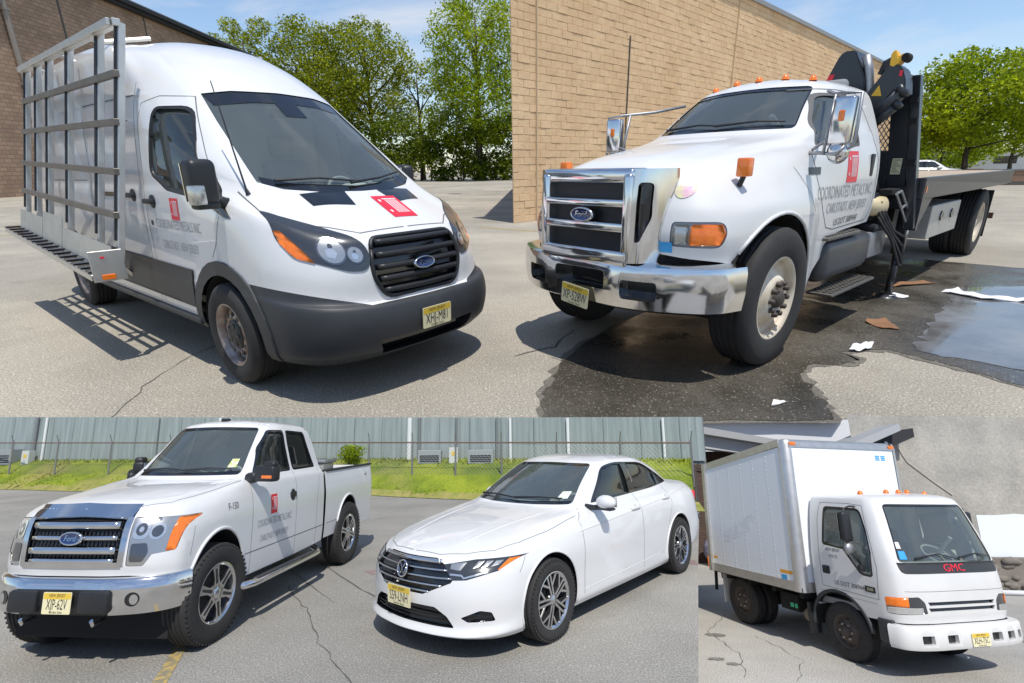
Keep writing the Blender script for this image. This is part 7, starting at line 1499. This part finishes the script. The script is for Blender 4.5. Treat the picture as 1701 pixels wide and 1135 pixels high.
        b2 = NB(); sk.ribbon(b2, [(-.36, .795), (-1.0, .845), (-1.7, .875), (-2.5, .915), (-3.2, .94)], lambda t: .004 + .03 * min(1, t * 6) * (1 - .5 * t), 'y', s, -.0005)
        for f in b2.faces: pass
        b2.free(); b2 = NB(); P = [h for h in (sk.hit((x, .81 + (-.40 - x) * .062), 'y', s, -.006) for x in np.linspace(-.40, -3.2, 40)) if h]; tube(b2, P, [.002] + [.011] * (len(P) - 2) + [.004], 6); mk('shoulder_crease', b2, M_white, rt, smooth=60)
        b2 = NB(); P = [h for h in (sk.hit((x, .30 + (-.5 - x) * .02), 'y', s, -.0125) for x in np.linspace(-.5, -2.2, 20)) if h]; tube(b2, P, .016, 6); mk('sill_crease', b2, M_white, rt, smooth=60)
        for hx, hz in ((-1.56, .895), (-2.36, .925)):
            p = sk.hit((hx, hz), 'y', s); b2 = NB(); box(b2, hx - .10, hx + .09, p.y + s * .012 - .014, p.y + s * .012 + .014, hz - .014, hz + .018, .012, 3); lathe(b2, [(0, .002), (.05, .002), (.055, -.01)], (hx + .02, p.y, hz), 'y', 16, sgn=s); mk('door_handle', b2, M_white, rt, smooth=50)
        b2 = NB(); T = Matrix.Translation((-.78, s * .975, 1.045)) @ Matrix.Rotation(R(-10 * s), 4, 'Z') if s > 0 else Matrix.Translation((-1.0, -.80, 1.03)) @ Matrix.Rotation(R(-75), 4, 'Z'); bmesh.ops.create_icosphere(b2, subdivisions=4, radius=1.0)
        for v in b2.verts: v.co = Vector((v.co.x * .075, v.co.y * .115, v.co.z * .068)); v.co.x = max(v.co.x, -.05)
        bmesh.ops.transform(b2, matrix=T, verts=b2.verts); mo = mk('side_mirror', b2, M_white, rt, smooth=50)
        b2 = NB(); tube(b2, [(-.80, s * .93, .995), (-.78, s * .83, .985), (-.76, s * .74, .99)] if s > 0 else [(-.92, -.79, .99), (-.80, -.74, .99)], [.03, .025, .03][:3 if s > 0 else 2], 8); box(b2, -.05, .05, -.09, .09, -.075, -.045, .02, 2, T); mk('mirror_foot', b2, M_blackp, mo, smooth=40); b2 = NB(); box(b2, -.056, -.05, -.095, .095, -.045, .045, 0, 1, T); mk('mirror_glass', b2, M_chrome, mo)
        b2 = NB(); box(b2, -3.60, -3.50, s * .68 - .07, s * .68 + .07, .78, .9, .02, 2); mk('tail_light', b2, M_red, rt, smooth=40)
    # grille: dark field, chrome strips, roundel
    sel = lambda c, n: c.x > .5 and n.x > .1 and .35 < c.z < .8
    fs = cut(bm, [(-.395, .70), (-.50, .595), (-.49, .575), (-.24, .475), (.24, .475), (.49, .575), (.50, .595), (.395, .70), (.30, .735), (-.30, .735)], 'x', sel); nb = take(bm, fs, (-.02, 0, 0)); gr = mk('grille', nb, None, rt, smooth=60, mats=[M_gloss, M_gloss])
    for z, w, r_ in ((.715, .36, .020), (.66, .44, .008), (.605, .49, .008), (.55, .42, .008), (.50, .30, .008)):
        b2 = NB(); P = [sk.hit((y, z - .0 * abs(y)), 'x', 1, .0) for y in np.linspace(-w, w, 25)]; tube(b2, [p for p in P if p], r_, 6); mk('grille_bar', b2, M_chrome, gr, smooth=50)
    p = sk.hit((0, .635), 'x', 1); T = FT(p.x + .02, 0, .64, 10); b2 = NB(); Pn = lambda u, v, w=0: T @ Vector((u, v, w))
    tube(b2, [Pn(.062 * math.cos(t), .062 * math.sin(t)) for t in np.linspace(0, 2 * math.pi, 33)], .008, 6, cap=False); tube(b2, [Pn(-.033, .045), Pn(0, .0), Pn(.033, .045)], .006, 6); tube(b2, [Pn(-.05, .015), Pn(-.025, -.045), Pn(0, .005), Pn(.025, -.045), Pn(.05, .015)], .006, 6); bd = mk('badge', b2, M_chrome, rt, smooth=50)
    b2 = NB(); vv = [b2.verts.new(Pn(.062 * math.cos(t), .062 * math.sin(t), -.004)) for t in np.linspace(0, 2 * math.pi, 25)[:-1]]; b2.faces.new(vv); mk('badge_field', b2, M_gloss, bd)
    fs = cut(bm, rpoly([(-.52, .255), (.52, .255), (.46, .335), (.36, .395), (-.36, .395), (-.46, .335)], .015), 'x', sel if False else (lambda c, n: c.x > .5 and n.x > .1 and c.z < .45)); nb = take(bm, fs, (-.05, 0, 0)); li = mk('lower_intake', nb, None, rt, smooth=50, mats=[M_gloss, M_gloss])
    for z in (.285, .315): b2 = NB(); P = [sk.hit((y, z), 'x', 1, -.02) for y in np.linspace(-.5, .5, 15)]; tube(b2, [p for p in P if p], .007, 5); mk('intake_bar', b2, M_blackp, li)
    plate(rt, FT(.955, 0, .44, -4), 'S59-LNH')
    b2 = NB()
    for s in (1, -1): sk.ribbon(b2, [(.80, s * .02), (.77, s * .30), (.67, s * .50), (.50, s * .665), (.28, s * .745), (-.06, s * .78), (-.50, s * .79)], .005, 'z', 1, .0012)
    mk_each('bonnet_gap', b2, M_gap, rt)
    for s in (1, -1): b2 = NB(); P = [h for h in (sk.hit((x, s * (.36 + (.6 - x) * .16)), 'z', 1, -.010) for x in np.linspace(.6, -.4, 20)) if h]; tube(b2, P, [.004] + [.015] * (len(P) - 2) + [.008], 6); mk('bonnet_crease', b2, M_white, rt, smooth=60)
    wiper(rt, sk, [(-.58, 1.05), (-.3, 1.06), (.05, 1.04)], 'x', 1); wiper(rt, sk, [(.0, 1.045), (.3, 1.06), (.55, 1.055)], 'x', 1)
    mk('body', bm, M_white, rt, smooth=38)
    b2 = NB(); box(b2, -3.4, .45, -.72, .72, .18, .30, .03); box(b2, -2.9, -.5, -.75, .75, .3, .36); box(b2, -2.88, -2.84, -.6, .6, .36, 1.02); mk('underbody', b2, M_under, rt)
    b2 = NB(); box(b2, -.95, -.55, -.64, .64, .72, .985, .05, 3); mk('dashboard', b2, M_dash, rt, smooth=40)
    for y in (.36, -.36): seat(rt, -1.42, y, .62, .46)
    b2 = NB(); box(b2, -2.45, -2.05, -.60, .60, .48, .62, .04, 3); box(b2, -2.55, -2.42, -.6, .6, .55, 1.05, .05, 3); mk('rear_seat', b2, M_cabin, rt, smooth=40); steering(rt, -1.02, .36, .90, .18)
    b2 = NB(); box(b2, -1.08, -1.05, -.1, .1, 1.29, 1.34, .012, 2); mk('rear_view_mirror', b2, M_blackp, rt)
    return rt
build_sedan()

# ================================================================ BOX TRUCK
def build_box_truck():
    rt = empty('box_truck', vmat(MG, 5.64, 8.22, -75.56) @ vscale(.956, .978, .99))
    tag(rt, 'white cab-over box truck with a tall aluminium-edged cargo box in the yard', 'truck')
    def fr(x, z, k=1.0, dy=0.0): return [(x, 0, z), (x, .4 * k, z), (x - .03, .74 * k, z), (x - .12, .93 * k, z)]
    rings = [
        fr(1.00, .68) + [(.68, .985, .67), (.2, .99, .66), (-.22, .99, .66), (-.40, .97, .66), (-.43, 0, .66)],
        fr(1.03, .80) + [(.70, .995, .80), (.2, 1.0, .80), (-.22, 1.0, .80), (-.41, .98, .80), (-.44, 0, .80)],
        fr(1.035, 1.05) + [(.70, 1.0, 1.05), (.2, 1.005, 1.05), (-.22, 1.005, 1.05), (-.41, .985, 1.05), (-.44, 0, 1.05)],
        fr(1.02, 1.24) + [(.69, .995, 1.24), (.2, 1.0, 1.24), (-.22, 1.0, 1.24), (-.41, .98, 1.24), (-.44, 0, 1.24)],
        fr(.985, 1.40) + [(.67, .985, 1.40), (.2, .995, 1.40), (-.22, .995, 1.40), (-.41, .975, 1.40), (-.44, 0, 1.40)],
        fr(.87, 1.80, .955) + [(.62, .935, 1.80), (.18, .955, 1.80), (-.23, .955, 1.80), (-.41, .935, 1.80), (-.44, 0, 1.80)],
        fr(.755, 2.13, .88) + [(.53, .865, 2.13), (.15, .885, 2.13), (-.24, .885, 2.13), (-.41, .87, 2.13), (-.44, 0, 2.13)],
        fr(.71, 2.20, .85) + [(.50, .835, 2.20), (.14, .855, 2.20), (-.24, .855, 2.20), (-.40, .84, 2.20), (-.43, 0, 2.20)],
        fr(.58, 2.255, .70) + [(.40, .68, 2.25), (.10, .70, 2.25), (-.22, .70, 2.25), (-.34, .68, 2.25), (-.36, 0, 2.255)],
        [(.3, 0, 2.285)] * 4 + [(.22, 0, 2.285), (.05, 0, 2.285), (-.12, 0, 2.285), (-.2, 0, 2.28), (-.22, 0, 2.28)]]
    bm = loft(rings, 6, 5); sk = Skin(bm)
    ws = cut(bm, rpoly([(-.84, 1.40), (.84, 1.40), (.72, 2.13), (-.72, 2.13)], .07), 'x', lambda c, n: c.x > .4 and n.x > .25); mk('windscreen', take(bm, ws, (-.010, 0, 0)), None, rt, smooth=60, mats=[M_wash, M_gloss])
    gn = cut(bm, rpoly([(-.85, 1.27), (.85, 1.27), (.865, 1.40), (-.865, 1.40)], [.07, .07, .005, .005]), 'x', lambda c, n: c.x > .4 and n.x > .2 and c.z > 1.1); mk('garnish', take(bm, gn, (.004, 0, 0)), None, rt, smooth=60, mats=[M_clad, M_gloss])
    b2 = NB(); sk.ribbon(b2, [(-.72, 2.11), (.72, 2.11)], .02, 'x', 1, -.004); 
    for s in (1, -1): sk.ribbon(b2, [(s * .83, 1.42), (s * .715, 2.11)], .022, 'x', 1, -.004)
    mk_each('screen_band', b2, M_gloss, rt)
    b2 = NB(); text(b2, 'GMC', .125, lambda a, b: Vector((sk.hit((a, 1.33 + b), 'x', 1, .010))), sx=1.35); solid(b2, .004); mk('badge', b2, M_red, rt)
    b2 = NB(); sk.patch(b2, [(-.80, 1.44), (-.70, 1.44), (-.70, 1.54), (-.79, 1.54)], 'x', 1, -.004, n=2); mk('windscreen_sticker', b2, M_sticker, rt); b2 = NB(); sk.patch(b2, [(-.79, 1.57), (-.73, 1.57), (-.73, 1.65), (-.78, 1.65)], 'x', 1, -.004, n=2); mk('windscreen_sticker', b2, M_signw, rt)
    for s in (1, -1):
        p1 = rpoly([(-.17, 1.52), (.20, 1.49), (.655, 1.49), (.60, 1.78), (.50, 2.06), (-.13, 2.07)], [.05, .001, .001, .05, .09, .06]); p2 = [(.20, 1.49), (.44, 1.21), (.50, 1.185), (.62, 1.18), (.65, 1.21), (.655, 1.49)]
        fs = cut(bm, p1, 'y', side_sel(s, -.4, .75, 1.0, 2.15)) + cut(bm, p2, 'y', side_sel(s, -.4, .75, 1.0, 2.15)); nb = take(bm, fs, (0, -.003 * s, 0))
        q1 = rpoly([(-.14, 1.545), (.22, 1.515), (.63, 1.515), (.575, 1.78), (.48, 2.035), (-.105, 2.045)], [.05, .001, .001, .05, .09, .06]); q2 = [(.22, 1.515), (.455, 1.235), (.51, 1.21), (.605, 1.205), (.63, 1.24), (.63, 1.515)]
        g = cut(nb, q1, 'y', lambda c, n: True) + cut(nb, q2, 'y', lambda c, n: True); mk('window', take(nb, g, (0, -.015 * s, 0)), None, rt, smooth=60, mats=[M_wash, M_blackp]); mk('window_seal', nb, M_gloss, rt, smooth=60)
        fs = cut(bm, circ(0, .40, .50, 30), 'y', side_sel(s, -.7, .7, .5, 1.0)); bmesh.ops.delete(bm, geom=fs, context='FACES'); arch_liner(rt, 0, .40, .50, .98, s, .38)
        b2 = NB(); P = [(.51 * math.cos(R(t)), s * .985, .40 + .51 * math.sin(R(t))) for t in range(8, 190, 7)]; tube(b2, P, .028, 6); mk('wheel_arch', b2, M_clad, rt, smooth=50)
        b2 = NB(); box(b2, -.56, -.50, s * .93 - .12, s * .93 + .05, .24, .66); mk('mud_flap', b2, M_blackp, rt)
        sl = lambda c, n, s=s: c.y * s > .4 and c.x > .4 and n.x > .04
        fs = cut(bm, rpoly([(s * .60, .80), (s * .985, .78), (s * .99, .98), (s * .70, 1.0), (s * .62, .93)], [.02, .02, .02, .03, .03]), 'x', sl); nb = take(bm, fs, (-.004, 0, 0))
        am = cut(nb, [(s * .84, .875), (s * 1.0, .87), (s * 1.0, .99), (s * .84, .99)], 'x', lambda c, n: True); ab = take(nb, am, (.012, 0, 0)); cl = cut(nb, rpoly([(s * .66, .80), (s * .985, .79), (s * .985, .868), (s * .66, .87)], .012), 'x', lambda c, n: True); cb_ = take(nb, cl, (.008, 0, 0))
        lp = mk('headlight', nb, None, rt, smooth=60, mats=[M_housing, M_gloss]); mk('indicator', ab, None, lp, smooth=60, mats=[M_amber, M_amber]); mk('lens', cb_, None, lp, smooth=60, mats=[M_bulb, M_lens])
        b2 = NB(); G = lambda p, w=.006: sk.ribbon(b2, p, w, 'y', s, .0015, .04)
        G([(.69, .92), (.72, 1.3), (.66, 1.6), (.53, 2.1), (.3, 2.12), (-.2, 2.12), (-.24, 1.9), (-.24, .95), (.69, .92)]); G([(-.3, .88), (.66, .86)], .004); mk_each('panel_gap', b2, M_gap, rt)
        p = sk.hit((-.14, 1.18), 'y', s); b2 = NB(); box(b2, -.20, -.07, p.y - .012, p.y + .012, 1.12, 1.23, .02, 3); mk('door_handle', b2, M_blackp, rt, smooth=40)
        b2 = NB(); text(b2, 'US DOT 3089440', .085, side_place(sk, .26, 1.02, s), sx=.85); mk('lettering', b2, M_textb, rt); b2 = NB(); text(b2, 'NEW JERSEY', .06, side_place(sk, .02, 1.46, s), sx=.8); mk('lettering', b2, M_textb, rt); b2 = NB(); text(b2, '070-72', .06, side_place(sk, .02, 1.37, s), sx=.9); mk('lettering', b2, M_textb, rt)
        b2 = NB(); sk.patch(b2, [(.50, .99), (.66, .985), (.66, 1.06), (.50, 1.065)], 'y', s, .004); mk('badge', b2, M_crane, rt); b2 = NB(); text(b2, '3500', .05, side_place(sk, .58, 1.025, s, .006)); mk('badge_text', b2, M_plate, rt)
        # mirrors on bars
        my = s * 1.13; b2 = NB(); tube(b2, [(.42, s * .87, 2.08), (.46, s * 1.02, 2.09), (.46, my, 2.06), (.46, my, 1.50), (.50, s * 1.02, 1.34), (.52, s * .99, 1.28)], .013, 8); mk('mirror_bracket', b2, M_blackp, rt, smooth=50)
        b2 = NB(); T = Matrix.Translation((.46, my + .01 * s, 1.82)) @ Matrix.Rotation(R(-10 * s), 4, 'Z'); box(b2, -.05, .05, -.085, .085, -.20, .20, .04, 3, T); mo = mk('side_mirror', b2, M_blackp, rt, smooth=40); b2 = NB(); box(b2, -.056, -.049, -.075, .075, -.18, .18, 0, 1, T); mk('mirror_glass', b2, M_chrome, mo)
        b2 = NB(); lathe(b2, [(.001, .035), (.05, .03), (.075, .01), (.085, -.03), (.001, -.035)], (.47, my, 1.53), 'x', 22); mk('round_mirror', b2, M_galv, rt, smooth=50)
        b2 = NB(); box(b2, .50, .56, s * 1.045 - .04, s * 1.045 + .04, 1.24, 1.33, .015, 2); tube(b2, [(.52, s * 1.04, 1.33), (.50, s * 1.06, 1.5)], .01, 6); mk('kerb_mirror', b2, M_blackp, rt, smooth=40)
        wheel(rt, 0, s * .83, .385, .22, .215, 'dark', s)
        for y in (.92, .66): wheel(rt, -2.15, s * y, .385, .21, .215, 'dark', s)
        b2 = NB(); box(b2, -2.66, -2.63, s * .79 - .24, s * .79 + .24, .26, .80); mk('mud_flap', b2, M_whitet, rt)
    # grille slots and front seams
    for z0 in (.935, .865):
        fs = cut(bm, rpoly([(-.55, z0 - .045), (.55, z0 - .045), (.58, z0), (-.58, z0)], .012), 'x', lambda c, n: c.x > .6 and n.x > .3); mk('grille_slot', take(bm, fs, (-.03, 0, 0)), None, rt, smooth=50, mats=[M_gloss, M_whitet])
    b2 = NB(); sk.ribbon(b2, [(-.86, 1.06), (0, 1.06), (.86, 1.06)], .005, 'x', 1, .0015); mk_each('panel_gap', b2, M_gap, rt)
    wiper(rt, sk, [(-.60, 1.45), (-.2, 1.50), (.1, 1.44)], 'x', 1, .02); wiper(rt, sk, [(.15, 1.45), (.5, 1.50), (.74, 1.46)], 'x', 1, .02)
    for y in (-.62, -.2, 0, .2, .62):
        h = sk.hit((.40 - abs(y) * .15, y), 'z', 1); b2 = NB(); lathe(b2, [(.001, .05), (.022, .047), (.035, .025), (.042, 0)], h, 'z', 14); mk('roof_marker', b2, M_amber, rt, smooth=50)
    # bumper
    b2 = sweep(dense([(1.06, 0), (1.06, .5), (1.03, .80), (.94, .98), (.80, 1.02)], 6), [(-.06, .67), (.03, .665), (.05, .64), (.05, .44), (.03, .40), (-.05, .395)])
    for y0, y1 in ((-.83, -.66), (-.46, -.28), (.30, .48), (.58, .72), (.80, .88)):
        fs = cut(b2, rpoly([(y0, .47), (y1, .47), (y1, .57), (y0, .57)], .015), 'x', lambda c, n: n.x > .2); mk('bumper_opening', take(b2, fs, (-.05, 0, 0)), None, rt, mats=[M_gloss, M_whitet])
    mk('front_bumper', b2, M_whitet, rt, smooth=45); plate(rt, FT(1.118, .08, .50, 0), 'XLH-75C')
    for s in (1, -1): b2 = NB(); box(b2, .62, .84, s * .985 - .03, s * .985 + .04, .42, .70, .02, 2); mk('bumper_end', b2, M_clad, rt, smooth=40)
    b2 = NB(); sweep(dense([(.98, 0), (.98, .5), (.93, .8), (.80, .95)], 4), [(0, .62), (.02, .70), (.02, .74)], b2); mk('bumper_gap', b2, M_gloss, rt)
    mk('cab', bm, M_whitet, rt, smooth=38)
    b2 = NB(); box(b2, -.40, -.36, -.9, .9, .7, 1.5); box(b2, -.36, .8, -.9, .9, .70, .78); mk('bulkhead', b2, M_cabin, rt); b2 = NB(); box(b2, .55, .90, -.82, .82, 1.0, 1.36, .05, 3); mk('dashboard', b2, M_dash, rt, smooth=40)
    for y in (.45, -.45): seat(rt, .02, y, 1.12, .48, M_cabing)
    steering(rt, .46, .45, 1.42, .2, 35)
    # cargo box: sheet sides with rivet seams, aluminium rails and rounded front corner posts
    cb = empty('cargo_box', Matrix.Identity(4), rt); cb['label'] = 'white cargo box with aluminium edges'
    xf, xr, zb, hw = -.47, -2.74, .80, 1.19
    def zt(x): return 3.10 + (2.76 - 3.10) * (xf - x) / (xf - xr)
    M_box = mat('box white sheet', (.84, .865, .88), .45, coat=.2, noise=(.9, .25, (.80, .825, .84)))
    for s in (1, -1):
        npan = 6
        for k in range(npan):
            x0, x1 = xf - .14 + (xr + .06 - xf + .14) * k / npan, xf - .14 + (xr + .06 - xf + .14) * (k + 1) / npan
            b2 = NB(); q = [(x0 - .0015, zb + .13), (x1 + .0015, zb + .13), (x1 + .0015, zt(x1) - .11), (x0 - .0015, zt(x0) - .11)]; prism(b2, q, 1, s * (hw - .012), s * hw); mk('side_panel', b2, M_box, cb)
            b2 = NB()
            for j in range(26):
                z = zb + .18 + j * (zt(x1) - .2 - zb - .18) / 25; box(b2, x1 - .008, x1 + .008, s * hw - .0035, s * hw + .0035, z - .008, z + .008)
            tag(mk('rivets', b2, M_box, cb), kind='stuff')
        b2 = NB(); prism(b2, [(xf - .12, zb), (xr, zb), (xr, zb + .14), (xf - .12, zb + .14)], 1, s * (hw - .03), s * (hw + .012)); mk('bottom_rail', b2, M_steel, cb)
        b2 = NB(); prism(b2, [(xf - .12, zt(xf) - .12), (xr, zt(xr) - .12), (xr, zt(xr)), (xf - .12, zt(xf))], 1, s * (hw - .05), s * (hw + .012)); mk('top_rail', b2, M_steel, cb)
        b2 = NB(); box(b2, xr - .02, xr + .06, s * hw - .05, s * hw + .014, zb - .002, zt(xr)); mk('rear_post', b2, M_steel, cb)
        # rounded corner post
        b2 = NB(); r_ = .13; V = []
        for k in range(9):
            t = R(90 * k / 8); x, y = xf - r_ + (r_ + .012) * math.sin(t), s * (hw - r_ + (r_ + .012) * math.cos(t)); V.append((b2.verts.new((x, y, zb - .004)), b2.verts.new((x, y, zt(xf) - .10)), b2.verts.new((xf - r_ + r_ * .93 * math.sin(t), s * (hw - r_ + r_ * .93 * math.cos(t)), zt(xf) - .015)), b2.verts.new((xf - r_ + r_ * .5 * math.sin(t), s * (hw - r_ + r_ * .5 * math.cos(t)), zt(xf) + .004))))
        for A, B in zip(V, V[1:]):
            for k in range(3): b2.faces.new((A[k], A[k + 1], B[k + 1], B[k]))
        bmesh.ops.recalc_face_normals(b2, faces=b2.faces); flip_to(b2, (1, s, .1)); mk('corner_post', b2, M_steel, cb, smooth=50)
        b2 = NB(); box(b2, xf + .005, xf + .022, s * (hw - .16) - .06, s * (hw - .16) + .06, zt(xf) - .10, zt(xf) - .045, .01, 2); mk('marker_lamp', b2, M_amber, cb, smooth=40)
        b2 = NB(); box(b2, xr + .0, xr + .05, s * hw - .004, s * hw + .024, zt(xr) - .07, zt(xr) - .02, .006, 1); mk('marker_lamp', b2, M_red, cb)
        b2 = NB(); box(b2, xf - .42, xf - .15, s * hw - .001, s * hw + .003, zb + .23, zb + .28); box(b2, xr + .08, xr + .2, s * hw - .001, s * hw + .003, zb + .23, zb + .27); mk_each('reflective_tape', b2, mat('orange tape', (.85, .38, .04), .5), cb)
        b2 = NB(); box(b2, xf - .40, xf - .28, s * hw - .001, s * hw + .003, zb + .13, zb + .21); mk('sticker', b2, M_sticker, cb)
        b2 = NB(); prism(b2, jag([(-1.25, 1.95), (-1.5, 1.65), (-1.95, 1.45), (-2.3, 1.35), (-2.25, 1.55), (-1.75, 1.8)], .04, 4, 3), 1, s * hw + .0005 * s, s * hw + .002 * s); mk('glue_ghost', b2, mat('old sign residue', (.72, .745, .75), .6, noise=(9, .12, (.82, .845, .86))), cb)
    for k in range(4):
        y0, y1 = -hw + .13 + (2 * hw - .26) * k / 4, -hw + .13 + (2 * hw - .26) * (k + 1) / 4; b2 = NB(); box(b2, xf - .012, xf, y0 + .0015, y1 - .0015, zb + .13, zt(xf) - .13); mk('front_panel', b2, M_box, cb)
        b2 = NB()
        for j in range(26): z = zb + .18 + j * (zt(xf) - .22 - zb - .18) / 25; box(b2, xf - .001, xf + .003, y0 - .007, y0 + .007, z - .008, z + .008)
        tag(mk('rivets', b2, M_box, cb), kind='stuff')
    b2 = NB(); box(b2, xf - .02, xf + .012, -hw + .12, hw - .12, zb, zb + .14); mk('bottom_rail', b2, M_steel, cb)
    b2 = NB(); n = 7; V = []
    for k in range(n): t = R(90 * k / (n - 1)); V.append([b2.verts.new((xf - .12 + .135 * math.cos(t), y, zt(xf) - .13 + .135 * math.sin(t))) for y in (-hw + .08, hw - .08)])
    for A, B in zip(V, V[1:]): b2.faces.new((A[0], A[1], B[1], B[0]))
    flip_to(b2, (1, 0, 1)); mk('front_cap', b2, M_steel, cb, smooth=50)
    b2 = NB(); prism(b2, [(xf - .11, zt(xf) - .01), (xr, zt(xr) - .01), (xr, zt(xr) - .05), (xf - .11, zt(xf) - .05)], 1, -hw + .05, hw - .05); mk('roof', b2, M_box, cb)
    b2 = NB(); box(b2, xr - .03, xr - .005, -hw + .03, hw - .03, zb, zt(xr) - .02); mk('rear_door', b2, M_box, cb); b2 = NB(); box(b2, xr, xf - .02, -hw + .03, hw - .03, zb - .02, zb + .06); mk('floor', b2, M_under, cb)
    b2 = NB(); [box(b2, xf + .0005, xf + .0045, .66 + .12 * k, .75 + .12 * k, zt(xf) - .30 + .03 * j, zt(xf) - .28 + .03 * j) for k in range(2) for j in range(3)]; mk('sticker', b2, M_sticker, cb)
    # chassis and under-box gear
    b2 = NB()
    for s in (1, -1): box(b2, -2.7, .8, s * .38 - .035, s * .38 + .035, .52, .72)
    box(b2, -.12, .12, -.8, .8, .33, .45, .02); box(b2, -2.28, -2.02, -.8, .8, .30, .48, .04)
    for x in (-.6, -1.2, -1.8, -2.4): box(b2, x - .04, x + .04, -1.1, 1.1, .70, .78)
    box(b2, -.35, .75, -.7, .7, .45, .70); mk('chassis', b2, M_under, rt)
    b2 = NB(); lathe(b2, [(.001, .14), (.08, .14), (.10, .10), (.10, -.1), (.08, -.14), (.001, -.14)], (-.62, -.86, .46), 'y', 20); mk('exhaust_can', b2, mat('dusty tank', (.20, .17, .13), .7, .3), rt, smooth=45)
    b2 = NB(); box(b2, -1.25, -.85, -.95, -.6, .44, .70, .02, 2); bx_ = mk('battery_box', b2, M_under, rt, smooth=35); b2 = NB(); box(b2, -1.02, -.95, -.957, -.95, .50, .56); box(b2, -.92, -.87, -.957, -.95, .50, .56); mk('label_decal', b2, mat('green decal', (.05, .5, .25), .5), bx_)
    b2 = NB(); box(b2, -2.9, -2.74, -.9, .9, .62, .74, .02, 2); tube(b2, [(-2.76, -1.1, .8), (-2.78, -1.1, .45)], .03, 8); mk('rear_step', b2, M_under, rt)
    return rt
build_box_truck()

# ---------------------------------------------------------------- second car, seen over the flatbed
def copy_tree(o, parent=None, mtx=None):
    c = o.copy(); COL.objects.link(c); c.parent = parent
    if mtx is not None: c.matrix_world = mtx
    for ch in o.children: copy_tree(ch, c)
    return c
sed = [o for o in COL.objects if o.name == 'sedan'][0]
pk = copy_tree(sed, None, MU @ Matrix.Translation((27.6, 33.2, 0)) @ Matrix.Rotation(R(-28), 4, 'Z') @ Matrix.Diagonal((1.0, 1.05, 1.08, 1)))
pk.name = 'parked_car'; tag(pk, 'white parked car seen over the flatbed deck beside the low brown wall', 'car')
